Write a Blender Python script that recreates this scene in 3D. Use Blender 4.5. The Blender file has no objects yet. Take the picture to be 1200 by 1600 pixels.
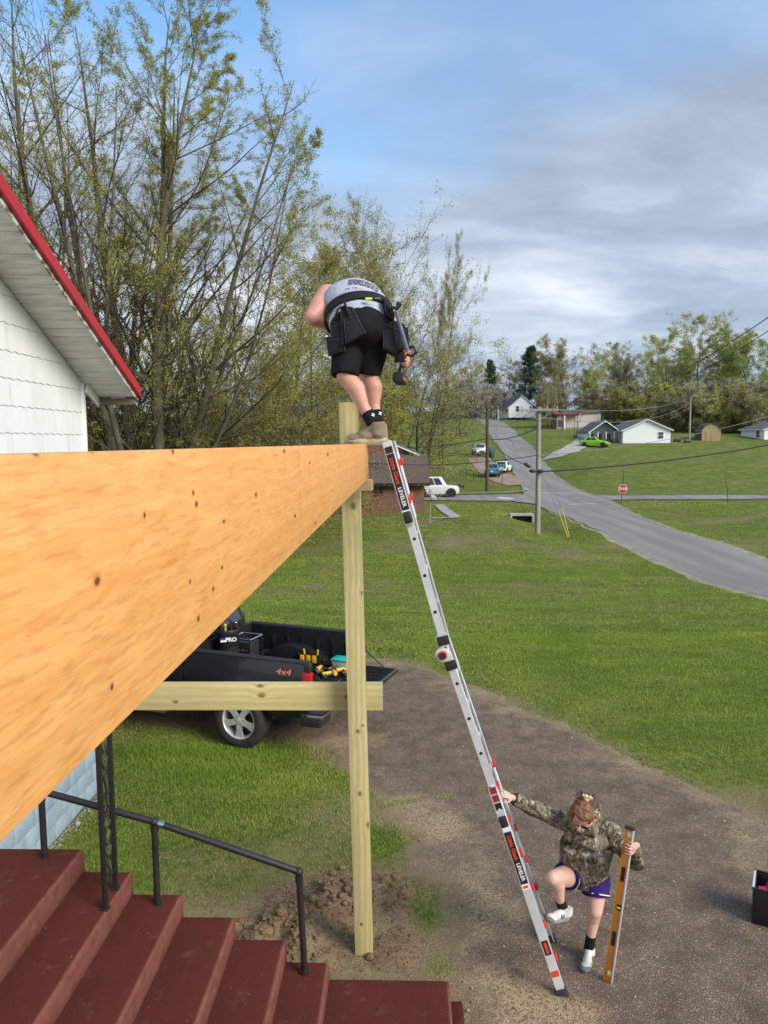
import bpy, bmesh, math, random
import numpy as np
from mathutils import Vector, Matrix, Euler, noise as mnoise

R = math.radians
PI = math.pi
scene = bpy.context.scene
COL = scene.collection

# ------------------------------------------------------------------ camera
CAM = Vector((0.0, 0.0, 4.3))
FPX = 1155.0                      # focal length in pixels of the 1200x1600 photograph
PITCH, YAW, ROLL = R(5.34), R(1.6), R(0.5)      # looking down, turned left, held a little crooked
cam_d = bpy.data.cameras.new('camera')
cam_d.sensor_fit = 'VERTICAL'
cam_d.sensor_height = 36.0
cam_d.lens = FPX / 1600.0 * 36.0
cam_d.clip_start = 0.02
cam_d.clip_end = 5000.0
cam_o = bpy.data.objects.new('camera', cam_d)
COL.objects.link(cam_o)
cam_o.location = CAM
scene.camera = cam_o
RIGHT = Vector((math.cos(YAW), math.sin(YAW), 0))
FWD = Vector((-math.sin(YAW) * math.cos(PITCH), math.cos(YAW) * math.cos(PITCH), -math.sin(PITCH)))
UPV = RIGHT.cross(FWD)
RIGHT, UPV = (RIGHT * math.cos(ROLL) - UPV * math.sin(ROLL)), (UPV * math.cos(ROLL) + RIGHT * math.sin(ROLL))
cam_o.rotation_euler = Matrix((RIGHT, UPV, -FWD)).transposed().to_euler()


def ray(px, py):
    return FWD + RIGHT * ((px - 600.0) / FPX) - UPV * ((py - 800.0) / FPX)


def at_y(px, py, Y):              # where the sight line meets a plane of constant Y
    d = ray(px, py)
    return CAM + d * (Y / d.y)


def at_x(px, py, X):
    d = ray(px, py)
    return CAM + d * (X / d.x)


def at_z(px, py, Z=0.0):
    d = ray(px, py)
    return CAM + d * ((Z - CAM.z) / d.z)


# ------------------------------------------------------------------ sky and sun
SUN_EL, SUN_AZ = R(33), R(128)     # azimuth from +Y towards +X: behind the camera, to the right
world = bpy.data.worlds.new('World')
scene.world = world
world.use_nodes = True
wn, wl = world.node_tree.nodes, world.node_tree.links
wn.clear()
w_out = wn.new('ShaderNodeOutputWorld')
w_bg = wn.new('ShaderNodeBackground')
w_bg.inputs['Strength'].default_value = 0.108
wl.new(w_bg.outputs[0], w_out.inputs[0])
w_sky = wn.new('ShaderNodeTexSky')
w_sky.sky_type = 'NISHITA'
w_sky.sun_disc = False
w_sky.sun_elevation = SUN_EL
w_sky.sun_rotation = SUN_AZ
w_sky.air_density = 1.3
w_sky.dust_density = 0.6
w_sky.ozone_density = 2.2


def wmath(op, a, b=None, clamp=False):
    n = wn.new('ShaderNodeMath'); n.operation = op; n.use_clamp = clamp
    for i, v in enumerate((a, b)):
        if v is None: continue
        if isinstance(v, (int, float)): n.inputs[i].default_value = v
        else: wl.new(v, n.inputs[i])
    return n.outputs[0]


def wramp(fac, stops):
    n = wn.new('ShaderNodeValToRGB')
    while len(n.color_ramp.elements) < len(stops): n.color_ramp.elements.new(0.5)
    for e, (p, c) in zip(n.color_ramp.elements, stops):
        e.position = p; e.color = (*c, 1) if len(c) == 3 else c
    wl.new(fac, n.inputs[0])
    return n.outputs[0]


w_tc = wn.new('ShaderNodeTexCoord')
w_sep = wn.new('ShaderNodeSeparateXYZ')
wl.new(w_tc.outputs['Generated'], w_sep.inputs[0])
COVER_LOC, SHADE_LOC = (11.428, 8.578, 0.0), (11.562, 4.122, 3.0)
w_zc = wmath('ADD', wmath('MAXIMUM', w_sep.outputs[2], 0.0), 0.22)
w_px = wmath('DIVIDE', w_sep.outputs[0], w_zc)      # a flat cloud deck seen from below
w_py = wmath('DIVIDE', w_sep.outputs[1], w_zc)
w_cmb = wn.new('ShaderNodeCombineXYZ')
wl.new(w_px, w_cmb.inputs[0]); wl.new(w_py, w_cmb.inputs[1])


def wnoise(scale, loc, detail=6, rough=0.55, sc=(1, 1, 1), rot=0.0, dist=0.0):
    mp = wn.new('ShaderNodeMapping')
    mp.inputs['Location'].default_value = loc
    mp.inputs['Rotation'].default_value = (0, 0, rot)
    mp.inputs['Scale'].default_value = sc
    wl.new(w_cmb.outputs[0], mp.inputs[0])
    n = wn.new('ShaderNodeTexNoise')
    n.inputs['Scale'].default_value = scale
    n.inputs['Detail'].default_value = detail
    n.inputs['Roughness'].default_value = rough
    n.inputs['Distortion'].default_value = dist
    wl.new(mp.outputs[0], n.inputs['Vector'])
    return n.outputs[0]


def wmix(fac, a, b):
    n = wn.new('ShaderNodeMix'); n.data_type = 'RGBA'
    wl.new(fac, n.inputs[0])
    for i, v in ((6, a), (7, b)):
        if isinstance(v, tuple): n.inputs[i].default_value = (*v, 1)
        else: wl.new(v, n.inputs[i])
    return n.outputs[2]


n_cover = wnoise(0.60, COVER_LOC, 5, 0.5, (0.9, 1.0, 1), R(20), 0.2)
n_shade = wnoise(0.85, SHADE_LOC, 5, 0.5, (0.8, 1.1, 1), R(-25), 0.3)
n_wisp = wnoise(2.0, (1.5, 8.0, 2), 6, 0.55, (0.7, 1.3, 1), R(-30), 0.4)
low = wmath('SUBTRACT', 0.66, w_sep.outputs[2])
cover = wramp(wmath('ADD', n_cover, wmath('MULTIPLY', low, 0.40)), [(0.40, (0, 0, 0)), (0.58, (1, 1, 1))])
shade = wmath('ADD', wmath('MULTIPLY', n_shade, 0.62), wmath('MULTIPLY', n_wisp, 0.38))
cloud = wramp(shade, [(0.40, (2.05, 2.55, 3.4)), (0.46, (2.65, 3.2, 4.05)), (0.525, (3.9, 4.4, 5.1)), (0.59, (5.7, 6.0, 6.4))])
w_blue = wn.new('ShaderNodeHueSaturation'); w_blue.inputs['Saturation'].default_value = 1.15; w_blue.inputs['Value'].default_value = 1.4
wl.new(w_sky.outputs[0], w_blue.inputs['Color'])
w_col = wmix(cover, w_blue.outputs[0], cloud)
wl.new(w_col, w_bg.inputs['Color'])

sun_d = bpy.data.lights.new('sun', 'SUN')
sun_d.energy = 2.5
sun_d.angle = R(30)
sun_d.color = (1.0, 0.93, 0.82)
sun_o = bpy.data.objects.new('sun', sun_d)
COL.objects.link(sun_o)
sun_dir = Vector((math.sin(SUN_AZ) * math.cos(SUN_EL), math.cos(SUN_AZ) * math.cos(SUN_EL), math.sin(SUN_EL)))
sun_o.rotation_euler = sun_dir.to_track_quat('Z', 'Y').to_euler()
sun_o.location = (20, -20, 30)

scene.view_settings.view_transform = 'Standard'
scene.view_settings.look = 'None'
scene.view_settings.exposure = 0.74
scene.view_settings.gamma = 1.0
scene.view_settings.use_curve_mapping = False
scene.cycles.max_bounces = 6
scene.cycles.transparent_max_bounces = 8

# ------------------------------------------------------------------ helpers: objects
MW = {}                            # world matrix of every root, so parts can be given in world space


def tag(o, label=None, cat=None, group=None, kind=None):
    if label: o['label'] = label
    if cat: o['category'] = cat
    if group: o['group'] = group
    if kind: o['kind'] = kind
    return o


def thing(name, label, cat, loc=(0, 0, 0), rotz=0.0, group=None):
    o = bpy.data.objects.new(name, None)
    o.empty_display_size = 0.2
    COL.objects.link(o)
    o.location = loc
    o.rotation_euler = (0, 0, rotz)
    MW[o.name] = Matrix.Translation(Vector(loc)) @ Matrix.Rotation(rotz, 4, 'Z')
    return tag(o, label, cat, group)


def link_mesh(me, name, mat, parent=None, local=False):
    o = bpy.data.objects.new(name, me)
    COL.objects.link(o)
    for m in (mat if isinstance(mat, (list, tuple)) else [mat]):
        me.materials.append(m)
    if parent is not None:
        o.parent = parent
        m = MW.get(parent.name)
        if m is not None:
            if not local: me.transform(m.inverted())
            MW[o.name] = m
    return o


def copy_tree(o, parent=None, names=None):
    c = o.copy()
    COL.objects.link(c)
    c.parent = parent
    for ch in list(o.children):
        copy_tree(ch, c)
    return c


def smooth(me, angle=40):
    me.polygons.foreach_set('use_smooth', [True] * len(me.polygons))
    if angle < 180:
        try: me.set_sharp_from_angle(angle=R(angle))
        except Exception: pass


class MB:
    """collects shapes, then links them as one mesh object"""
    def __init__(s): s.v = []; s.f = []; s.mi = []; s.cur = 0

    def add(s, vs, fs):
        n = len(s.v)
        s.v.extend([tuple(v) for v in vs])
        s.f.extend([tuple(i + n for i in f) for f in fs])
        s.mi.extend([s.cur] * len(fs))
        return s

    def box(s, lo, hi, M=None, bev=0.0):
        x0, y0, z0 = lo; x1, y1, z1 = hi
        if bev > 0:
            bm = bmesh.new()
            bmesh.ops.create_cube(bm, size=1.0)
            for v in bm.verts:
                v.co = Vector(((x0 + x1) / 2 + v.co.x * (x1 - x0), (y0 + y1) / 2 + v.co.y * (y1 - y0), (z0 + z1) / 2 + v.co.z * (z1 - z0)))
            bmesh.ops.bevel(bm, geom=list(bm.edges), offset=bev, segments=2, affect='EDGES', profile=0.5)
            vs = [v.co.copy() for v in bm.verts]
            bm.verts.index_update()
            fs = [[v.index for v in f.verts] for f in bm.faces]
            bm.free()
        else:
            vs = [(x0, y0, z0), (x1, y0, z0), (x1, y1, z0), (x0, y1, z0), (x0, y0, z1), (x1, y0, z1), (x1, y1, z1), (x0, y1, z1)]
            fs = [(0, 3, 2, 1), (4, 5, 6, 7), (0, 1, 5, 4), (1, 2, 6, 5), (2, 3, 7, 6), (3, 0, 4, 7)]
        if M is not None: vs = [M @ Vector(v) for v in vs]
        return s.add(vs, fs)

    def bar(s, a, b, w, h, up=(0, 0, 1), bev=0.0):
        """a box along a-b, w across, h along up"""
        a, b = Vector(a), Vector(b)
        d = b - a; L = d.length; d.normalize()
        u = Vector(up); x = d.cross(u).normalized(); u = x.cross(d).normalized()
        M = Matrix((( x.x, d.x, u.x, a.x), (x.y, d.y, u.y, a.y), (x.z, d.z, u.z, a.z), (0, 0, 0, 1)))
        return s.box((-w / 2, 0, -h / 2), (w / 2, L, h / 2), M, bev)

    def tube(s, pts, r, n=8, cap=True):
        pts = [Vector(p) for p in pts]
        rs = r if isinstance(r, (list, tuple)) else [r] * len(pts)
        vs, fs = [], []
        prev = None
        for i, p in enumerate(pts):
            d = (pts[min(i + 1, len(pts) - 1)] - pts[max(i - 1, 0)])
            d = d.normalized() if d.length > 1e-9 else Vector((0, 0, 1))
            if prev is None:
                a = Vector((0, 0, 1)) if abs(d.z) < 0.9 else Vector((1, 0, 0))
                x = d.cross(a).normalized()
            else:
                x = (prev - d * prev.dot(d)).normalized()
            prev = x
            y = d.cross(x)
            for k in range(n):
                t = 2 * PI * k / n
                vs.append(p + (x * math.cos(t) + y * math.sin(t)) * rs[i])
        for i in range(len(pts) - 1):
            for k in range(n):
                k2 = (k + 1) % n
                fs.append((i * n + k, i * n + k2, (i + 1) * n + k2, (i + 1) * n + k))
        if cap:
            fs.append(tuple(range(n - 1, -1, -1)))
            fs.append(tuple((len(pts) - 1) * n + k for k in range(n)))
        return s.add(vs, fs)

    def lathe(s, prof, n=24, M=None, cap=True):
        """profile (r, z) turned about z"""
        vs, fs = [], []
        for r, z in prof:
            for k in range(n):
                t = 2 * PI * k / n
                vs.append(Vector((r * math.cos(t), r * math.sin(t), z)))
        for i in range(len(prof) - 1):
            for k in range(n):
                k2 = (k + 1) % n
                fs.append((i * n + k, i * n + k2, (i + 1) * n + k2, (i + 1) * n + k))
        if cap:
            if prof[0][0] > 1e-6: fs.append(tuple(range(n - 1, -1, -1)))
            if prof[-1][0] > 1e-6: fs.append(tuple((len(prof) - 1) * n + k for k in range(n)))
        if M is not None: vs = [M @ v for v in vs]
        return s.add(vs, fs)

    def prism(s, poly, a, b, axis='x', M=None):
        """2D outline swept from a to b along an axis"""
        n = len(poly)
        def P(u, v, t):
            return {'x': (t, u, v), 'y': (u, t, v), 'z': (u, v, t)}[axis]
        vs = [P(u, v, a) for u, v in poly] + [P(u, v, b) for u, v in poly]
        fs = [tuple(range(n - 1, -1, -1)), tuple(range(n, 2 * n))]
        fs += [(i, (i + 1) % n, n + (i + 1) % n, n + i) for i in range(n)]
        if M is not None: vs = [M @ Vector(v) for v in vs]
        return s.add(vs, fs)

    def ball(s, c, r, n=10, m=7, M=None):
        rx, ry, rz = r if isinstance(r, (list, tuple)) else (r, r, r)
        prof = []
        vs, fs = [], []
        for j in range(m + 1):
            t = PI * j / m
            for k in range(n):
                p = 2 * PI * k / n
                v = Vector((rx * math.sin(t) * math.cos(p), ry * math.sin(t) * math.sin(p), -rz * math.cos(t)))
                if M is not None: v = M @ v
                vs.append(Vector(c) + v)
        for j in range(m):
            for k in range(n):
                k2 = (k + 1) % n
                fs.append((j * n + k, j * n + k2, (j + 1) * n + k2, (j + 1) * n + k))
        return s.add(vs, fs)

    def mesh(s, name, fix=True, bevel=0.0, merge=True, segs=2, angle=40, sm=True):
        me = bpy.data.meshes.new(name)
        me.from_pydata(s.v, [], s.f)
        if any(s.mi): me.polygons.foreach_set('material_index', s.mi)
        if fix or bevel:
            bm = bmesh.new(); bm.from_mesh(me)
            if merge: bmesh.ops.remove_doubles(bm, verts=bm.verts, dist=1e-5)
            bmesh.ops.recalc_face_normals(bm, faces=bm.faces)
            if bevel:
                es = [e for e in bm.edges if len(e.link_faces) == 2 and e.calc_face_angle(0) > R(30)]
                bmesh.ops.bevel(bm, geom=es, offset=bevel, segments=segs, affect='EDGES', profile=0.5, clamp_overlap=True)
            bm.to_mesh(me); bm.free()
        if sm: smooth(me, angle)
        me.update()
        return me

    def build(s, name, mat, parent=None, **k):
        local = k.pop('local', False)
        return link_mesh(s.mesh(name, **k), name, mat, parent, local)


def np_mesh(name, verts, faces):
    """fast mesh from numpy arrays; every face has the same number of corners"""
    me = bpy.data.meshes.new(name)
    nv, nf, k = len(verts), len(faces), faces.shape[1]
    me.vertices.add(nv)
    me.vertices.foreach_set('co', np.ascontiguousarray(verts, dtype=np.float32).ravel())
    me.loops.add(nf * k)
    me.loops.foreach_set('vertex_index', np.ascontiguousarray(faces, dtype=np.int32).ravel())
    me.polygons.add(nf)
    me.polygons.foreach_set('loop_start', np.arange(0, nf * k, k, dtype=np.int32))
    me.polygons.foreach_set('loop_total', np.full(nf, k, dtype=np.int32))
    me.update(calc_edges=True)
    return me


# ------------------------------------------------------------------ helpers: materials
class NT:
    def __init__(s, name):
        s.m = bpy.data.materials.new(name)
        s.m.use_nodes = True
        s.t = s.m.node_tree; s.n = s.t.nodes; s.l = s.t.links
        s.b = s.n['Principled BSDF']
        s.out = s.n['Material Output']
        s.tc = None

    def new(s, kind, **props):
        n = s.n.new('ShaderNode' + kind)
        for k, v in props.items(): setattr(n, k, v)
        return n

    def put(s, sock, v):
        if v is None: return
        if hasattr(v, 'default_value') or hasattr(v, 'is_output'): s.l.new(v, sock)
        elif isinstance(v, (tuple, list)):
            if len(v) == 3 and len(sock.default_value) == 4: v = (*v, 1)
            sock.default_value = v
        else: sock.default_value = v

    def coord(s, kind='Object', scale=(1, 1, 1), rot=(0, 0, 0), loc=(0, 0, 0), src=None):
        if s.tc is None: s.tc = s.new('TexCoord')
        if src is None and kind == 'World':
            src = s.new('NewGeometry').outputs['Position']
        mp = s.new('Mapping')
        s.l.new(src if src is not None else s.tc.outputs[kind], mp.inputs[0])
        mp.inputs['Scale'].default_value = scale
        mp.inputs['Rotation'].default_value = rot
        mp.inputs['Location'].default_value = loc
        return mp.outputs[0]

    def noise(s, vec, scale=5, detail=4, rough=0.5, dist=0.0, col=False):
        n = s.new('TexNoise')
        s.put(n.inputs['Vector'], vec)
        n.inputs['Scale'].default_value = scale; n.inputs['Detail'].default_value = detail
        n.inputs['Roughness'].default_value = rough; n.inputs['Distortion'].default_value = dist
        return n.outputs[1 if col else 0]

    def voro(s, vec, scale=5, feature='F1', out='Distance', rand=1.0):
        n = s.new('TexVoronoi', feature=feature)
        s.put(n.inputs['Vector'], vec)
        n.inputs['Scale'].default_value = scale
        n.inputs['Randomness'].default_value = rand
        return n.outputs[out]

    def math(s, op, a, b=None, c=None, clamp=False):
        n = s.new('Math', operation=op, use_clamp=clamp)
        for i, v in enumerate((a, b, c)): s.put(n.inputs[i], v)
        return n.outputs[0]

    def vmath(s, op, a, b=None):
        n = s.new('VectorMath', operation=op)
        s.put(n.inputs[0], a); s.put(n.inputs[1], b)
        return n.outputs['Value' if op in ('LENGTH', 'DOT_PRODUCT', 'DISTANCE') else 'Vector']

    def ramp(s, fac, stops, interp='LINEAR'):
        n = s.new('ValToRGB')
        n.color_ramp.interpolation = interp
        while len(n.color_ramp.elements) < len(stops): n.color_ramp.elements.new(0.5)
        for e, (p, c) in zip(n.color_ramp.elements, stops):
            e.position = p
            e.color = (c, c, c, 1) if isinstance(c, (int, float)) else (*c, 1)
        s.put(n.inputs[0], fac)
        return n.outputs[0]

    def mix(s, fac, a, b, mode='MIX'):
        n = s.new('Mix', data_type='RGBA', blend_type=mode)
        s.put(n.inputs[0], fac); s.put(n.inputs[6], a); s.put(n.inputs[7], b)
        return n.outputs[2]

    def sep(s, vec):
        n = s.new('SeparateXYZ'); s.put(n.inputs[0], vec)
        return n.outputs

    def bump(s, height, strength=0.5, dist=0.01, normal=None):
        n = s.new('Bump')
        n.inputs['Strength'].default_value = strength
        n.inputs['Distance'].default_value = dist
        s.put(n.inputs['Height'], height)
        if normal is not None: s.put(n.inputs['Normal'], normal)
        s.l.new(n.outputs[0], s.b.inputs['Normal'])
        return n.outputs[0]

    def set(s, **k):
        names = dict(col='Base Color', rough='Roughness', metal='Metallic', spec='Specular IOR Level', trans='Transmission Weight',
                     coat='Coat Weight', sheen='Sheen Weight', alpha='Alpha', ior='IOR', sss='Subsurface Weight')
        for a, v in k.items(): s.put(s.b.inputs[names[a]], v)
        return s


def mat(name, c, c2=None, scale=6.0, rough=0.7, metal=0.0, bump=0.0, bscale=40.0, bdist=0.01, stretch=(1, 1, 1), spec=0.5, coat=0.0, detail=5, lo=0.35, hi=0.65, coords='Object', rvar=0.08):
    """a surface whose colour drifts between two tones, with fine relief"""
    t = NT(name)
    v = t.coord(coords, stretch)
    if c2 is None: c2 = tuple(min(1, x * 0.82) for x in c)
    f = t.noise(v, scale, detail, 0.6)
    t.set(col=t.ramp(f, [(lo, c), (hi, c2)]), metal=metal, spec=spec)
    f2 = t.noise(v, scale * 3.1, 3, 0.6)
    t.set(rough=t.math('MULTIPLY_ADD', f2, rvar * 2, max(0.02, rough - rvar), clamp=True))
    if coat: t.set(coat=coat)
    if bump: t.bump(t.noise(v, bscale, 4, 0.6), bump, bdist)
    return t.m


def glass_dark(name, c=(0.02, 0.025, 0.03), rough=0.08):
    t = NT(name)
    f = t.noise(t.coord('Object'), 1.3, 2)
    t.set(col=t.ramp(f, [(0.3, c), (0.7, tuple(x * 1.8 for x in c))]), rough=rough, spec=0.8)
    return t.m


M_BLACK = mat('black_metal', (0.009, 0.009, 0.010), (0.018, 0.0175, 0.017), 9, 0.55, 0.0, 0.15, 60, 0.004)
M_BLACKPLASTIC = mat('black_plastic', (0.014, 0.014, 0.015), (0.024, 0.024, 0.025), 14, 0.5, 0, 0.1, 120, 0.003)
M_RUBBER = mat('rubber', (0.018, 0.018, 0.018), (0.035, 0.033, 0.03), 9, 0.85, 0, 0.3, 60, 0.006)
M_CHROME = mat('bright_metal', (0.62, 0.63, 0.64), (0.5, 0.5, 0.5), 8, 0.22, 1.0)
M_ALU = mat('aluminium', (0.74, 0.75, 0.77), (0.62, 0.63, 0.65), 5, 0.42, 0.40, 0.1, 90, 0.002, (1, 1, 1))
M_WHITE = mat('white_paint', (0.78, 0.79, 0.79), (0.7, 0.71, 0.71), 2.5, 0.55)
M_RED = mat('red_plastic', (0.62, 0.035, 0.015), (0.5, 0.03, 0.012), 9, 0.45)
M_GLASS = glass_dark('dark_glass')
# ------------------------------------------------------------------ terrain
rng = np.random.default_rng(7)


def sstep(a, b, x):
    t = np.clip((x - a) / (b - a), 0, 1)
    return t * t * (3 - 2 * t)


_PY = np.array([-2000, 74, 85, 100, 110, 120, 135, 160, 220, 400, 900, 4000], float)
_PZ = np.array([0, 0, 0.55, 1.8, 3.2, 4.5, 6.2, 8.9, 13.0, 22, 34, 40], float)


def hz(X, Y):
    """height of the land"""
    X = np.asarray(X, float); Y = np.asarray(Y, float)
    z = -0.95 * sstep(12.5, 31, Y)
    k = np.zeros_like(Y)
    for o in (-6, -3, 0, 3, 6): k = k + np.interp(Y + o, _PY, _PZ) / 5
    z = z + k
    away = sstep(14, 24, Y)
    z = z + away * (0.07 * np.sin(X * 0.35 + 1.0) * np.sin(Y * 0.23) + 0.05 * np.sin(X * 0.11 + Y * 0.17))
    # bank of the lawn on the far right side of the road
    bank = sstep(18.6, 22.5, X) * sstep(76, 92, Y) * (1 - sstep(112, 150, Y))
    z = z + 1.0 * bank
    # ditch along the near side of the road, in front of the culvert
    z = z - 0.55 * np.exp(-((X - 8.9 - 0.02 * (Y - 50)) / 1.3) ** 2) * sstep(36, 47, Y) * (1 - sstep(58, 63, Y))
    # lawn rises a little to the right of the near road
    z = z + 0.5 * sstep(18, 26, X) * sstep(25, 40, Y) * (1 - sstep(55, 64, Y))
    return z


def hz1(x, y): return float(hz(np.array([x]), np.array([y]))[0])


DRIVE = [tuple(at_z(*p).xy) for p in [(1700, 1560), (1450, 1420), (1300, 1340), (1200, 1290), (1130, 1252), (1060, 1217), (980, 1182), (900, 1148), (830, 1112), (760, 1078),
         (700, 1056), (640, 1038), (590, 1030), (540, 1027)]]
DRIVE += [(-3.0, 14.2), (-6.0, 14.6), (-11, 14.6), (-11, 12.4), (-6, 11.6), (-3.2, 11.0)]
DRIVE += [tuple(at_z(*p).xy) for p in [(470, 1152), (500, 1172), (530, 1195), (560, 1218), (585, 1242), (612, 1272), (640, 1312), (662, 1352), (698, 1400), (710, 1440), (716, 1500), (724, 1560), (735, 1640)]]
DRIVE += [(0.45, 3.0), (0.6, -3.0), (9.0, -3.0)]
DRIVE = np.array(DRIVE)


def sdist(P, poly):
    """signed distance to a polygon, negative inside"""
    a = poly; b = np.roll(poly, -1, axis=0)
    d = np.full(len(P), 1e9); inside = np.zeros(len(P), bool)
    for (ax, ay), (bx, by) in zip(a, b):
        ex, ey = bx - ax, by - ay
        t = np.clip(((P[:, 0] - ax) * ex + (P[:, 1] - ay) * ey) / (ex * ex + ey * ey + 1e-12), 0, 1)
        d = np.minimum(d, np.hypot(P[:, 0] - ax - t * ex, P[:, 1] - ay - t * ey))
        c = ((ay > P[:, 1]) != (by > P[:, 1]))
        with np.errstate(divide='ignore', invalid='ignore'):
            xi = ax + (P[:, 1] - ay) * ex / (ey if abs(ey) > 1e-12 else 1e-12)
        inside ^= c & (P[:, 0] < xi)
    return np.where(inside, -d, d)


_perm = rng.permutation(4096)
_gv = rng.uniform(-1, 1, 4096)


def vnoise(x, y, seed=0):
    """smooth value noise, about -1..1"""
    xi = np.floor(x).astype(int); yi = np.floor(y).astype(int)
    fx = x - xi; fy = y - yi
    fx = fx * fx * (3 - 2 * fx); fy = fy * fy * (3 - 2 * fy)
    def g(i, j): return _gv[_perm[(_perm[(i + seed * 57) % 4096] + j) % 4096]]
    return (g(xi, yi) * (1 - fx) + g(xi + 1, yi) * fx) * (1 - fy) + (g(xi, yi + 1) * (1 - fx) + g(xi + 1, yi + 1) * fx) * fy


def fnoise(x, y, seed=0, octs=4):
    s = 0; a = 0.55; f = 1.0
    for o in range(octs):
        s = s + a * vnoise(x * f, y * f, seed + o); a *= 0.55; f *= 2.1
    return s


POST_BASE = (-0.365, 5.98)


def edge_d(X, Y):
    P = np.stack([X, Y], 1)
    return sdist(P, DRIVE)


def dryness(X, Y, e=None):
    """0 = green turf, 1 = straw and bare soil"""
    if e is None: e = edge_d(X, Y)
    near = np.exp(-np.clip(e, 0, 9) / 0.30)
    d = 0.20 + 0.34 * fnoise(X * 0.9, Y * 0.9, 3) + 0.25 * fnoise(X * 0.28, Y * 0.5, 9)
    d = d + 0.6 * near * (Y < 20)
    m = np.hypot((X + 0.62) / 1.25, (Y - 6.1) / 0.95)
    d = d + 0.75 * np.exp(-(m ** 2) * 1.1)
    d = d + 0.22 * ((X < 0.4) & (Y < 9.6)) * sstep(0, 0.6, e)
    d = d - 0.16 * ((X > 0.5) & (Y > 9)) * (1 - sstep(20, 40, Y))
    d = d - 0.5 * np.exp(-(((X + 2.6) / 1.6) ** 2 + ((Y - 9.4) / 0.8) ** 2))
    d = d + 0.18 * sstep(0.2, 0.6, np.sin(Y * 0.55 + 0.4 * np.sin(X * 0.2))) * (Y > 16) * (Y < 60)
    for gx_, gy_, gr_ in ((0.10, 6.70, 0.26), (0.22, 6.30, 0.22), (0.30, 5.75, 0.16), (-0.25, 7.6, 0.30), (-2.3, 8.7, 0.6), (-3.2, 7.6, 0.5)):
        d = d - 0.75 * np.exp(-((X - gx_) ** 2 + (Y - gy_) ** 2) / gr_ ** 2)
    for gx_, gy_, gr_ in ((8.3, 22.3, 0.7), (7.6, 20.5, 0.5), (9.4, 17.5, 0.45), (9.0, 33, 1.2), (3.0, 40, 2.0), (9.8, 28, 0.8)):
        d = d + 0.33 * np.exp(-(((X - gx_) / 1.6) ** 2 + (Y - gy_) ** 2) / gr_ ** 2)
    return np.clip(d, 0, 1)


def graded(lo, hi, fine_lo, fine_hi, step, grow, cap):
    out = list(np.arange(fine_lo, fine_hi + 1e-6, step))
    s = step; x = fine_hi
    while x < hi:
        s = min(s * grow, cap * max(1, abs(x) / 120)); x += s; out.append(x)
    s = step; x = fine_lo
    left = []
    while x > lo:
        s = min(s * grow, cap * max(1, abs(x) / 120)); x -= s; left.append(x)
    return np.array(left[::-1] + out)


gx = graded(-1600, 1700, -5, 6, 0.20, 1.14, 2.2)
gy = graded(-60, 3200, 4.5, 16, 0.20, 1.13, 1.8)
GX, GY = np.meshgrid(gx, gy)
X, Y = GX.ravel(), GY.ravel()
Z = hz(X, Y)
E = edge_d(X, Y)
nearm = (Y < 18)
Z = Z + np.where(nearm & (E > 0), 0.012 * fnoise(X * 3, Y * 3, 5), 0) - np.where(nearm & (E < 0.0), 0.03, 0) * sstep(0, 0.25, -E)
nx, ny = len(gx), len(gy)
ii = (np.arange(ny - 1)[:, None] * nx + np.arange(nx - 1)[None, :]).ravel()
me = np_mesh('ground', np.stack([X, Y, Z], 1), np.stack([ii, ii + 1, ii + nx + 1, ii + nx], 1))
a = me.attributes.new('dry', 'FLOAT', 'POINT')
a.data.foreach_set('value', dryness(X, Y, E).astype(np.float32))
smooth(me, 180)

t = NT('lawn_ground')
wv = t.coord('World')
at_ = t.new('Attribute', attribute_name='dry').outputs['Fac']
n1 = t.noise(wv, 0.35, 5, 0.6)
n2 = t.noise(t.coord('World', (0.35, 1.6, 1)), 0.8, 5, 0.65)
n3 = t.noise(wv, 9, 5, 0.7)
n4 = t.noise(wv, 60, 3, 0.7)
green = t.mix(n1, (0.10, 0.150, 0.022), (0.20, 0.235, 0.042))
green = t.mix(t.ramp(n2, [(0.40, 0.0), (0.66, 0.8)]), green, (0.26, 0.27, 0.06))
green = t.mix(t.ramp(n3, [(0.35, 0.75), (0.6, 0.0)]), green, (0.035, 0.065, 0.008))
straw = t.mix(n3, (0.38, 0.30, 0.16), (0.21, 0.155, 0.09))
straw = t.mix(t.ramp(n4, [(0.3, 0.8), (0.55, 0.0)]), straw, (0.085, 0.06, 0.035))
n5 = t.noise(wv, 1.1, 5, 0.7)
green = t.mix(t.ramp(n5, [(0.38, 0.6), (0.56, 0.0)]), green, (0.06, 0.095, 0.012))
green = t.mix(t.ramp(n5, [(0.56, 0.0), (0.72, 0.6)]), green, (0.24, 0.25, 0.06))
f = t.math('ADD', at_, t.math('MULTIPLY_ADD', n3, 0.9, -0.45))
t.set(col=t.mix(t.ramp(f, [(0.28, 0.0), (0.72, 1.0)]), green, straw), rough=0.95, spec=0.15)
t.bump(t.math('ADD', n4, t.math('MULTIPLY', n3, 1.5)), 0.9, 0.03)
link_mesh(me, 'ground', t.m)
tag(bpy.data.objects['ground'], 'uneven green lawn rolling down from the porch and up the far hill', 'lawn', kind='structure')

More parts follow.
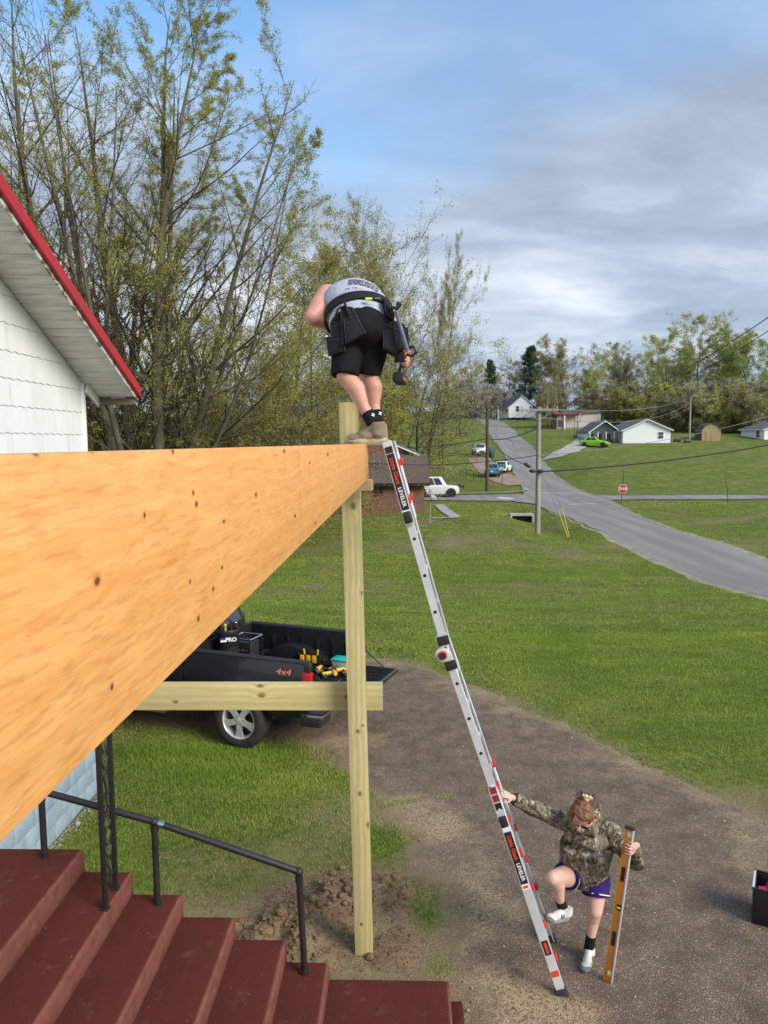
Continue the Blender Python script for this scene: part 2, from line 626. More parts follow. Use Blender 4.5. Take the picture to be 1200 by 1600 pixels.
# ------------------------------------------------------------------ driveway: worn chip-seal, one sheet with a ragged rim
dx = np.arange(-6.5, 7.0, 0.06); dy = np.arange(2.5, 15.0, 0.06)
DX, DY = np.meshgrid(dx, dy)
X, Y = DX.ravel(), DY.ravel()
e = edge_d(X, Y) + 0.22 * fnoise(X * 2.2, Y * 2.2, 11, 5) + 0.10 * fnoise(X * 9, Y * 9, 15, 4)
Z = np.where(e < 0, 0.012 * np.clip(-e / 0.25, 0, 1), -0.02) + 0.008 * fnoise(X * 1.1, Y * 1.1, 21) * np.clip(-e * 3, 0, 1) - 0.003
nx, ny = len(dx), len(dy)
ii = (np.arange(ny - 1)[:, None] * nx + np.arange(nx - 1)[None, :]).ravel()
F = np.stack([ii, ii + 1, ii + nx + 1, ii + nx], 1)
keep = (e[F].min(1) < 0.02)
F = F[keep]
used = np.unique(F); remap = -np.ones(len(X), int); remap[used] = np.arange(len(used))
me = np_mesh('driveway', np.stack([X, Y, Z + 0.012], 1)[used], remap[F])
a = me.attributes.new('rim', 'FLOAT', 'POINT')
a.data.foreach_set('value', np.clip(-e[used], 0, 3).astype(np.float32))
smooth(me, 180)
t = NT('chip_seal')
wv = t.coord('World')
rim = t.new('Attribute', attribute_name='rim').outputs['Fac']
vd = t.voro(wv, 85, 'F1', 'Distance')
vc = t.new('SeparateColor'); t.l.new(t.voro(wv, 85, 'F1', 'Color'), vc.inputs[0])
big = t.noise(wv, 0.55, 5, 0.6)
mid = t.noise(wv, 3.2, 5, 0.65)
base = t.mix(big, (0.130, 0.087, 0.056), (0.225, 0.160, 0.107))
stone = t.ramp(vc.outputs[0], [(0.0, (0.08, 0.054, 0.036)), (0.5, (0.22, 0.155, 0.10)), (0.8, (0.36, 0.285, 0.21)), (0.97, (0.55, 0.5, 0.44))])
col = t.mix(t.ramp(vd, [(0.30, 1.0), (0.52, 0.0)]), base, stone)
col = t.mix(t.ramp(mid, [(0.35, 0.55), (0.62, 0.0)]), col, (0.065, 0.048, 0.036))
# dry grass clippings and dirt blown over it
patch = t.math('ADD', t.noise(t.coord('World', loc=(4.1, 2.0, 0)), 0.75, 6, 0.7), t.math('MULTIPLY', t.math('SUBTRACT', 0.55, rim), 0.20))
for (lx, ly, rx, ry, amt) in ((0.75, 6.6, 0.55, 0.8, 0.22), (1.05, 5.15, 0.55, 0.40, 0.26), (0.35, 8.0, 0.5, 0.6, 0.16), (-0.9, 10.4, 0.8, 0.5, 0.14), (2.6, 5.2, 0.5, 0.3, 0.08)):
    q = t.vmath('LENGTH', t.vmath('MULTIPLY', t.vmath('SUBTRACT', wv, (lx, ly, 0.0)), (1 / rx, 1 / ry, 0.0)))
    patch = t.math('ADD', patch, t.math('MULTIPLY', t.ramp(q, [(0.0, 1.0), (1.0, 0.0)], 'EASE'), amt))
litter = t.math('MULTIPLY', t.ramp(patch, [(0.50, 0.0), (0.66, 1.0)]), t.ramp(t.noise(wv, 38, 4, 0.75), [(0.40, 0.0), (0.56, 1.0)]))
col = t.mix(litter, col, t.mix(mid, (0.50, 0.37, 0.20), (0.32, 0.23, 0.13)))
fr = t.math('ADD', rim, t.math('MULTIPLY_ADD', t.noise(wv, 14, 5, 0.75), 0.7, -0.35))
col = t.mix(t.ramp(fr, [(0.0, 0.9), (0.22, 0.0)]), col, t.mix(t.noise(wv, 45, 3, 0.7), (0.33, 0.255, 0.14), (0.14, 0.105, 0.062)))
# hairline cracks
cw = t.noise(wv, 1.7, 3, 0.5, col=True)
crk = t.voro(t.vmath('ADD', t.vmath('SCALE', wv, None), cw), 0.45, 'DISTANCE_TO_EDGE', 'Distance')
t.set(col=col, rough=0.93, spec=0.25)
t.bump(t.math('ADD', t.math('MULTIPLY', vd, -1.0), t.math('MULTIPLY', mid, 0.6)), 0.7, 0.012)
link_mesh(me, 'driveway', t.m)
tag(bpy.data.objects['driveway'], 'worn brown chip-seal driveway curving past the post to the truck', 'driveway', kind='structure')

# ------------------------------------------------------------------ streets
t = NT('old_asphalt')
wv = t.coord('World')
n1 = t.noise(wv, 0.25, 5, 0.6); n2 = t.noise(wv, 30, 3, 0.7); n3 = t.noise(t.coord('World', (1.2, 0.05, 1)), 1.0, 4, 0.6)
c = t.mix(n1, (0.225, 0.208, 0.185), (0.32, 0.30, 0.268))
c = t.mix(t.ramp(n3, [(0.42, 0.5), (0.6, 0.0)]), c, (0.155, 0.144, 0.128))
c = t.mix(t.ramp(n2, [(0.3, 0.5), (0.5, 0.0)]), c, (0.16, 0.16, 0.155))
t.set(col=c, rough=0.9, spec=0.3); t.bump(n2, 0.4, 0.01)
M_ASPHALT = t.m
M_CONCRETE = mat('concrete', (0.42, 0.40, 0.36), (0.30, 0.28, 0.25), 1.5, 0.9, 0, 0.4, 30)
M_LINE = mat('road_paint', (0.72, 0.72, 0.70), (0.45, 0.45, 0.44), 2.5, 0.8)
M_DIRT = mat('packed_dirt', (0.36, 0.25, 0.18), (0.24, 0.17, 0.12), 1.2, 0.95, 0, 0.5, 12, 0.03)


def strip(name, pts, mat_, lift, label=None, cat=None, kind='structure', nacross=5, step=1.5, ragged=0.0):
    """a ribbon on the land: pts = (x, y, half-width)"""
    P = []
    for (x0, y0, w0), (x1, y1, w1) in zip(pts[:-1], pts[1:]):
        n = max(1, int(math.hypot(x1 - x0, y1 - y0) / step))
        for i in range(n): P.append([x0 + (x1 - x0) * i / n, y0 + (y1 - y0) * i / n, w0 + (w1 - w0) * i / n])
    P.append(list(pts[-1])); P = np.array(P)
    d = np.gradient(P[:, :2], axis=0); d /= np.linalg.norm(d, axis=1)[:, None]
    nrm = np.stack([d[:, 1], -d[:, 0]], 1)
    vs = []
    for k in range(nacross):
        s = -1 + 2 * k / (nacross - 1)
        w = P[:, 2] * s
        if abs(s) == 1 and ragged: w = w + ragged * fnoise(P[:, 0] * 0.8 + k * 9, P[:, 1] * 0.8, 31)
        q = P[:, :2] + nrm * w[:, None]
        vs.append(np.stack([q[:, 0], q[:, 1], hz(q[:, 0], q[:, 1]) + lift - 0.04 * (1 - sstep(52, 66, q[:, 1])) * (lift > 0.07) - (0.03 if abs(s) == 1 and ragged else 0)], 1))
    V = np.stack(vs, 1).reshape(-1, 3)
    n = len(P)
    i = (np.arange(n - 1)[:, None] * nacross + np.arange(nacross - 1)[None, :]).ravel()
    me = np_mesh(name, V, np.stack([i, i + 1, i + nacross + 1, i + nacross], 1))
    smooth(me, 180)
    o = link_mesh(me, name, mat_)
    return tag(o, label, cat, kind=kind)


M_SHOULDER = mat('gravel_shoulder', (0.38, 0.33, 0.25), (0.17, 0.18, 0.07), 1.3, 0.95, 0, 0.6, 9, 0.03, lo=0.3, hi=0.7)
strip('road_shoulder', [(12.9, -30, 2.45), (13.2, 24, 2.5), (13.6, 45, 2.7), (14.3, 60, 3.2)], M_SHOULDER, 0.030, 'pale worn gravel edge along the near road', 'road edge', ragged=0.4)
strip('road', [(12.9, -30, 2.1), (13.2, 24, 2.1), (13.6, 45, 2.3), (14.5, 64, 3.4), (14.9, 72, 3.4), (15.6, 82, 2.7), (16.9, 101, 2.5), (18.2, 134, 2.5), (20.5, 175, 2.5), (20.5, 260, 2.5)],
      M_ASPHALT, 0.085, 'long grey asphalt road climbing the far hill', 'road', ragged=0.25)
strip('side_street', [(-60, 72.5, 2.6), (-6, 71.0, 2.6), (6, 69.2, 2.7), (14.5, 68.0, 3.4), (24, 67.6, 2.3), (40, 67.8, 1.7), (90, 69, 1.7)],
      M_ASPHALT, 0.091, 'grey cross street behind the brick house', 'road', ragged=0.2)
strip('corner_pavement', [(9.4, 66.8, 0.4), (12.0, 65.0, 2.2), (15.0, 64.5, 3.0), (17.5, 65.6, 1.0)], M_ASPHALT, 0.080, 'widened asphalt where the two streets meet', 'road')
strip('stop_line', [(13.0, 72.6, 0.16), (17.8, 72.6, 0.16)], M_LINE, 0.101, 'worn white stop line at the foot of the hill road', 'road marking', step=0.5, nacross=2)
strip('stop_line', [(13.6, 61.7, 0.16), (15.9, 61.5, 0.16)], M_LINE, 0.101, 'short white line on the near road before the stop sign', 'road marking', step=0.5, nacross=2)
strip('street_patch', [(8.6, 68.4, 0.55), (9.9, 67.4, 0.55)], M_LINE, 0.103, 'pale square painted patch on the cross street', 'road marking', step=0.5, nacross=2)
kb = strip('kerb', [(-20, 74.8, 0.16), (4, 73.2, 0.16), (9.6, 72.7, 0.16), (11.6, 73.6, 0.16), (12.4, 75.4, 0.16), (12.6, 77.5, 0.16)], M_CONCRETE, 0.20, 'low concrete kerb round the far left corner', 'kerb', step=0.6, nacross=4)
strip('dirt_drive', [(13.4, 82, 2.2), (11.6, 92, 1.9), (10.9, 101, 1.6), (10.8, 111, 1.4)], M_DIRT, 0.075, 'reddish dirt pull-off between the white jeep and the blue car', 'driveway', ragged=0.3)
strip('gravel_drive', [(20.4, 104, 1.6), (24, 108, 1.5), (28, 117, 1.5), (33, 132, 2.2)], M_CONCRETE, 0.075, 'pale gravel drive leading from the hill road to the red-roofed building', 'driveway', ragged=0.3)
strip('walkway', [(3.6, 51.6, 0.42), (3.1, 57, 0.42), (2.9, 62, 0.42)], M_CONCRETE, 0.06, 'concrete walkway beside the brick house', 'path', step=0.7, nacross=3)
strip('walkway', [(1.9, 51.0, 0.3), (3.7, 51.5, 0.3)], M_CONCRETE, 0.066, 'short concrete slab at the foot of the walkway', 'path', step=0.5, nacross=3)
# ------------------------------------------------------------------ wood
def wood(name, c_light, c_mid, c_dark, axis=1, knots=(), mottle=False, stretch=14, ring=4.0, streak=0.5, rough=0.62, knot_col=(0.10, 0.045, 0.02), pore=0.35, seams=()):
    """sawn timber: grain runs along an axis of the object's own space; knots = (center, half-size along grain, across)"""
    t = NT(name)
    sc = [1.0, 1.0, 1.0]; sc[axis] = 1.0 / stretch
    src = t.tc = t.new('TexCoord')
    obj = src.outputs['Object']
    warp = t.noise(t.coord('Object', tuple(0.9 if i != axis else 0.25 for i in range(3))), 1.6, 3, 0.5, col=True)
    kd = None
    for c, la, lc in knots:
        s = [1.0 / lc] * 3; s[axis] = 1.0 / la
        d = t.vmath('LENGTH', t.vmath('MULTIPLY', t.vmath('SUBTRACT', obj, tuple(c)), tuple(s)))
        kd = d if kd is None else t.math('MINIMUM', kd, d)
    v = t.vmath('MULTIPLY', obj, tuple(sc))
    w3 = t.new('VectorMath', operation='SCALE'); t.l.new(warp, w3.inputs[0]); w3.inputs['Scale'].default_value = 0.10
    v = t.vmath('ADD', v, w3.outputs[0])
    if kd is not None:     # grain bends round a knot
        push = t.math('DIVIDE', 0.045, t.math('ADD', t.math('MULTIPLY', kd, kd), 1.0))
        cmb = t.new('CombineXYZ'); [t.l.new(push, cmb.inputs[i]) for i in range(3) if i != axis]
        v = t.vmath('ADD', v, cmb.outputs[0])
    wv = t.new('TexWave', wave_type='RINGS', rings_direction='XYZ'[axis])
    t.l.new(t.vmath('ADD', v, tuple(0.9 if i != axis else 0.0 for i in range(3))), wv.inputs[0])
    wv.inputs['Scale'].default_value = ring; wv.inputs['Distortion'].default_value = 2.2
    wv.inputs['Detail'].default_value = 3; wv.inputs['Detail Scale'].default_value = 1.3
    g1 = wv.outputs['Fac']
    g2 = t.noise(v, 90, 4, 0.65)
    g3 = t.noise(v, 14, 4, 0.6)
    col = t.mix(t.ramp(g1, [(0.15, 0.0), (0.85, streak)]), c_light, c_mid)
    if mottle:
        s2 = [1.0, 1.0, 1.0]; s2[axis] = 0.22
        s2[axis] = 0.10
        mv = t.vmath('ADD', t.vmath('MULTIPLY', obj, tuple(s2)), w3.outputs[0])
        m1 = t.noise(mv, 46, 5, 0.72, 0.8); m2 = t.noise(t.vmath('MULTIPLY', obj, (1, 0.5, 1)), 5.5, 4, 0.6); m3 = t.noise(mv, 130, 3, 0.7)
        col = t.mix(t.ramp(m1, [(0.40, 0.85), (0.57, 0.0)]), c_light, c_mid)
        col = t.mix(t.ramp(m2, [(0.38, 0.0), (0.66, 0.55)]), col, tuple(min(1, q * 1.12) for q in c_light))
        col = t.mix(t.ramp(m3, [(0.34, 0.5), (0.50, 0.0)]), col, c_dark)
        col = t.mix(t.ramp(g1, [(0.80, 0.0), (0.97, 0.35)]), col, c_mid)
    col = t.mix(t.ramp(g3, [(0.38, 0.55 if not mottle else 0.15), (0.62, 0.0)]), col, c_mid)
    col = t.mix(t.ramp(g2, [(0.30, pore), (0.52, 0.0)]), col, c_dark)
    blot = t.noise(t.coord('Object', (1, 1, 1)), 2.3, 4, 0.6)
    col = t.mix(t.ramp(blot, [(0.40, 0.22), (0.65, 0.0)]), col, c_mid)
    for ax, p, wd in seams:
        o = t.sep(obj)[ax]
        d = t.math('ABSOLUTE', t.math('SUBTRACT', o, p))
        col = t.mix(t.ramp(d, [(0.0, 0.55), (wd, 0.0)]), col, c_dark)
    if kd is not None:
        nk = t.math('ADD', kd, t.math('MULTIPLY_ADD', g3, 0.5, -0.25))
        col = t.mix(t.ramp(nk, [(0.25, 0.0), (0.60, 0.95), (0.85, 1.0), (1.05, 0.45), (1.9, 0.0)]) if False else t.ramp(t.math('MULTIPLY', nk, 0.4), [(0.20, 0.92), (0.36, 0.85), (0.44, 0.35), (0.80, 0.0)]), col, knot_col)
    t.set(col=col, rough=rough, spec=0.3)
    t.bump(t.math('ADD', t.math('MULTIPLY', g2, 0.6), g1), 0.18, 0.003)
    return t.m


PINE = dict(c_light=(0.60, 0.53, 0.27), c_mid=(0.47, 0.39, 0.17), c_dark=(0.27, 0.20, 0.08))

# ------------------------------------------------------------------ laminated beam: right face at x = -0.285
BX1, BX0 = -0.285, -0.372
BZ1, BZ0 = 4.294, 4.022
BY1 = 5.86
kn = []
for px, py, wd, hh in [(152, 908, 12, 18), (57, 706, 14, 10), (145, 702, 8, 8), (270, 704, 5, 14), (175, 1073, 6, 13), (310, 967, 5, 11), (333, 920, 4, 10), (297, 909, 3, 8), (347, 887, 4, 8),
                       (307, 788, 6, 11), (302, 770, 4, 9), (350, 815, 4, 8), (400, 773, 4, 9), (461, 806, 4, 7), (444, 705, 4, 7), (226, 805, 4, 4), (484, 723, 3, 5),
                       (512, 710, 3, 5), (493, 817, 3, 4)]:
    c = at_x(px, py, BX1); zc = (c - CAM).dot(FWD)
    depth_per_px = zc * zc / (0.29 * FPX)          # along the beam, one pixel covers this much
    kn.append((c, max(0.003, 0.36 * wd * depth_per_px), max(0.003, 0.36 * hh * zc / FPX)))
t_beam = wood('laminated_beam_wood', (0.80, 0.43, 0.155), (0.74, 0.325, 0.09), (0.52, 0.19, 0.045), 1, [((c.x, c.y, c.z), a, b) for c, a, b in kn], mottle=True, stretch=9, ring=6.0, streak=0.85,
              rough=0.5, knot_col=(0.13, 0.035, 0.018), pore=0.4, seams=[(1, 3.6, 0.012), (1, 5.79, 0.006), (1, 2.0, 0.01)])
beam = thing('support_beam', 'long orange laminated wood beam running from the camera to the corner post', 'beam', (BX1, BY1, BZ0))
for i, (xa, xb) in enumerate([(BX0, -0.3300), (-0.3285, BX1)]):
    mb = MB()
    y0 = -1.6
    mb.box((xa, y0, BZ0), (xb, BY1 - (0.0 if i else 0.02), BZ1 - (0 if i else 0.003)))
    o = mb.build('beam_ply', t_beam, None, bevel=0.002)
    o.parent = beam; o.location = -Vector((BX1, BY1, BZ0))
mb = MB()
mb.box((-0.372, 5.70, 3.932), (-0.245, 5.79, 4.018))
o = mb.build('cleat', mat('cleat_wood', (0.72, 0.52, 0.28), (0.6, 0.4, 0.18), 7, 0.6, 0, 0.2, 60, 0.002, (1, 1, 6)), beam, bevel=0.003)

# ------------------------------------------------------------------ corner post, braces
pb = at_z(569.5, 1484, 0.0)
pt = at_y(550, 800, 5.95)
post = thing('corner_post', 'tall treated pine post set in dug soil under the beam end', 'post', (pb.x, pb.y, 0.0))
pk = [((0.073, -0.072, 2.33), 0.022, 0.018), ((-0.045, -0.072, 3.80), 0.03, 0.018), ((0.05, -0.07, 1.15), 0.02, 0.014), ((-0.02, -0.072, 1.42), 0.018, 0.012), ((-0.02, -0.072, 0.28), 0.014, 0.01),
      ((0.01, -0.072, 2.0), 0.012, 0.01), ((-0.03, -0.072, 1.95), 0.015, 0.013), ((0.02, -0.07, 3.1), 0.016, 0.012)]
m_post = wood('post_wood', axis=2, knots=pk, stretch=16, ring=9.0, streak=0.8, knot_col=(0.16, 0.10, 0.04), **PINE)
mb = MB()
lean = (Vector(pt) - Vector(pb)); k = 4.62 / lean.z
top = Vector((lean.x * k, 0.012, 4.62))
w = 0.0735
S = [(-w, -w), (w, -w), (w, w), (-w, w)]
mb.add([(x, y, -0.1) for x, y in S] + [(top.x + x, top.y + y, top.z) for x, y in S], [(3, 2, 1, 0), (4, 5, 6, 7), (0, 1, 5, 4), (1, 2, 6, 5), (2, 3, 7, 6), (3, 0, 4, 7)])
o = mb.build('timber', m_post, post, bevel=0.004, local=True)

bl = at_y(598, 1066, pb.y + 0.115); bb = at_y(598, 1109, pb.y + 0.115)
plank = thing('brace_plank', 'horizontal treated pine plank nailed behind the corner post', 'plank', (bl.x, bl.y, bb.z))
mb = MB()
L = 3.3
mb.box((-L, -0.019, 0.0), (0, 0.019, bl.z - bb.z))
hq = bl.z - bb.z
pk = [((-1.02, -0.02, hq * 0.55), 0.028, 0.02), ((-1.03, -0.02, hq * 0.9), 0.026, 0.015), ((-0.30, -0.02, hq * 0.5), 0.02, 0.012), ((-1.75, -0.02, hq * 0.3), 0.02, 0.012)]
mb.build('board', wood('brace_wood', axis=0, knots=pk, stretch=18, ring=7.0, streak=0.75, knot_col=(0.2, 0.12, 0.05), **PINE), plank, bevel=0.003, local=True)

# ------------------------------------------------------------------ carpeted concrete steps
t = NT('red_carpet')
v = t.coord('Object')
rib = t.new('TexWave', wave_type='BANDS', bands_direction='X'); t.l.new(v, rib.inputs[0]); rib.inputs['Scale'].default_value = 24; rib.inputs['Distortion'].default_value = 0.6
fz = t.noise(v, 260, 3, 0.8); big = t.noise(v, 2.4, 5, 0.65); speck = t.noise(v, 34, 2, 0.4)
c = t.mix(big, (0.172, 0.047, 0.033), (0.112, 0.032, 0.023))
c = t.mix(t.ramp(fz, [(0.35, 0.55), (0.6, 0.0)]), c, (0.036, 0.011, 0.010))
c = t.mix(t.ramp(fz, [(0.66, 0.0), (0.78, 0.45)]), c, (0.26, 0.13, 0.105))
c = t.mix(t.math('MULTIPLY', rib.outputs['Fac'], 0.30), c, (0.05, 0.014, 0.012))
c = t.mix(t.ramp(speck, [(0.775, 0.0), (0.79, 0.8)]), c, (0.36, 0.30, 0.22))
c = t.mix(t.ramp(t.noise(v, 6, 6, 0.75), [(0.56, 0.0), (0.75, 0.35)]), c, (0.25, 0.16, 0.12))
wr = t.new('Attribute', attribute_name='wear').outputs['Fac']  # worn nosing, plus the side light on the risers put into the colour
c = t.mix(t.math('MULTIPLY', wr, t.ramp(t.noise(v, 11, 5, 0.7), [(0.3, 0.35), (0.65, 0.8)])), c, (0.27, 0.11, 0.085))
t.set(col=c, rough=1.0, spec=0.02)
t.bump(t.math('ADD', t.math('MULTIPLY', rib.outputs['Fac'], 0.35), fz), 0.9, 0.006)
M_CARPET = t.m
steps = thing('porch_steps', 'wide porch steps covered in dark red ribbed carpet', 'steps', (-2.4, 5.3, 0.0))
YF, YN = 5.33, 2.2
xr = [-0.60, -0.93, -1.32, -1.72, -2.10, -2.47]
zz = [0.33, 0.51, 0.69, 0.87, 1.05, 1.23]
M_CARPET_EDGE = M_CARPET


def step_mesh(x0, x1, z, y0, y1, seed):
    """a tread with a soft, slightly worn nosing and corner"""
    mb = MB()
    n = 26
    prof = [(x0, z), (x1 - 0.10, z), (x1 - 0.028, z - 0.001), (x1 - 0.010, z - 0.006), (x1 - 0.002, z - 0.016), (x1, z - 0.035), (x1 - 0.002, z - 0.12), (x1 - 0.004, -0.02 if z < 0.2 else z - 0.21)]
    ys = list(np.linspace(y0, y1 - 0.03, n)) + [y1 - 0.012, y1 - 0.003, y1]
    dz = [0] * n + [-0.003, -0.012, -0.028]
    vs, fs = [], []
    for j, y in enumerate(ys):
        for i, (x, zz_) in enumerate(prof):
            wob = 0.004 * vnoise(np.array([y * 2.3 + i]), np.array([seed * 3.7]))[0]
            vs.append((x + (wob if i else 0), y, zz_ + dz[j] * (1 if i < 4 else 0.2) + (0.5 * wob if 0 < i < 4 else 0)))
    m = len(prof)
    for j in range(len(ys) - 1):
        for i in range(m - 1):
            fs.append((j * m + i, j * m + i + 1, (j + 1) * m + i + 1, (j + 1) * m + i))
    # far side, down to the ground
    b = len(vs); last = (len(ys) - 1) * m
    for i, (x, zz_) in enumerate(prof): vs.append((x, y1 + 0.001, -0.05 if zz_ < 0.5 else -0.05))
    for i in range(m - 1): fs.append((last + i, last + i + 1, b + i + 1, b + i))
    mb.add(vs, fs)
    mb.wear = [1.0 if (i % m) in (3, 4, 5, 6) and i < b else (0.25 if (i % m) == 7 else 0.0) for i in range(len(vs))]  # nosing and riser face painted lighter: worn edge and light from the right
    return mb


def add_wear_light(o, w):
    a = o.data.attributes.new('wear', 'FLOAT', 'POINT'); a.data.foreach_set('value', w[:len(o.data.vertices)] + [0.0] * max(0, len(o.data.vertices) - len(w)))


x_prev = None
for i, (x1, z) in enumerate(zip(xr, zz)):
    x0 = (xr[i + 1] - 0.05) if i < 5 else -3.86
    sm_ = step_mesh(x0, x1, z, YN, YF, i); add_wear_light(sm_.build('step', M_CARPET, steps, angle=60, merge=False), sm_.wear)
land = step_mesh(-0.63, 0.325, 0.15, YN, YF + 0.055, 9)
add_wear_light(land.build('landing', M_CARPET, steps, angle=60, merge=False), land.wear)
mb = MB(); mb.box((0.325, 4.6, -0.02), (0.42, 5.30, 0.045), None, 0.015)
mb.build('carpet_skirt', M_CARPET, steps)

# ------------------------------------------------------------------ pipe handrail
YR = 5.2
rail = thing('pipe_handrail', 'black pipe handrail sloping down the far side of the red steps', 'handrail', tuple(at_y(476, 1517, YR)))
posts = [((70, 1341), (64, 1236)), ((246, 1412), (241, 1284)), ((476, 1517), (467, 1362))]
tops = []
for (bx_, by_), (tx_, ty_) in posts:
    a, b = at_y(bx_, by_, YR), at_y(tx_, ty_, YR)
    a.z -= 0.01
    mb = MB(); mb.tube([a, b], 0.024, 14)
    p = mb.build('rail_post', M_BLACK, rail)
    mb = MB(); mb.tube([b - Vector((0, 0, 0.075)), b - Vector((0, 0, 0.03))], 0.0295, 14)
    mb.ball(b, 0.034)
    mb.build('fitting', M_BLACK, p)
    mb = MB(); mb.tube([a + Vector((0, 0, 0.0)), a + Vector((0, 0, 0.012))], 0.034, 14)
    mb.build('base_flange', M_BLACK, p)
    tops.append(b)
mb = MB()
d0 = (tops[0] - tops[1]).normalized()
mb.tube([tops[0] + d0 * 0.5, tops[0], tops[1], tops[2], tops[2] + Vector((0.02, 0, -0.012))], 0.0245, 14)
mb.build('top_rail', M_BLACK, rail)
mb = MB(); c = tops[1] + (tops[2] - tops[1]).normalized() * 0.03
mb.tube([c, c + (tops[2] - tops[1]).normalized() * 0.045], 0.0262, 14)
mb.build('bare_sleeve', M_CHROME, rail)

# ------------------------------------------------------------------ wrought iron column on the second step down
ca, cb = at_z(165, 1420, 1.05), at_z(181, 1389, 1.05)
ic = thing('iron_column', 'black wrought iron double-bar column standing on a red step', 'column', tuple((ca + cb) / 2))
for c in (ca, cb):
    mb = MB(); mb.box((c.x - 0.0165, c.y - 0.0165, c.z - 0.005), (c.x + 0.0165, c.y + 0.0165, 3.35), None, 0.003)
    p = mb.build('upright', M_BLACK, ic)
    mb = MB(); mb.box((c.x - 0.026, c.y - 0.026, c.z - 0.004), (c.x + 0.026, c.y + 0.026, c.z + 0.012), None, 0.003)
    mb.build('foot_plate', M_BLACK, p)
dirv = (cb - ca); dirv.z = 0; span = dirv.length; dirv.normalize()
for z in (1.22, 1.83, 2.6, 3.3):
    mb = MB(); mb.bar(ca + Vector((0, 0, z - 1.05)), cb + Vector((0, 0, z - 1.05)), 0.022, 0.01)
    mb.build('crossbar', M_BLACK, ic)
for (z0, z1) in ((1.225, 1.825), (1.835, 2.595)):
    for sgn in (-1, 1):
        mb = MB(); pts = []
        mid_ = (ca + cb) / 2
        for i in range(33):
            u = i / 32
            off = sgn * 0.30 * span * math.sin(PI * u) * (0.45 + 0.55 * math.cos(3 * 2 * PI * u) ** 2)
            q = mid_ + dirv * off; pts.append((q.x, q.y, z0 + (z1 - z0) * u))
        mb.tube(pts, 0.0065, 6)
        mb.build('scroll', M_BLACK, ic)

# ------------------------------------------------------------------ the white house: gable wall at x = -3.85 seen along its length
WX = -3.85; CY = 8.86; NY = 0.0; RY = 4.43
house = thing('gable_house', 'white shingle-sided house with red metal roof edge over blue block foundation', 'house', (WX, CY, 0))
RX = -3.32                                       # plane of the rake board


def soff(y): return 5.17 + 0.49 * (8.62 - y) if y > RY else 5.17 + 0.49 * (8.62 - (2 * RY - y))


M_SIDING = mat('asbestos_shingle', (0.74, 0.755, 0.74), (0.66, 0.68, 0.665), 1.6, 0.72, 0, 0.25, 30, 0.003, (1, 3.5, 0.6))
M_SOFFIT = mat('peeling_white_board', (0.66, 0.66, 0.62), (0.42, 0.41, 0.37), 5.0, 0.8, 0, 0.35, 45, 0.004, (0.6, 4, 4), lo=0.45, hi=0.75)
t = NT('peeling_trim'); v = t.coord('Object', (1, 1, 2.0))
n = t.noise(v, 7, 6, 0.7)
t.set(col=t.ramp(n, [(0.42, (0.72, 0.72, 0.69)), (0.50, (0.60, 0.59, 0.55)), (0.53, (0.17, 0.16, 0.13))]), rough=0.85); t.bump(n, 0.4, 0.005)
M_PEEL = t.m
M_REDMETAL = mat('red_metal', (0.44, 0.006, 0.012), (0.37, 0.005, 0.010), 3, 0.45, 0, 0.05, 10, 0.003)
t = NT('pale_blue_block'); v = t.coord('Object'); n = t.noise(v, 5, 5, 0.65); n2 = t.noise(v, 70, 3, 0.7)
t.set(col=t.mix(t.ramp(n, [(0.35, 0.0), (0.7, 1.0)]), (0.40, 0.50, 0.56), (0.30, 0.39, 0.45)), rough=0.9, spec=0.2); t.bump(n2, 0.5, 0.006)
M_BLOCK = t.m
# body behind the cladding
mb = MB()
mb.prism([(NY, -0.1), (CY, -0.1), (CY, soff(CY) + 0.02), (RY, soff(RY)), (NY, soff(NY) + 0.02)], WX - 9.0, WX - 0.03, 'x')
mb.build('wall', M_SIDING, house, sm=False)
# foundation blocks, laid in running bond
bh, bw = 0.203, 0.406
for r_ in range(6):
    y = 4.8 - (bw / 2 if r_ % 2 else 0)
    while y < CY - 0.02:
        y1 = min(y + bw, CY)
        mb = MB()
        pr = 0.004 * vnoise(np.array([y * 3]), np.array([r_ * 2.1]))[0]
        mb.box((WX - 0.028, y + 0.004, r_ * bh + 0.004 - 0.02), (WX + pr, y1 - 0.004, (r_ + 1) * bh - 0.004 - 0.02), None, 0.004)
        mb.build('block', M_BLOCK, house)
        y += bw
mb = MB(); mb.box((WX - 0.03, 4.6, 1.2), (WX + 0.03, CY + 0.0, 1.245)); mb.build('sill_board', M_WHITE, house)
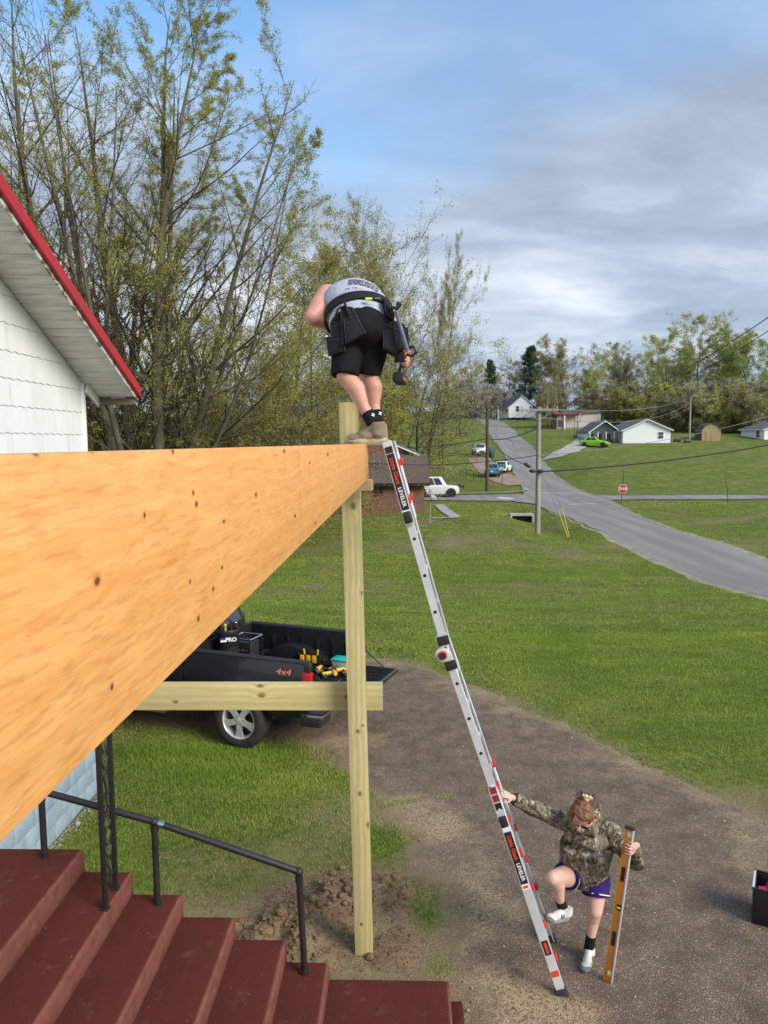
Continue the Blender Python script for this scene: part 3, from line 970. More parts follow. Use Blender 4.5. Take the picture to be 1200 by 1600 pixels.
# shingle courses with wavy lower edges, each shingle its own piece
sh, sw = 0.265, 0.61
zc0 = 1.25
for r_ in range(19):
    z0 = zc0 + r_ * sh
    y = 4.45 - (sw / 2 if r_ % 2 else 0)
    while y < CY - 0.07:
        y1 = min(y + sw, CY - 0.055)
        ya = y + 0.0015; yb = y1 - 0.0015
        ztop = z0 + sh + 0.03
        lim_a, lim_b = soff(ya) - 0.005, soff(yb) - 0.005
        if lim_a < z0 + 0.03: y += sw; continue
        n = 17
        low, up = [], []
        for i in range(n):
            yy = ya + (yb - ya) * i / (n - 1)
            low.append((yy, z0 + 0.007 * math.sin(yy * 2 * PI / 0.153 + r_) + 0.002 * math.sin(yy * 31)))
            up.append((yy, min(ztop, soff(yy) - 0.005)))
        good = [i for i in range(n) if up[i][1] > low[i][1] + 0.004]
        if len(good) > 2:
            vs, fs = [], []
            for i in good:
                tilt = 0.009
                zt = up[i][1]; fr = (zt - z0) / (sh + 0.03)
                vs += [(WX + 0.001 + tilt, low[i][0], low[i][1]), (WX + 0.001 + tilt * (1 - fr), up[i][0], zt), (WX - 0.008 + tilt * 0.4, low[i][0], low[i][1]), (WX - 0.012, up[i][0], zt)]
            for q in range(len(good) - 1):
                b = q * 4
                fs += [(b, b + 4, b + 5, b + 1), (b + 2, b + 3, b + 7, b + 6), (b, b + 2, b + 6, b + 4)]
            mb = MB(); mb.add(vs, fs)
            mb.build('shingle', M_SIDING, house, sm=False)
        y += sw
# corner board
mb = MB(); mb.box((WX - 0.02, CY - 0.055, 1.25), (WX + 0.024, CY + 0.02, soff(CY) - 0.002), None, 0.003); mb.build('corner_board', M_WHITE, house)
# soffit boards between wall and rake, running across
yy = 4.5
TIP = 9.22
sl = math.sqrt(1 + 0.49 ** 2)
while yy < TIP - 0.04:
    y1 = min(yy + 0.127, TIP - 0.02)
    mb = MB()
    za, zb = soff(yy + 0.003), soff(y1 - 0.002)
    j = 0.0025 * vnoise(np.array([yy * 7.0]), np.array([0.3]))[0]
    xa = WX - (0.02 if y1 < CY + 0.02 else 1.5)
    vs = [(xa, yy + 0.003, za + j), (RX - 0.02, yy + 0.003, za + j), (RX - 0.02, y1 - 0.002, zb + j), (xa, y1 - 0.002, zb + j)]
    vs += [(a_, b_, c_ + 0.018) for a_, b_, c_ in vs]
    mb.add(vs, [(0, 3, 2, 1), (4, 5, 6, 7), (0, 1, 5, 4), (1, 2, 6, 5), (2, 3, 7, 6), (3, 0, 4, 7)])
    mb.build('soffit_board', M_SOFFIT, house, bevel=0.0015, segs=1)
    yy += 0.13


def sloped(x0, x1, lo, hi, ya, yb):
    mb = MB()
    vs = []
    for y in (ya, yb):
        z = soff(y)
        vs += [(x0, y, z + lo), (x1, y, z + lo), (x1, y, z + hi), (x0, y, z + hi)]
    mb.add(vs, [(0, 1, 2, 3), (7, 6, 5, 4), (0, 4, 5, 1), (1, 5, 6, 2), (2, 6, 7, 3), (3, 7, 4, 0)])
    return mb


sloped(RX - 0.019, RX, -0.022, 0.10, RY, TIP).build('rake_board', M_PEEL, house)
roof = sloped(WX - 9.0, RX + 0.03, 0.10, 0.125, RY, TIP + 0.03).build('roof', M_REDMETAL, house, sm=False)
sloped(WX - 9.0, RX + 0.03, 0.101, 0.126, -0.4, RY).build('roof_slope', M_REDMETAL, house, sm=False)
sloped(RX + 0.002, RX + 0.034, 0.02, 0.165, RY, TIP + 0.03).build('rake_trim', M_REDMETAL, roof)
sloped(RX + 0.034, RX + 0.046, 0.02, 0.055, RY, TIP + 0.03).build('trim_hem', M_REDMETAL, roof)
mb = MB(); mb.box((WX - 9.0, TIP - 0.02, soff(TIP) - 0.06), (RX - 0.02, TIP, soff(TIP) + 0.08)); mb.build('eave_board', M_PEEL, house)
M_OLDWOOD = mat('weathered_board', (0.17, 0.12, 0.075), (0.09, 0.065, 0.045), 4, 0.85, 0, 0.4, 40, 0.004, (0.4, 5, 5))
mb = MB(); mb.box((WX + 0.1, TIP - 0.06, soff(TIP) - 0.075), (RX - 0.03, TIP - 0.022, soff(TIP) + 0.0)); mb.build('lookout_block', M_OLDWOOD, house)
mb = MB(); mb.bar((WX + 0.05, CY - 0.0, soff(CY) - 0.07), (WX + 0.05, TIP - 0.03, soff(TIP) - 0.055), 0.03, 0.11); mb.build('rafter_tail', M_WHITE, house)
# ------------------------------------------------------------------ trees
def _norm(v): return v / (np.linalg.norm(v, axis=-1, keepdims=True) + 1e-9)


def grow_level(rg, P, D, L, R0, n, wig, trop, taper, sag=0.0):
    """grow B branches at once: returns points (B,n+1,3), tangents, radii"""
    B = len(P)
    pts = np.zeros((B, n + 1, 3)); pts[:, 0] = P
    tan = np.zeros((B, n + 1, 3)); d = _norm(D); tan[:, 0] = d
    for i in range(n):
        d = _norm(d + rg.normal(0, wig, (B, 3)) + np.array([0, 0, 1.0]) * (trop - sag * (i + 1) / n))
        pts[:, i + 1] = pts[:, i] + d * (L / n)[:, None]
        tan[:, i + 1] = d
    t = np.linspace(0, 1, n + 1)
    rad = R0[:, None] * (1 - (1 - taper) * t[None, :] ** 0.9)
    return pts, tan, rad


def tubes_np(pts, tan, rad, k):
    B, n1, _ = pts.shape
    ref = np.where(np.abs(tan[:, :1, 2:3]) < 0.9, np.array([0, 0, 1.0]), np.array([1.0, 0, 0]))
    x = _norm(np.cross(tan, np.broadcast_to(ref, tan.shape)))
    y = np.cross(tan, x)
    a = 2 * PI * np.arange(k) / k
    V = pts[:, :, None, :] + rad[:, :, None, None] * (x[:, :, None, :] * np.cos(a)[None, None, :, None] + y[:, :, None, :] * np.sin(a)[None, None, :, None])
    V = V.reshape(-1, 3)
    b = np.arange(B)[:, None, None] * (n1 * k); i = np.arange(n1 - 1)[None, :, None] * k; j = np.arange(k)[None, None, :]
    j2 = (j + 1) % k
    F = np.stack([b + i + j, b + i + j2, b + i + k + j2, b + i + k + j], -1).reshape(-1, 4)
    return V, F


def merge_np(parts):
    vs, fs, o = [], [], 0
    for v, f in parts:
        vs.append(v); fs.append(f + o); o += len(v)
    return np.concatenate(vs), np.concatenate(fs)


def leaves_np(rg, C, size, flat=0.0, narrow=0.55):
    """one leaf-sized diamond per centre"""
    n = len(C)
    a = _norm(rg.normal(0, 1, (n, 3)) * np.array([1, 1, 1 - flat * 0.7]))
    b = _norm(np.cross(a, rg.normal(0, 1, (n, 3))))
    s = size * rg.uniform(0.6, 1.35, n)[:, None]
    V = np.stack([C - a * s * 0.9 - b * s * narrow * 0.55, C - a * s * 0.5 + b * s * narrow, C + a * s * 1.15], 1).reshape(-1, 3)
    return V, np.arange(n * 3).reshape(-1, 3)


def make_tree(seed, stems, levels, leaf, name='tree'):
    """stems: dict(P, D, L, R); levels: child rules; leaf: dict(per, size, ...) -> three meshes"""
    rg = np.random.default_rng(seed)
    st = stems
    pts, tan, rad = grow_level(rg, st['P'], st['D'], st['L'], st['R'], st.get('n', 12), st.get('wig', 0.03), st.get('trop', 0.02), st.get('taper', 0.12))
    trunk = [tubes_np(pts, tan, rad, st.get('k', 9))]
    limbs = []
    par = (pts, tan, rad, st['L'])
    for li, lv in enumerate(levels):
        pts, tan, rad, L = par
        B, n1, _ = pts.shape
        m = lv['n']
        tt = lv['t'][0] + (lv['t'][1] - lv['t'][0]) * (np.arange(m)[None, :] + rg.uniform(0, 1, (B, m))) / m
        f = tt * (n1 - 1); i0 = np.clip(f.astype(int), 0, n1 - 2); fr = (f - i0)[..., None]
        bi = np.arange(B)[:, None]
        P = pts[bi, i0] * (1 - fr) + pts[bi, i0 + 1] * fr
        T = _norm(tan[bi, i0] * (1 - fr) + tan[bi, i0 + 1] * fr)
        r = rad[bi, i0] * (1 - fr[..., 0]) + rad[bi, i0 + 1] * fr[..., 0]
        az = rg.uniform(0, 2 * PI, (B, 1)) + np.arange(m)[None, :] * 2.399 + rg.normal(0, 0.4, (B, m))
        ref = np.where(np.abs(T[..., 2:3]) < 0.95, np.array([0, 0, 1.0]), np.array([1.0, 0, 0]))
        x = _norm(np.cross(T, ref)); y = np.cross(T, x)
        an = np.radians(rg.normal(lv['ang'][0], lv['ang'][1], (B, m)))[..., None]
        D = T * np.cos(an) + (x * np.cos(az)[..., None] + y * np.sin(az)[..., None]) * np.sin(an)
        shape = lv.get('shape', lambda u: 1 - 0.6 * u)
        u = (tt - lv['t'][0]) / max(1e-6, lv['t'][1] - lv['t'][0])
        CL = L[:, None] * lv['len'] * shape(u) * rg.uniform(0.65, 1.25, (B, m))
        CR = np.minimum(r * 0.8, np.maximum(lv.get('rmin', 0.004), r * lv['rr']))
        k = np.ones((B, m), bool)
        if 'drop' in lv: k = rg.uniform(0, 1, (B, m)) > lv['drop']
        P, D, CL, CR = P[k], D[k], CL[k], CR[k]
        pts, tan, rad = grow_level(rg, P, D, CL, CR, lv['seg'], lv.get('wig', 0.12), lv.get('trop', 0.04), lv.get('taper', 0.3), lv.get('sag', 0))
        (trunk if lv.get('trunk') else limbs).append(tubes_np(pts, tan, rad, lv['k']))
        par = (pts, tan, rad, CL)
    crown = None
    if leaf:
        pts = par[0]; B, n1, _ = pts.shape
        # whole boughs leaf out earlier or later than their neighbours
        mid = pts[:, -1]
        s = leaf.get('clump', 3.0)
        w = vnoise(mid[:, 0] / s + seed, mid[:, 1] / s + mid[:, 2] / s * 0.7, seed) + 0.5 * vnoise(mid[:, 2] / s * 1.7, mid[:, 0] / s + seed * 2, seed + 5)
        cnt = leaf['per'] * np.clip(0.75 + leaf.get('uneven', 0.8) * w, 0, 2.2)
        if 'zfade' in leaf:
            z0, z1 = leaf['zfade']; cnt = cnt * np.clip((mid[:, 2] - z0) / (z1 - z0), leaf.get('zmin', 0.05), 1)
        cnt = rg.poisson(cnt)
        bi = np.repeat(np.arange(B), cnt)
        u = rg.uniform(0.15, 1.0, len(bi)) * (n1 - 1); i0 = np.clip(u.astype(int), 0, n1 - 2); fr = (u - i0)[:, None]
        C = pts[bi, i0] * (1 - fr) + pts[bi, i0 + 1] * fr + rg.normal(0, leaf.get('spread', 0.08), (len(bi), 3))
        crown = leaves_np(rg, C, leaf['size'], narrow=leaf.get('narrow', 0.55))
    out = {}
    v, f = merge_np(trunk); out['trunk'] = np_mesh('trunk', v, f)
    if limbs: v, f = merge_np(limbs); out['branches'] = np_mesh('branches', v, f)
    if crown is not None: out['crown'] = np_mesh('crown', *crown)
    for k_ in ('trunk', 'branches'):
        if k_ in out: smooth(out[k_], 180)
    return out


def bark(name, c1, c2):
    t = NT(name)
    v = t.coord('Object', (1, 1, 0.25))
    n = t.noise(v, 6, 6, 0.7); n2 = t.noise(t.coord('Object'), 0.7, 4, 0.6)
    t.set(col=t.mix(t.ramp(n2, [(0.35, 0.0), (0.7, 0.6)]), t.ramp(n, [(0.3, c1), (0.7, c2)]), (c2[0] * 1.1, c2[1] * 1.12, c2[2])), rough=0.95, spec=0.1)
    t.bump(n, 0.6, 0.03)
    return t.m


def leafmat(name, c1, c2, c3, trans=0.35, sc=0.6):
    t = NT(name)
    v = t.coord('Object')
    n = t.noise(v, sc, 4, 0.6); n2 = t.noise(v, 9, 2, 0.6)
    r = t.new('ObjectInfo').outputs['Random']
    c = t.mix(t.ramp(n, [(0.36, 0.0), (0.64, 1.0)]), c1, c2)
    c = t.mix(t.ramp(n2, [(0.4, 0.0), (0.7, 0.8)]), c, c3)
    h = t.new('HueSaturation'); t.l.new(c, h.inputs['Color'])
    t.l.new(t.math('MULTIPLY_ADD', r, 0.03, 0.485), h.inputs['Hue']); t.l.new(t.math('MULTIPLY_ADD', r, 0.35, 0.82), h.inputs['Value'])
    t.set(col=h.outputs[0], rough=0.75, spec=0.2)
    tr = t.new('BsdfTranslucent'); t.l.new(h.outputs[0], tr.inputs[0])
    mx = t.new('MixShader'); mx.inputs[0].default_value = trans
    t.l.new(t.b.outputs[0], mx.inputs[1]); t.l.new(tr.outputs[0], mx.inputs[2]); t.l.new(mx.outputs[0], t.out.inputs[0])
    return t.m


M_BARK = bark('grey_bark', (0.055, 0.046, 0.035), (0.16, 0.14, 0.105))
M_BARKD = bark('dark_bark', (0.035, 0.028, 0.022), (0.10, 0.083, 0.064))
M_LEAF_OLIVE = leafmat('olive_spring_leaf', (0.31, 0.285, 0.07), (0.41, 0.36, 0.075), (0.22, 0.22, 0.06), 0.3)
M_LEAF_BUFF = leafmat('buff_spring_bud', (0.31, 0.285, 0.125), (0.38, 0.34, 0.13), (0.23, 0.215, 0.10), 0.3)
M_LEAF_GREEN = leafmat('fresh_green_leaf', (0.29, 0.36, 0.10), (0.38, 0.42, 0.13), (0.20, 0.27, 0.075), 0.25)
M_LEAF_RUST = leafmat('rusty_spring_bud', (0.23, 0.195, 0.115), (0.28, 0.24, 0.12), (0.17, 0.15, 0.09), 0.25)
M_NEEDLE = leafmat('evergreen_needle', (0.04, 0.085, 0.04), (0.06, 0.11, 0.05), (0.025, 0.055, 0.03), 0.1)
M_BLOSSOM = leafmat('white_blossom', (0.52, 0.50, 0.44), (0.62, 0.60, 0.55), (0.3, 0.28, 0.22), 0.3)

_TCOUNT = {}


def tree_thing(name, label, meshes, mats, loc, rotz=0, scale=1.0, group=None, cat='tree'):
    """share meshes between alike trees; mats = trunk, branches, crown"""
    o = bpy.data.objects.new(name, None); COL.objects.link(o)
    o.location = loc; o.rotation_euler = (0, 0, rotz)
    o.scale = (scale,) * 3 if isinstance(scale, (int, float)) else scale
    tag(o, label, cat, group)
    for k_, m in zip(('trunk', 'branches', 'crown'), mats):
        if k_ not in meshes or m is None: continue
        me_ = meshes[k_]
        c = bpy.data.objects.new(k_, me_); COL.objects.link(c); c.parent = o
        if not me_.materials: me_.materials.append(m)
        if me_.materials[0] != m:
            c.material_slots[0].link = 'OBJECT'; c.material_slots[0].material = m
    return o


def stems_fan(rg, ns, spread, tilt0, tilt1, L0, L1, r0, r1, **k):
    az = np.arange(ns) * 2.399 + rg.uniform(0, 0.6, ns)
    rad = spread * np.sqrt(rg.uniform(0.1, 1, ns))
    P = np.stack([rad * np.cos(az), rad * np.sin(az), np.full(ns, -0.3)], 1)
    tl = np.radians(np.linspace(tilt0, tilt1, ns))
    D = np.stack([np.sin(tl) * np.cos(az), np.sin(tl) * np.sin(az), np.cos(tl)], 1)
    f = np.linspace(1, 0, ns)
    return dict(P=P, D=D, L=L1 + (L0 - L1) * f, R=r1 + (r0 - r1) * f, **k)


rgT = np.random.default_rng(5)
# --- the tall many-stemmed tree beyond the roof
ROUND = lambda u: 0.40 + 0.70 * np.sin(PI * np.clip(u * 0.72 + 0.22, 0, 1))
A = make_tree(11, stems_fan(rgT, 11, 0.42, 1, 25, 24, 18, 0.34, 0.12, n=14, wig=0.03, trop=0.014, taper=0.05),
              [dict(n=18, t=(0.17, 0.99), ang=(40, 9), len=0.36, shape=lambda u: 1.05 - 0.72 * u, rr=0.40, rmin=0.018, seg=7, k=4, wig=0.07, trop=0.05, taper=0.15),
               dict(n=10, t=(0.12, 0.99), ang=(36, 10), len=0.36, rr=0.5, rmin=0.009, seg=4, k=3, wig=0.10, trop=0.045, taper=0.3),
               dict(n=9, t=(0.10, 1.0), ang=(38, 14), len=0.34, rr=0.6, rmin=0.0055, seg=3, k=3, wig=0.14, trop=0.04, taper=0.4)],
              dict(per=17, size=0.036, spread=0.055, clump=3.0, uneven=1.3, zfade=(3.0, 8.5), zmin=0.4))
# --- forked leaning trees, nearly bare, at the left edge
stB = dict(P=np.array([[0, 0, -0.3], [0.25, 0.1, -0.3], [0.9, 0.7, -0.3], [-0.4, 0.5, -0.3]]), D=_norm(np.array([[-0.12, 0, 1], [0.02, 0.0, 1], [0.03, 0.02, 1], [-0.22, 0.05, 1.0]])),
           L=np.array([23.0, 21.0, 20.0, 19.0]), R=np.array([0.36, 0.17, 0.22, 0.17]), n=14, wig=0.03, trop=0.015, taper=0.06)
B_ = make_tree(23, stB,
               [dict(n=15, t=(0.24, 0.98), ang=(36, 9), len=0.42, shape=lambda u: 1.05 - 0.75 * u, rr=0.45, rmin=0.022, seg=7, k=5, wig=0.08, trop=0.06, taper=0.15),
                dict(n=9, t=(0.15, 0.98), ang=(38, 10), len=0.36, rr=0.5, rmin=0.010, seg=4, k=4, wig=0.11, trop=0.05, taper=0.3),
                dict(n=7, t=(0.15, 1.0), ang=(40, 14), len=0.34, rr=0.6, rmin=0.006, seg=3, k=3, wig=0.15, trop=0.05, taper=0.4)],
               dict(per=1.6, size=0.04, spread=0.08, clump=3.0, uneven=1.4))
# --- mid-distance woodland trees
def mid_tree(seed, H, stems=3, leafper=7, leaf=0.085, ang=45, clear=0.15, wide=0.42, sag=0.0, spread=0.3, tilt=12, uneven=0.9, n1=13, n2=7, n3=5, lspread=0.16):
    rg = np.random.default_rng(seed)
    return make_tree(seed, stems_fan(rg, stems, spread, 1, tilt, H, H * 0.82, H * 0.0125, H * 0.008, n=10, wig=0.05, trop=0.02, taper=0.06),
                     [dict(n=n1, t=(clear, 0.99), ang=(ang, 10), len=wide, shape=ROUND, rr=0.40, rmin=0.016, seg=6, k=4, wig=0.09, trop=0.045, taper=0.15, sag=sag),
                      dict(n=n2, t=(0.12, 0.99), ang=(42, 12), len=0.42, rr=0.5, rmin=0.010, seg=4, k=3, wig=0.12, trop=0.03, taper=0.3, sag=sag),
                      dict(n=n3, t=(0.12, 1.0), ang=(42, 14), len=0.42, rr=0.6, rmin=0.007, seg=2, k=3, wig=0.16, trop=0.03, taper=0.4, sag=sag)],
                     dict(per=leafper * 1.15, size=leaf * 1.15, spread=lspread * 0.8, clump=H * 0.16, uneven=uneven) if leafper else None)


T_MID = [mid_tree(31, 15, 3, 13, 0.050, 48, 0.14, 0.42, n1=17, n2=9, n3=8, tilt=16), mid_tree(32, 14, 3, 12, 0.050, 44, 0.14, 0.42, n1=16, n2=9, n3=8, tilt=18), mid_tree(33, 15, 2, 14, 0.048, 44, 0.2, 0.42, n1=18, n2=10, n3=9)]
T_UND = [mid_tree(41, 10, 5, 11, 0.045, 58, 0.06, 0.55, 0.10, 0.8, 28, 0.8, n1=13, n2=8, n3=7), mid_tree(42, 9.5, 5, 10, 0.045, 62, 0.05, 0.6, 0.12, 0.9, 34, 0.8, n1=13, n2=8, n3=7)]
T_FAR = [mid_tree(51, 17, 2, 20, 0.105, 52, 0.12, 0.42, n1=16, n2=8, n3=6, lspread=0.28, uneven=0.7), mid_tree(52, 17, 2, 20, 0.105, 46, 0.14, 0.40, n1=17, n2=8, n3=6, lspread=0.28, uneven=0.8), mid_tree(53, 17, 2, 9, 0.10, 46, 0.18, 0.42, n1=18, n2=9, n3=8, lspread=0.2)]
T_BARE = [mid_tree(61, 14, 2, 0, 0.1, 46, 0.18, 0.42, n1=16, n2=9, n3=8)]
T_SHRUB = [mid_tree(71, 5.5, 6, 14, 0.085, 50, 0.05, 0.5, 0.0, 0.8, 40, n1=9, n2=6, n3=5)]
# --- evergreen
def conifer(seed, H):
    rg = np.random.default_rng(seed)
    return make_tree(seed, dict(P=np.array([[0, 0, -0.3]]), D=np.array([[0, 0, 1.0]]), L=np.array([H]), R=np.array([H * 0.016]), n=12, wig=0.01, trop=0.02, taper=0.05),
                     [dict(n=70, t=(0.10, 0.99), ang=(80, 8), len=0.30, shape=lambda u: 1.05 - 0.95 * u, rr=0.3, rmin=0.02, seg=4, k=3, wig=0.08, trop=0.05, taper=0.2),
                      dict(n=9, t=(0.15, 1.0), ang=(50, 12), len=0.32, rr=0.5, rmin=0.012, seg=2, k=3, wig=0.1, trop=0.02, taper=0.4)],
                     dict(per=34, size=0.17, spread=0.24, clump=2.0, uneven=0.5))


T_CON = conifer(81, 16)


def put(name, label, proto, mats, px, top, Y, h0, rot=None, wide=1.0, group=None, cat='tree'):
    """stand a tree of native height h0 where the photo shows it, its top at pixel row `top`"""
    p = at_y(px, 692, Y); g = hz1(p.x, Y)
    H = at_y(px, top, Y).z - g
    s = H / h0
    return tree_thing(name, label, proto, mats, (p.x, Y, g), (px * 0.37) % 6.28 if rot is None else rot, (s * wide, s * wide, s), group, cat)


M_FAR_OL = leafmat('far_olive_leaf', (0.40, 0.375, 0.12), (0.50, 0.45, 0.13), (0.30, 0.30, 0.10), 0.3)
M_FAR_BU = leafmat('far_buff_bud', (0.38, 0.36, 0.19), (0.45, 0.41, 0.19), (0.29, 0.28, 0.15), 0.3)
M_FAR_RU = leafmat('far_brown_bud', (0.31, 0.27, 0.17), (0.36, 0.32, 0.18), (0.24, 0.21, 0.14), 0.3)
OL, BU, GR, RU = (M_BARK, M_BARKD, M_LEAF_OLIVE), (M_BARKD, M_BARKD, M_LEAF_BUFF), (M_BARK, M_BARKD, M_LEAF_GREEN), (M_BARKD, M_BARKD, M_LEAF_RUST)
p = at_y(232, 692, 32)
tree_thing('tall_tree', 'tallest many-stemmed tree with yellow-green buds above the red roof edge', A, (M_BARK, M_BARKD, M_LEAF_OLIVE), (p.x, 32, hz1(p.x, 32)), 0.4, (1.12, 1.12, 1.0))
p = at_y(118, 692, 30)
tree_thing('tall_tree', 'nearly bare forked tree at the far left leaning over the red roof', B_, (M_BARK, M_BARKD, M_LEAF_BUFF), (p.x, 30, hz1(p.x, 30)), 0.0)
put('woodland_tree', 'slim grey woodland tree between the bare forked tree and the tall budding tree', T_BARE[0], BU, 165, 60, 41, 14, None, 0.8)
put('woodland_tree', 'bare-topped woodland tree at the left picture edge behind the forked tree', T_BARE[0], BU, 20, 80, 44, 14, 2.0)
put('woodland_tree', 'round budding tree directly behind the bending man', T_MID[0], OL, 575, 345, 76, 15)
put('woodland_tree', 'budding tree left of the bending man and below the tall tree', T_MID[1], BU, 470, 395, 50, 14)
put('woodland_tree', 'thin budding tree just right of the bending man above his tool belt', T_MID[2], BU, 606, 385, 84, 15, None, 0.7)
put('woodland_tree', 'broad tree with a thick trunk standing left of the dark utility pole', T_MID[2], OL, 690, 425, 95, 15, 0.5, 0.42)
for i, (x_, t_, Y_, k_, m_, lab) in enumerate([
        (200, 545, 36, 0, OL, 'low yellow-green tree right beside the end of the red roof edge'),
        (300, 500, 39, 1, BU, 'low tangled tree above the middle of the orange beam'),
        (395, 470, 42, 0, OL, 'low tangled tree left of the bending man with olive buds'),
        (425, 520, 38, 1, OL, 'low spreading tree just left of the pine post top'),
        (450, 530, 46, 0, BU, 'low dense tree behind the post and the boots of the bending man'),
        (596, 480, 80, 1, OL, 'low spreading tree right behind the cordless driver'),
        (655, 520, 86, 0, BU, 'low spreading tree above the porch roof behind the brick house'),
        (250, 600, 34, 1, RU, 'small dark rust-budded tree over the beam below the tall tree'),
        (350, 590, 35, 0, BU, 'small dense tree over the middle of the beam'),
        (140, 620, 46, 0, RU, 'dark low tree in the gap between white corner board and eave')]):
    put('understory_tree', lab, T_UND[k_], m_, x_, t_, Y_, 10.5)
# --- hillside beyond the cross street
OL, BU, RU = (M_BARK, M_BARK, M_FAR_OL), (M_BARK, M_BARK, M_FAR_BU), (M_BARK, M_BARKD, M_FAR_RU)
for x_, t_, Y_, pr, h0, m_, w_, lab in [
        (741, 538, 235, T_BARE[0], 14.5, BU, 1.0, 'bare grey tree at the top of the hill road'),
        (795, 545, 250, T_BARE[0], 14.5, BU, 1.0, 'bare grey tree between the two dark evergreens'),
        (715, 575, 225, T_BARE[0], 14.5, BU, 1.0, 'bare grey tree left of the top of the hill road'),
        (728, 582, 245, T_FAR[2], 17, BU, 1.2, 'grey-budded tree right at the crest of the hill road'),
        (758, 575, 255, T_FAR[2], 17, BU, 1.2, 'grey-budded tree behind the small dark evergreen'),
        (806, 570, 240, T_FAR[2], 17, RU, 1.2, 'brown-budded tree just left of the large dark evergreen'),
        (690, 600, 230, T_FAR[2], 17, BU, 1.3, 'grey-budded tree seen behind the broad tree left of the road'),
        (767, 563, 215, T_CON, 15.7, (M_BARKD, M_BARKD, M_NEEDLE), 1.0, 'small dark evergreen right of the hill road'),
        (826, 543, 205, T_CON, 15.7, (M_BARKD, M_BARKD, M_NEEDLE), 1.25, 'large dark evergreen above the small white gabled house'),
        (735, 596, 205, T_SHRUB[0], 5.8, (M_BARKD, M_BARKD, M_BLOSSOM), 1.3, 'white-blossomed tree left of the hill road'),
        (765, 602, 200, T_SHRUB[0], 5.8, (M_BARKD, M_BARKD, M_BLOSSOM), 1.2, 'white-blossomed tree in front of the small evergreen'),
        (852, 600, 150, T_SHRUB[0], 5.8, BU, 0.42, 'pale budding small tree behind the front utility pole'),
        (884, 522, 182, T_FAR[0], 19.5, BU, 1.15, 'round-crowned grey-budded tree behind the red-roofed building'),
        (860, 560, 196, T_FAR[2], 18.5, BU, 1.0, 'thin woodland tree right of the large evergreen'),
        (930, 545, 186, T_FAR[1], 19.5, OL, 1.0, 'yellow-green woodland tree right of the red-roofed building'),
        (958, 535, 195, T_FAR[2], 18.5, BU, 1.0, 'bare-topped woodland tree left above the white ranch house'),
        (985, 548, 165, T_FAR[0], 19.5, BU, 1.0, 'grey-olive woodland tree right above the white ranch house roof'),
        (1012, 540, 182, T_FAR[1], 19.5, OL, 0.9, 'olive woodland tree behind the white ranch house gable'),
        (1042, 508, 160, T_FAR[1], 19.5, OL, 1.1, 'big yellow-olive tree behind the right end of the white ranch house'),
        (1068, 545, 178, T_FAR[2], 18.5, BU, 1.0, 'bare woodland tree left of the tallest hillside tree'),
        (1095, 490, 152, T_FAR[2], 18.5, OL, 1.1, 'tallest thin-crowned hillside tree above the barn-shaped shed'),
        (1135, 545, 165, T_FAR[2], 18.5, RU, 1.1, 'brown bare woodland tree right of the barn-shaped shed'),
        (1172, 505, 142, T_FAR[0], 19.5, GR, 1.1, 'fresh green tree near the right picture edge'),
        (1212, 515, 150, T_FAR[1], 19.5, GR, 1.2, 'fresh green tree cut off by the right picture edge'),
        (912, 575, 188, T_FAR[0], 19.5, OL, 1.0, 'short yellow-green tree behind the bare yard tree'),
        (900, 592, 124, T_BARE[0], 14.5, (M_BARKD, M_BARKD, None), 0.7, 'bare dark yard tree in front of the red-roofed building')]:
    put('hillside_tree', lab, pr, m_, x_, t_, Y_, h0, None, w_)
for x_, t_, Y_, m_, lab in [
        (873, 612, 178, BU, 'brownish shrub left of the red-roofed building'), (945, 608, 168, RU, 'brown shrub above the left end of the white ranch house'),
        (975, 600, 152, OL, 'olive shrub above the porch of the white ranch house'), (1008, 606, 150, BU, 'shrub above the ridge of the white ranch house'),
        (1035, 600, 146, OL, 'olive shrub above the right eave of the white ranch house'), (1062, 610, 140, RU, 'brown shrub between ranch house and shed'),
        (1090, 602, 138, BU, 'shrub behind the barn-shaped shed'), (1120, 600, 140, RU, 'brown shrub behind the right side of the shed'),
        (1148, 604, 136, OL, 'olive shrub right of the shed'), (1178, 600, 132, BU, 'brownish shrub left of the white building at the right edge'),
        (1205, 598, 136, RU, 'brown shrub behind the white building at the right edge'), (930, 622, 178, BU, 'shrub right behind the red-roofed building'),
        (808, 668, 150, (M_BARKD, M_BARKD, M_NEEDLE), 'dark round evergreen bush below the small white gabled house'), (822, 672, 142, (M_BARKD, M_BARKD, M_NEEDLE), 'second dark evergreen bush beside the round one'),
        (705, 625, 190, BU, 'grey shrub left of the hill road'), (690, 640, 170, RU, 'brown shrub behind the broad tree left of the road')]:
    put('shrub', lab, T_SHRUB[0], m_, x_, t_, Y_, 5.8, None, 1.1, None, 'shrub')
# sapling by the side street and bare bush at the right
tree_thing('sapling', 'small leafless sapling leaning beside the right-hand street', mid_tree(91, 3.4, 1, 0, 0.1, 45, 0.3, 0.5, n1=7, n2=4, n3=3), (M_BARKD, M_BARKD, None),
           (*at_y(1138, 775, 58).xy, hz1(*at_y(1138, 775, 58).xy)), 1.0, 0.85)
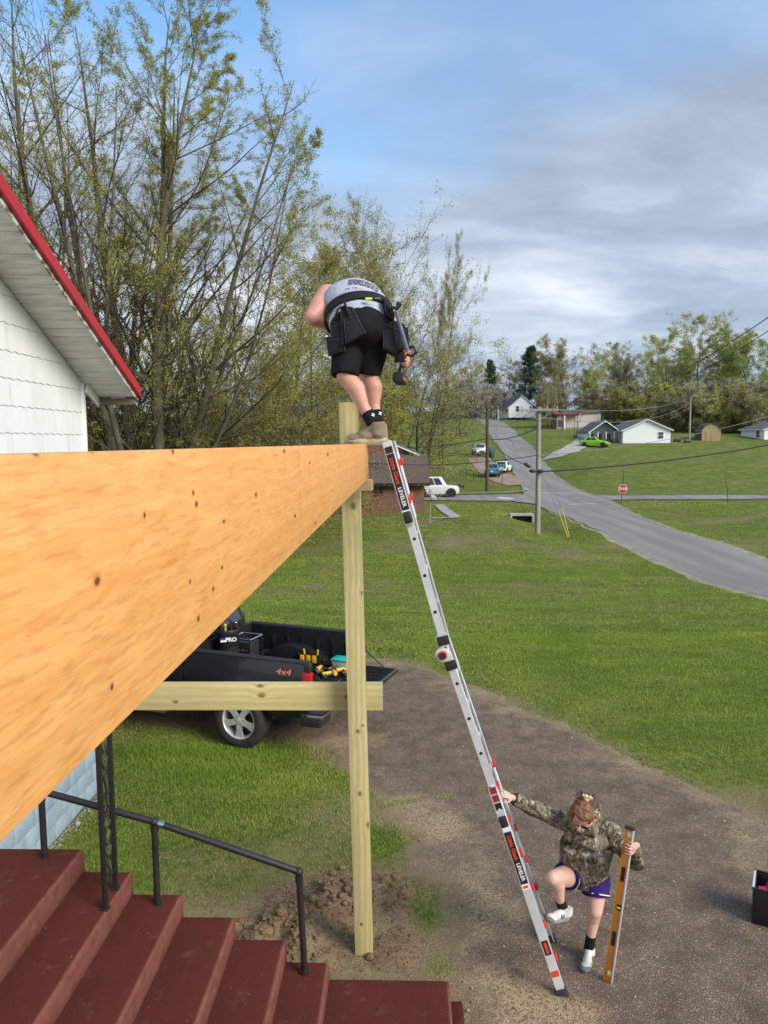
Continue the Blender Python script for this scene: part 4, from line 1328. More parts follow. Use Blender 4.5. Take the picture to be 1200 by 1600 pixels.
# ------------------------------------------------------------------ buildings across the street
def brick_mat(name, c1, c2, mortar, sc=1.0):
    t = NT(name)
    v = t.coord('Object', rot=(R(90), 0, 0))
    b = t.new('TexBrick'); t.l.new(v, b.inputs[0])
    b.inputs['Color1'].default_value = (*c1, 1); b.inputs['Color2'].default_value = (*c2, 1); b.inputs['Mortar'].default_value = (*mortar, 1)
    b.inputs['Scale'].default_value = 4.2 * sc; b.inputs['Mortar Size'].default_value = 0.02
    n = t.noise(t.coord('Object'), 1.1, 4)
    t.set(col=t.mix(t.ramp(n, [(0.35, 0.0), (0.7, 0.45)]), b.outputs[0], (c2[0] * 0.6, c2[1] * 0.6, c2[2] * 0.6)), rough=0.9)
    t.bump(b.outputs[1], -0.4, 0.01)
    return t.m


M_BRICK = brick_mat('red_brick', (0.26, 0.105, 0.075), (0.20, 0.08, 0.06), (0.26, 0.2, 0.17))
M_ROOFBR = mat('brown_shingle_roof', (0.13, 0.088, 0.068), (0.09, 0.062, 0.05), 2, 0.95, 0, 0.4, 18, 0.02, (1, 3, 3))
M_ROOFGR = mat('grey_shingle_roof', (0.14, 0.135, 0.13), (0.09, 0.09, 0.09), 2, 0.95, 0, 0.4, 18, 0.02, (1, 3, 3))
M_SIDE = mat('white_lap_siding', (0.80, 0.82, 0.83), (0.74, 0.76, 0.78), 0.8, 0.6, 0, 0.3, 6, 0.02, (0.1, 0.1, 6))
M_TANWALL = mat('pale_pink_siding', (0.60, 0.52, 0.49), (0.52, 0.45, 0.42), 1.0, 0.8, 0, 0.3, 6, 0.02, (0.1, 0.1, 6))
M_REDROOF = mat('faded_red_roof', (0.42, 0.06, 0.05), (0.34, 0.05, 0.045), 1.5, 0.6)
M_FOUND = mat('grey_foundation', (0.36, 0.35, 0.34), (0.28, 0.27, 0.26), 2, 0.9)
M_SHEDW = mat('tan_shed_board', (0.42, 0.32, 0.16), (0.30, 0.22, 0.11), 3, 0.85, 0, 0.4, 9, 0.01, (6, 6, 0.3))
M_SHEDR = mat('brown_shed_roof', (0.11, 0.075, 0.055), (0.08, 0.06, 0.045), 3, 0.9)


def gable_bldg(name, label, loc, rz, W, D, eave, ridge, wall_m, roof_m, wins=(), over=0.35, found=0.0, found_m=None, sides=(), doors=(), trim=None, group=None):
    """gable end faces local -Y, ridge along local Y; wins = (x, z, w, h) on the gable end, sides = (y, z, w, h) on the -X wall"""
    o = thing(name, label, 'house', loc, rz, group)
    mb = MB(); mb.prism([(-W / 2, found - (0.4 if not found else 0)), (W / 2, found - (0.4 if not found else 0)), (W / 2, eave), (0, ridge), (-W / 2, eave)], 0, D, 'y')
    mb.build('wall', wall_m, o, local=True, sm=False)
    if found:
        mb = MB(); mb.box((-W / 2 + 0.03, 0.03, -0.6), (W / 2 - 0.03, D - 0.03, found)); mb.build('foundation', found_m or M_FOUND, o, local=True, sm=False)
    sl = (ridge - eave) / (W / 2)
    for s in (-1, 1):
        mb = MB()
        xo = W / 2 + over; zo = eave - sl * over
        P = [(0, ridge + 0.02), (s * xo, zo + 0.02), (s * xo, zo + 0.16), (0, ridge + 0.16)]
        mb.prism(P, -over, D + over, 'y')
        r_ = mb.build('roof_slope', roof_m, o, local=True, sm=False)
        mb = MB(); q = -over - 0.03
        mb.prism([(0, ridge + 0.03), (s * xo, zo + 0.03), (s * xo, zo - 0.10), (0, ridge - 0.10)], q, q + 0.025, 'y')
        mb.build('rake_board', trim or M_WHITE, r_, local=True, sm=False)
        mb = MB(); mb.box((min(s * xo, s * (xo + 0.03)), -over, zo - 0.06), (max(s * xo, s * (xo + 0.03)), D + over, zo + 0.1)); mb.build('fascia', trim or M_WHITE, r_, local=True, sm=False)

    def win(side, u, z, w, h, kind='window'):
        f = MB(); g = MB()
        b = 0.07
        if side == 'front':
            f.box((u - w / 2 - b, -0.05, z - b), (u + w / 2 + b, 0.02, z + h + b)); g.box((u - w / 2, -0.062, z), (u + w / 2, -0.03, z + h))
        else:
            f.box((-W / 2 - 0.05, u - w / 2 - b, z - b), (-W / 2 + 0.02, u + w / 2 + b, z + h + b)); g.box((-W / 2 - 0.062, u - w / 2, z), (-W / 2 - 0.03, u + w / 2, z + h))
        fr = f.build(kind, M_WHITE, o, local=True, sm=False)
        g.build('pane' if kind == 'window' else 'panel', M_GLASS, fr, local=True, sm=False)
        m = MB()
        if side == 'front': m.box((u - w / 2, -0.075, z + h / 2 - 0.025), (u + w / 2, -0.063, z + h / 2 + 0.025))
        else: m.box((-W / 2 - 0.075, u - w / 2, z + h / 2 - 0.025), (-W / 2 - 0.063, u + w / 2, z + h / 2 + 0.025))
        m.build('meeting_rail', M_WHITE, fr, local=True, sm=False)
    for q in wins: win('front', *q)
    for q in sides: win('side', *q)
    for q in doors: win('side', *q, 'door')
    return o


# brick house (ridge across the view)
Yb = 55.0
xr_ = at_y(663, 780, Yb).x; gz = hz1(0, Yb)
ez = at_y(650, 753, Yb).z - gz
bh_ = thing('brick_house', 'low red brick house with brown roof behind the ladder top', 'house', (xr_, Yb, gz))
Wb, Db = 11.0, 7.5
mb = MB(); mb.prism([(0, -0.5), (Db, -0.5), (Db, ez), (Db / 2, ez + 1.75), (0, ez)], -Wb, 0, 'x'); mb.build('wall', M_BRICK, bh_, local=True, sm=False)
for s, (ya, yb) in (('near', (-0.45, Db / 2)), ('far', (Db + 0.45, Db / 2))):
    zo = ez - 0.45 * 1.75 / (Db / 2)
    mb = MB(); mb.prism([(ya, zo + 0.02), (yb, ez + 1.77), (yb, ez + 1.92), (ya, zo + 0.17)], -Wb - 0.4, 0.4, 'x')
    r_ = mb.build('roof_slope', M_ROOFBR, bh_, local=True, sm=False)
    mb = MB(); y0_, y1_ = sorted((ya, ya + (-0.03 if s == 'near' else 0.03))); mb.box((-Wb - 0.4, y0_, zo - 0.08), (0.4, y1_, zo + 0.14)); mb.build('fascia', M_BLACK if s == 'near' else M_WHITE, r_, local=True, sm=False)
for (xa, xb, ya, yb) in [(584, 597, 756, 771), (628, 641, 755, 780), (540, 556, 756, 772)]:
    p0, p1 = at_y(xa, yb, Yb), at_y(xb, ya, Yb)
    mb = MB(); mb.box((p0.x - xr_ - 0.05, -0.04, p0.z - gz - 0.05), (p1.x - xr_ + 0.05, 0.02, p1.z - gz + 0.05)); f_ = mb.build('window', M_BLACK, bh_, local=True, sm=False)
    mb = MB(); mb.box((p0.x - xr_, -0.05, p0.z - gz), (p1.x - xr_, -0.03, p1.z - gz)); mb.build('pane', M_GLASS, f_, local=True, sm=False)
    mb = MB(); mb.box((p0.x - xr_ - 0.1, -0.1, p0.z - gz - 0.14), (p1.x - xr_ + 0.1, 0.02, p0.z - gz - 0.06)); mb.build('sill', M_BRICK, f_, local=True, sm=False)
for x_, h_ in ((584, 0.75), (592, 0.35)):
    c = at_y(x_, 724, Yb + 2.2)
    mb = MB(); mb.tube([(c.x - xr_, 2.2, ez + 0.8), (c.x - xr_, 2.2, ez + 1.1 + h_)], 0.07, 8); mb.tube([(c.x - xr_, 2.2, ez + 1.1 + h_), (c.x - xr_, 2.2, ez + 1.2 + h_)], 0.12, 8)
    mb.build('vent_pipe', M_CHROME, bh_, local=True)
p = at_y(586, 700, 66)
o = gable_bldg('porch_house', 'grey-roofed brick house with white porch columns behind the brick house', (p.x, 66, hz1(p.x, 66)), 0.0, 8.2, 9, at_y(650, 712, 66).z - hz1(p.x, 66), at_y(590, 681, 66).z - hz1(p.x, 66), M_BRICK, M_ROOFGR,
           wins=[(-2.2, 1.2, 1.0, 1.3), (0.6, 1.2, 1.2, 1.3)])
for dx_ in (3.4, 4.0):
    mb = MB(); mb.box((dx_ - 0.09, -0.28, -0.3), (dx_ + 0.09, -0.10, at_y(650, 712, 66).z - hz1(p.x, 66) - 0.05)); mb.build('porch_column', M_WHITE, o, local=True)

# white ranch house on the bank
p = at_y(1010, 698, 115); gz = p.z
Wr = at_y(1047, 698, 115).x - at_y(974, 698, 115).x
ranch = gable_bldg('ranch_house', 'white ranch house with grey roof and gable end on the grassy bank', (p.x, 115, gz), R(-3), Wr, 12.5, at_y(1040, 671, 115).z - gz, at_y(1010, 655, 115).z - gz, M_SIDE, M_ROOFGR,
           wins=[(2.1, 1.25, 0.75, 0.95)], found=0.55, sides=[(1.3, 1.0, 0.6, 1.5), (3.0, 1.0, 0.6, 1.5), (5.5, 1.0, 0.7, 1.5)])
mb = MB(); Lx = -Wr / 2
rz_ = at_y(1010, 655, 115).z - gz; ev = at_y(1040, 671, 115).z - gz
mb.prism([(Lx - 4.4, 0.0), (Lx - 0.02, 0.0), (Lx - 0.02, ev), (Lx - 2.2, rz_ - 0.15), (Lx - 4.4, ev)], 5.0, 13, 'y'); wg = mb.build('wing', M_SIDE, ranch, local=True, sm=False)
for s in (-1, 1):
    mb = MB(); cx_ = Lx - 2.2; xo = 2.6
    mb.prism([(cx_, rz_ - 0.1), (cx_ + s * xo, ev - 0.35), (cx_ + s * xo, ev - 0.22), (cx_, rz_ + 0.04)], 2.2, 13.3, 'y'); mb.build('wing_roof', M_ROOFGR, wg, local=True, sm=False)
    mb = MB(); mb.prism([(cx_, rz_ - 0.07), (cx_ + s * xo, ev - 0.32), (cx_ + s * xo, ev - 0.47), (cx_, rz_ - 0.22)], 2.16, 2.19, 'y'); mb.build('wing_rake', M_WHITE, wg, local=True, sm=False)
for i in range(4):
    x_ = Lx - 4.5 + i * 1.25
    mb = MB(); mb.box((x_ - 0.07, 2.4, 0.0), (x_ + 0.07, 2.54, ev - 0.25)); mb.build('porch_column', M_WHITE, ranch, local=True)
mb = MB(); mb.box((Lx - 4.6, 2.3, -0.3), (Lx - 0.1, 5.0, 0.35)); mb.build('porch_floor', M_OLDWOOD, ranch, local=True, sm=False)
for i in range(3):
    x_ = Lx - 3.8 + i * 1.3
    mb = MB(); mb.box((x_ - 0.4, 4.93, 0.6), (x_ + 0.4, 4.98, 2.1)); mb.build('wing_window', M_GLASS, wg, local=True, sm=False)
mb = MB()
for i in range(16): mb.box((Lx - 4.55 + i * 0.28, 2.36, 0.35), (Lx - 4.50 + i * 0.28, 2.40, 1.15))
mb.box((Lx - 4.6, 2.35, 1.12), (Lx - 0.1, 2.41, 1.2)); mb.build('porch_railing', M_OLDWOOD, ranch, local=True, sm=False)

# small white gabled house far up the hill
p = at_y(816, 650, 185); gz = p.z
ww = at_y(834, 650, 185).x - at_y(791, 650, 185).x
h3 = gable_bldg('hill_house', 'small white gabled house far up the hill below the evergreens', (p.x, 185, gz), R(6), ww, 11, at_y(816, 636, 185).z - gz, at_y(816, 618, 185).z - gz, M_SIDE, M_ROOFGR,
           wins=[(-1.2, 1.1, 0.8, 1.3), (2.6, 1.1, 1.5, 1.3)], sides=[(2, 1, 1.2, 1.2)])
mb = MB(); mb.box((-ww / 2 - 2.6, 1, 1.9), (-ww / 2 - 0.02, 7, 2.05)); mb.build('porch_roof', M_ROOFGR, h3, local=True, sm=False)
for y_ in (1.1, 4, 6.9):
    mb = MB(); mb.box((-ww / 2 - 2.5, y_ - 0.08, -1), (-ww / 2 - 2.35, y_ + 0.08, 1.9)); mb.build('porch_column', M_WHITE, h3, local=True)

# red-roofed long building
p = at_y(902, 668, 150); gz = p.z
x0_, x1_ = at_y(868, 668, 150).x - p.x, at_y(937, 668, 150).x - p.x
e_ = at_y(900, 645, 150).z - gz
lb = thing('long_building', 'long pale building with a red porch roof up the hill', 'building', (p.x, 150, gz))
mb = MB(); mb.box((x0_ + 1.6, 0, -1.0), (x1_, 6, e_)); mb.build('wall', M_TANWALL, lb, local=True, sm=False)
mb = MB(); mb.prism([(-0.4, e_ + 0.0), (6.4, e_ + 0.0), (3, e_ + 0.75)], x0_ + 1.3, x1_ + 0.3, 'x'); mb.build('roof', M_ROOFGR, lb, local=True, sm=False)
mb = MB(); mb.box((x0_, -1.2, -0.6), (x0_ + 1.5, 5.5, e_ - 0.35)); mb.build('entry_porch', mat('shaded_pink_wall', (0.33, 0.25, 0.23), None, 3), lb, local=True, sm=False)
mb = MB(); mb.prism([(-1.8, e_ - 0.33), (6, e_ + 0.5), (6, e_ + 0.62), (-1.8, e_ - 0.2)], x0_ - 0.6, x0_ + 4.8, 'x'); mb.build('porch_roof', M_REDROOF, lb, local=True, sm=False)
mb = MB(); mb.box((x0_ + 1.35, -1.5, -1.0), (x0_ + 1.6, -1.25, e_ - 0.3)); mb.build('porch_post', M_WHITE, lb, local=True, sm=False)
mb = MB(); mb.box((x0_ + 0.3, -1.26, 0.2), (x0_ + 1.0, -1.21, 1.5)); mb.build('window', M_GLASS, lb, local=True, sm=False)
mb = MB(); mb.box((x1_ - 0.12, -0.1, -1.0), (x1_ + 0.12, 0.05, e_)); mb.build('corner_trim', M_WHITE, lb, local=True, sm=False)
mb = MB(); mb.box((x0_ + 1.6, -0.06, -1.0), (x1_, -0.01, 0.15)); mb.build('skirting', M_FOUND, lb, local=True, sm=False)

# gambrel garden shed
p = at_y(1103, 693, 118); gz = p.z
w_ = at_y(1125, 693, 118).x - at_y(1097, 693, 118).x
shd = thing('garden_shed', 'barn-shaped tan garden shed right of the white ranch house', 'shed', (at_y(1111, 693, 118).x, 118, gz), R(-8))
prof = [(-w_ / 2, -0.3), (w_ / 2, -0.3), (w_ / 2, 2.1), (w_ * 0.33, 2.8), (0, 3.15), (-w_ * 0.33, 2.8), (-w_ / 2, 2.1)]
mb = MB(); mb.prism(prof, 0, 4.6, 'y'); mb.build('wall', M_SHEDW, shd, local=True, sm=False)
rp = prof[2:]
for (a_, b_) in zip(rp[:-1], rp[1:]):
    n_ = Vector((-(b_[1] - a_[1]), b_[0] - a_[0])).normalized() * -0.07
    mb = MB(); mb.prism([(a_[0], a_[1]), (b_[0], b_[1]), (b_[0] - 0 * n_.x, b_[1] + 0.09), (a_[0] + (0.08 if a_[0] > 0 else 0) * 0, a_[1] + 0.09)], -0.15, 4.75, 'y'); mb.build('roof_panel', M_SHEDR, shd, local=True, sm=False)
mb = MB(); mb.box((-w_ / 2 - 0.06, 0.3, 0.0), (-w_ / 2 - 0.01, 4.3, 2.0)); mb.build('side_wall', M_SHEDR, shd, local=True, sm=False)
for s in (-1, 1):
    mb = MB(); mb.box((min(0.02 * s, 0.8 * s), -0.05, 0.0), (max(0.02 * s, 0.8 * s), -0.012, 1.95)); mb.build('door', M_SHEDW, shd, local=True, sm=False)
p = at_y(1190, 693, 118)
gable_bldg('white_outbuilding', 'white building cut off by the right picture edge', (p.x + 4.05, 118, p.z), 0.0, 7.4, 8, 2.3, 3.4, M_SIDE, M_ROOFGR, wins=[(-2.4, 1.0, 0.9, 1.0)], sides=[(2, 1, 1, 1)])

# ------------------------------------------------------------------ cars
def car_paint(name, c):
    t = NT(name); n = t.noise(t.coord('Object'), 2.0, 3)
    t.set(col=t.mix(n, c, tuple(x * 0.85 for x in c)), rough=0.3, coat=0.5, spec=0.5)
    return t.m


M_TAIL = mat('tail_light_red', (0.45, 0.008, 0.012), (0.32, 0.006, 0.01), 20, 0.2, 0, 0.2, 60, 0.002)
M_LAMP = mat('head_light', (0.75, 0.76, 0.78), (0.6, 0.6, 0.62), 15, 0.15)


def loft(sections):
    """closed rings with equal counts -> skin"""
    mb = MB(); n = len(sections[0]); vs = [p for s in sections for p in s]; fs = []
    for i in range(len(sections) - 1):
        for k in range(n): fs.append((i * n + k, i * n + (k + 1) % n, (i + 1) * n + (k + 1) % n, (i + 1) * n + k))
    fs.append(tuple(range(n - 1, -1, -1))); fs.append(tuple((len(sections) - 1) * n + k for k in range(n)))
    mb.add(vs, fs); return mb


def wheel(parent, x, y, r, w, s, local=True, rim_m=None):
    M = Matrix.Translation((x, y, r)) @ Matrix.Rotation(R(90), 4, 'X')
    mb = MB(); mb.lathe([(r * 0.62, -w / 2), (r * 0.93, -w / 2), (r, -w * 0.36), (r, w * 0.36), (r * 0.93, w / 2), (r * 0.62, w / 2)], 28, M, cap=False)
    wl_ = mb.build('wheel', M_RUBBER, parent, local=local)
    mb = MB(); zf = -s * w * 0.46
    mb.lathe([(r * 0.64, -w * 0.45), (r * 0.64, w * 0.45)], 24, M, cap=True)
    mb.build('rim', rim_m or M_CHROME, wl_, local=local)
    mb = MB(); mb.lathe([(r * 0.15, -w * 0.49), (r * 0.15, w * 0.49)], 10, M); mb.build('hub', M_BLACKPLASTIC, wl_, local=local)
    return wl_


def car(name, label, cat, loc, rz, L, W, H, paint, kind='sedan'):
    o = thing(name, label, cat, loc, rz)
    if kind == 'sedan': low = [(-0.5, 0.30, 0.82), (-0.46, 0.24, 0.92), (-0.33, 0.22, 0.93), (0.20, 0.22, 0.90), (0.40, 0.24, 0.80), (0.47, 0.27, 0.70), (0.5, 0.34, 0.60)]; gh = [(-0.37, -0.24), (0.05, 0.24)]; bz = 0.88
    elif kind == 'suv': low = [(-0.5, 0.45, 1.05), (-0.485, 0.32, 1.12), (-0.2, 0.30, 1.10), (0.22, 0.30, 1.10), (0.40, 0.32, 1.06), (0.475, 0.34, 0.98), (0.5, 0.46, 0.80)]; gh = [(-0.49, -0.465), (0.11, 0.24)]; bz = 1.05
    elif kind == 'jeep': low = [(-0.5, 0.5, 1.1), (-0.49, 0.42, 1.16), (0.1, 0.40, 1.14), (0.30, 0.42, 1.10), (0.47, 0.45, 1.04), (0.5, 0.55, 0.9)]; gh = [(-0.49, -0.46), (0.10, 0.22)]; bz = 1.1
    else: low = [(-0.5, 0.35, 0.90), (-0.47, 0.26, 1.0), (-0.2, 0.24, 0.98), (0.25, 0.24, 0.95), (0.42, 0.26, 0.85), (0.5, 0.36, 0.62)]; gh = [(-0.48, -0.36), (0.0, 0.26)]; bz = 0.93
    secs = []
    for fx, z0, z1 in low:
        tap = 1 - 0.10 * max(0, abs(fx) - 0.38) / 0.12
        w = W / 2 * tap; m = (z0 + z1) / 2
        secs.append([(fx * L, -w * 0.90, z0), (fx * L, -w, m), (fx * L, -w * 0.97, z1 - 0.08), (fx * L, -w * 0.88, z1), (fx * L, w * 0.88, z1), (fx * L, w * 0.97, z1 - 0.08), (fx * L, w, m), (fx * L, w * 0.90, z0)])
    loft(secs).build('body', paint, o, local=True, angle=35)
    (bx0, tx0), (tx1, bx1) = gh
    wb, wt = W / 2 * 0.93, W / 2 * 0.74
    g = [(bx0 * L, -wb, bz), (bx1 * L, -wb, bz), (bx1 * L, wb, bz), (bx0 * L, wb, bz), (tx0 * L, -wt, H), (tx1 * L, -wt, H), (tx1 * L, wt, H), (tx0 * L, wt, H)]
    mb = MB(); mb.add(g, [(0, 3, 2, 1), (4, 5, 6, 7), (0, 1, 5, 4), (1, 2, 6, 5), (2, 3, 7, 6), (3, 0, 4, 7)])
    cab = mb.build('cabin', paint, o, local=True, bevel=0.06)

    def pane(nm, q, off=0.012, n=None, par=cab):
        a, b, c, d = [Vector(v) for v in q]
        nn = (b - a).cross(d - a).normalized() * off
        mb = MB(); mb.add([a + nn, b + nn, c + nn, d + nn, a - nn * 2, b - nn * 2, c - nn * 2, d - nn * 2], [(0, 1, 2, 3), (7, 6, 5, 4), (0, 4, 5, 1), (1, 5, 6, 2), (2, 6, 7, 3), (3, 7, 4, 0)])
        return mb.build(nm, M_GLASS, par, local=True, sm=False)

    def on(i0, i1, i2, i3, u0, u1, v0, v1):
        A_, B2, C_, D_ = Vector(g[i0]), Vector(g[i1]), Vector(g[i2]), Vector(g[i3])
        f = lambda u, v: (A_ * (1 - u) + B2 * u) * (1 - v) + (D_ * (1 - u) + C_ * u) * v
        return [f(u0, v0), f(u1, v0), f(u1, v1), f(u0, v1)]
    pane('windshield', on(1, 2, 6, 5, 0.07, 0.93, 0.10, 0.90))
    pane('rear_window', on(3, 0, 4, 7, 0.09, 0.91, 0.18, 0.88))
    for u0, u1 in ((0.10, 0.36), (0.39, 0.63), (0.66, 0.88)) if kind in ('suv', 'jeep') else ((0.14, 0.46), (0.50, 0.84)):
        pane('side_window', on(0, 1, 5, 4, u0, u1, 0.14, 0.88)); pane('side_window', on(2, 3, 7, 6, 1 - u1, 1 - u0, 0.14, 0.88))
    r = 0.40 if kind in ('suv', 'jeep') else 0.32
    for fx in (-0.31, 0.32):
        for s in (-1, 1): wheel(o, fx * L, s * (W / 2 - 0.10), r, 0.24, s)
        for s in (-1, 1):
            M = Matrix.Translation((fx * L, s * (W / 2 - 0.02), r)) @ Matrix.Rotation(R(90), 4, 'X')
            mb = MB(); mb.lathe([(r * 1.16, -0.05), (r * 1.16, 0.05)], 24, M); mb.build('wheel_arch', M_BLACKPLASTIC, o, local=True)
    for s in (-1, 1):
        zl = low[-2][2] - 0.16
        mb = MB(); mb.box((0.468 * L, s * W * 0.36 - 0.17, zl - 0.08), (0.499 * L, s * W * 0.36 + 0.17, zl + 0.07), None, 0.02); mb.build('headlight', M_LAMP, o, local=True)
        zt = low[0][2] - 0.12
        mb = MB(); mb.box((-0.503 * L, s * W * 0.38 - 0.14, zt - 0.12), (-0.488 * L, s * W * 0.38 + 0.10, zt + 0.06), None, 0.01); mb.build('tail_light', M_TAIL, o, local=True)
    mb = MB(); mb.box((0.492 * L, -W * 0.22, 0.5), (0.505 * L, W * 0.22, 0.72), None, 0.01); mb.build('grille', M_BLACKPLASTIC, o, local=True)
    mb = MB(); mb.box((-0.507 * L, -0.17, 0.55), (-0.497 * L, 0.17, 0.68)); mb.build('licence_plate', M_WHITE, o, local=True)
    return o


M_CARW, M_CARG, M_CARB = car_paint('white_car_paint', (0.80, 0.81, 0.82)), car_paint('lime_car_paint', (0.30, 0.62, 0.02)), car_paint('blue_car_paint', (0.05, 0.22, 0.36))
p = at_y(682, 776, 71.0)
car('parked_suv', 'white sport utility vehicle on the cross street beside the brick house', 'car', (p.x, 71.0, hz1(p.x, 71) + 0.09), R(-2), 4.3, 1.95, 1.90, M_CARW, 'suv')
p = at_y(749, 709, 110); car('parked_jeep', 'small white boxy car facing down the hill on the dirt pull-off', 'car', (p.x, 110, hz1(p.x, 110) + 0.04), R(-86), 4.1, 1.75, 1.75, M_CARW, 'jeep')
p = at_y(771, 741, 92); car('parked_hatchback', 'blue hatchback parked behind the dark utility pole', 'car', (p.x, 92, hz1(p.x, 92) + 0.05), R(78), 4.0, 1.75, 1.50, M_CARB, 'hatch')
p = at_y(782, 740, 94); car('parked_sedan', 'white car mostly hidden beside the blue hatchback', 'car', (p.x + 0.5, 95.2, hz1(p.x, 95) + 0.05), R(70), 4.2, 1.7, 1.40, M_CARW, 'sedan')
p = at_y(929, 710, 112); car('parked_sedan', 'lime green sedan parked on the lawn left of the white ranch house', 'car', (p.x, 112, hz1(p.x, 112) + 0.02), R(-28), 4.3, 1.8, 1.45, M_CARG, 'sedan')

# ------------------------------------------------------------------ poles and wires
M_POLEGREY = mat('weathered_pole', (0.36, 0.33, 0.29), (0.24, 0.22, 0.19), 3, 0.9, 0, 0.5, 12, 0.01, (4, 4, 0.3))
M_POLEDARK = mat('creosote_pole', (0.06, 0.045, 0.035), (0.10, 0.075, 0.06), 3, 0.9, 0, 0.5, 12, 0.01, (4, 4, 0.3))
M_INSUL = mat('insulator', (0.36, 0.37, 0.37), None, 5, 0.3)
M_WIRE = mat('black_cable', (0.022, 0.022, 0.024), (0.03, 0.03, 0.03), 5, 0.6)
M_WIREG = mat('grey_wire', (0.20, 0.20, 0.21), (0.15, 0.15, 0.16), 5, 0.5)


def pole(label, px, top, base, Y, m, r=0.16, arm=None, base_z=None):
    b = at_y(px, base, Y); g = hz1(b.x, Y); tz = at_y(px, top, Y).z
    o = thing('utility_pole', label, 'utility pole', (b.x, Y, g))
    mb = MB(); mb.tube([(0, 0, -0.3), (0, 0, (tz - g) * 0.5), (0, 0, tz - g)], [r, r * 0.86, r * 0.72], 12); mb.build('shaft', m, o, local=True)
    if arm:
        az, aw = at_y(px, arm, Y).z - g, 1.15
        mb = MB(); mb.box((-aw, -r - 0.1, az - 0.06), (aw, -r + 0.02, az + 0.06)); a_ = mb.build('crossarm', m, o, local=True)
        for x_ in (-aw + 0.1, -aw * 0.4, aw * 0.4, aw - 0.1):
            mb = MB(); mb.lathe([(0.03, 0), (0.055, 0.05), (0.03, 0.09), (0.055, 0.13), (0.02, 0.18)], 8, Matrix.Translation((x_, -r - 0.04, az + 0.06))); mb.build('insulator', M_INSUL, a_, local=True)
        for s in (-1, 1):
            mb = MB(); mb.bar((s * 0.75, -r - 0.05, az - 0.05), (0, -r - 0.03, az - 0.65), 0.03, 0.03); mb.build('arm_brace', m, a_, local=True)
    return o


P1 = pole('pale weathered utility pole standing on the near lawn left of the road', 840, 636, 826, 45, M_POLEGREY, 0.17, 641)
P2 = pole('dark utility pole at the far left corner of the crossing', 761, 634, 762, 76, M_POLEDARK, 0.19, 638)
pole('slim dark utility pole farther up the hill left of the road', 719, 598, 698, 132, M_POLEDARK, 0.16, 604)
pole('thin pole beside the slim dark pole up the hill', 714, 610, 690, 140, M_POLEDARK, 0.12)
pole('grey utility pole between the white ranch house and the shed', 1077, 620, 694, 119, M_POLEGREY, 0.16)
for x_, y_, t_ in ((824, 727, 0.6), (832, 736, 0.1), (845, 736, 0.0)):   # splice closures hung by the pole
    c = at_y(x_, y_, 44.7)
    mb = MB(); mb.tube([c + Vector((-0.2, 0, 0.2 * t_)), c + Vector((-0.12, 0, 0.12 * t_)), c + Vector((0.12, 0, -0.12 * t_)), c + Vector((0.2, 0, -0.2 * t_))], [0.04, 0.11, 0.11, 0.04], 10)
    o = mb.build('cable_splice', M_WIRE); tag(o, {824: 'tilted black cable splice left of the pale utility pole', 832: 'lower black cable splice left of the pale utility pole', 845: 'black cable splice right of the pale utility pole'}[x_], 'cable box')


def wire(a, b, sag, r, label, m=M_WIRE, n=24):
    """a = (px, py, Y) ... in photo terms, hung as a real sagging cable"""
    A_, B2 = at_y(*a), at_y(*b)
    pts = []
    for i in range(n + 1):
        u = i / n; q = A_.lerp(B2, u); q.z -= sag * 4 * u * (1 - u); pts.append(q)
    mb = MB(); mb.tube(pts, r, 5)
    o = mb.build('power_line', m); return tag(o, label, 'cable')


wire((842, 737, 44.8), (1260, 684, 46), 0.30, 0.045, 'thick black cable sagging from the pale pole to the right edge')
wire((842, 712, 44.8), (1260, 632, 62), 0.6, 0.018, 'thin grey wire above the thick black cable on the right', M_WIREG)
wire((862, 641, 44.8), (1260, 455, 16), 0.9, 0.012, 'upper power wire rising from the crossarm to the top right edge')
wire((850, 641, 44.8), (1260, 478, 17), 1.1, 0.011, 'lower power wire rising from the crossarm to the right edge')
wire((842, 638, 45), (1077, 622, 119), 0.8, 0.022, 'power wire from the pale pole to the pole by the shed', M_WIREG)
wire((842, 652, 45), (1077, 630, 119), 1.3, 0.022, 'second sagging wire from the pale pole to the pole by the shed', M_WIREG)
wire((1077, 622, 119), (1270, 592, 112), 0.6, 0.04, 'wire from the pole by the shed to the right edge')
wire((820, 640, 45), (756, 637, 76), 0.9, 0.015, 'left crossarm wire between the pale and the dark pole', M_WIREG)
wire((832, 640, 45), (761, 637, 76), 1.2, 0.015, 'second crossarm wire between the pale and the dark pole', M_WIREG)
wire((848, 640, 45), (772, 638, 76), 1.0, 0.015, 'right crossarm wire between the pale and the dark pole', M_WIREG)
wire((750, 638, 76), (716, 602, 132), 1.6, 0.03, 'left wire from the dark pole up the hill', M_WIREG)
wire((768, 638, 76), (722, 603, 132), 2.2, 0.03, 'right wire from the dark pole up the hill', M_WIREG)
wire((761, 685, 76), (842, 668, 45), 0.35, 0.035, 'black cable between dark and pale poles at mid height')
wire((560, 699, 74), (761, 685, 76), 0.45, 0.045, 'black cable from the porch roof side to the dark pole')
wire((575, 723, 54), (842, 711, 45), 0.35, 0.022, 'service wire from the brick house roof to the pale pole')
wire((570, 720, 56), (761, 733, 76), 0.1, 0.022, 'pale service wire over the brick house roof to the dark pole', M_WIREG)
wire((768, 690, 76), (824, 727, 45), 0.3, 0.03, 'slanting black cable down to the tilted splice')
wire((845, 738, 45), (878, 792, 41), 0.0, 0.01, 'left guy wire of the pale pole', M_WIREG, 2)
wire((845, 738, 45), (873, 800, 41.5), 0.0, 0.01, 'right guy wire of the pale pole', M_WIREG, 2)
M_YELLOW = mat('yellow_plastic', (0.62, 0.50, 0.05), (0.5, 0.4, 0.05), 5, 0.5)
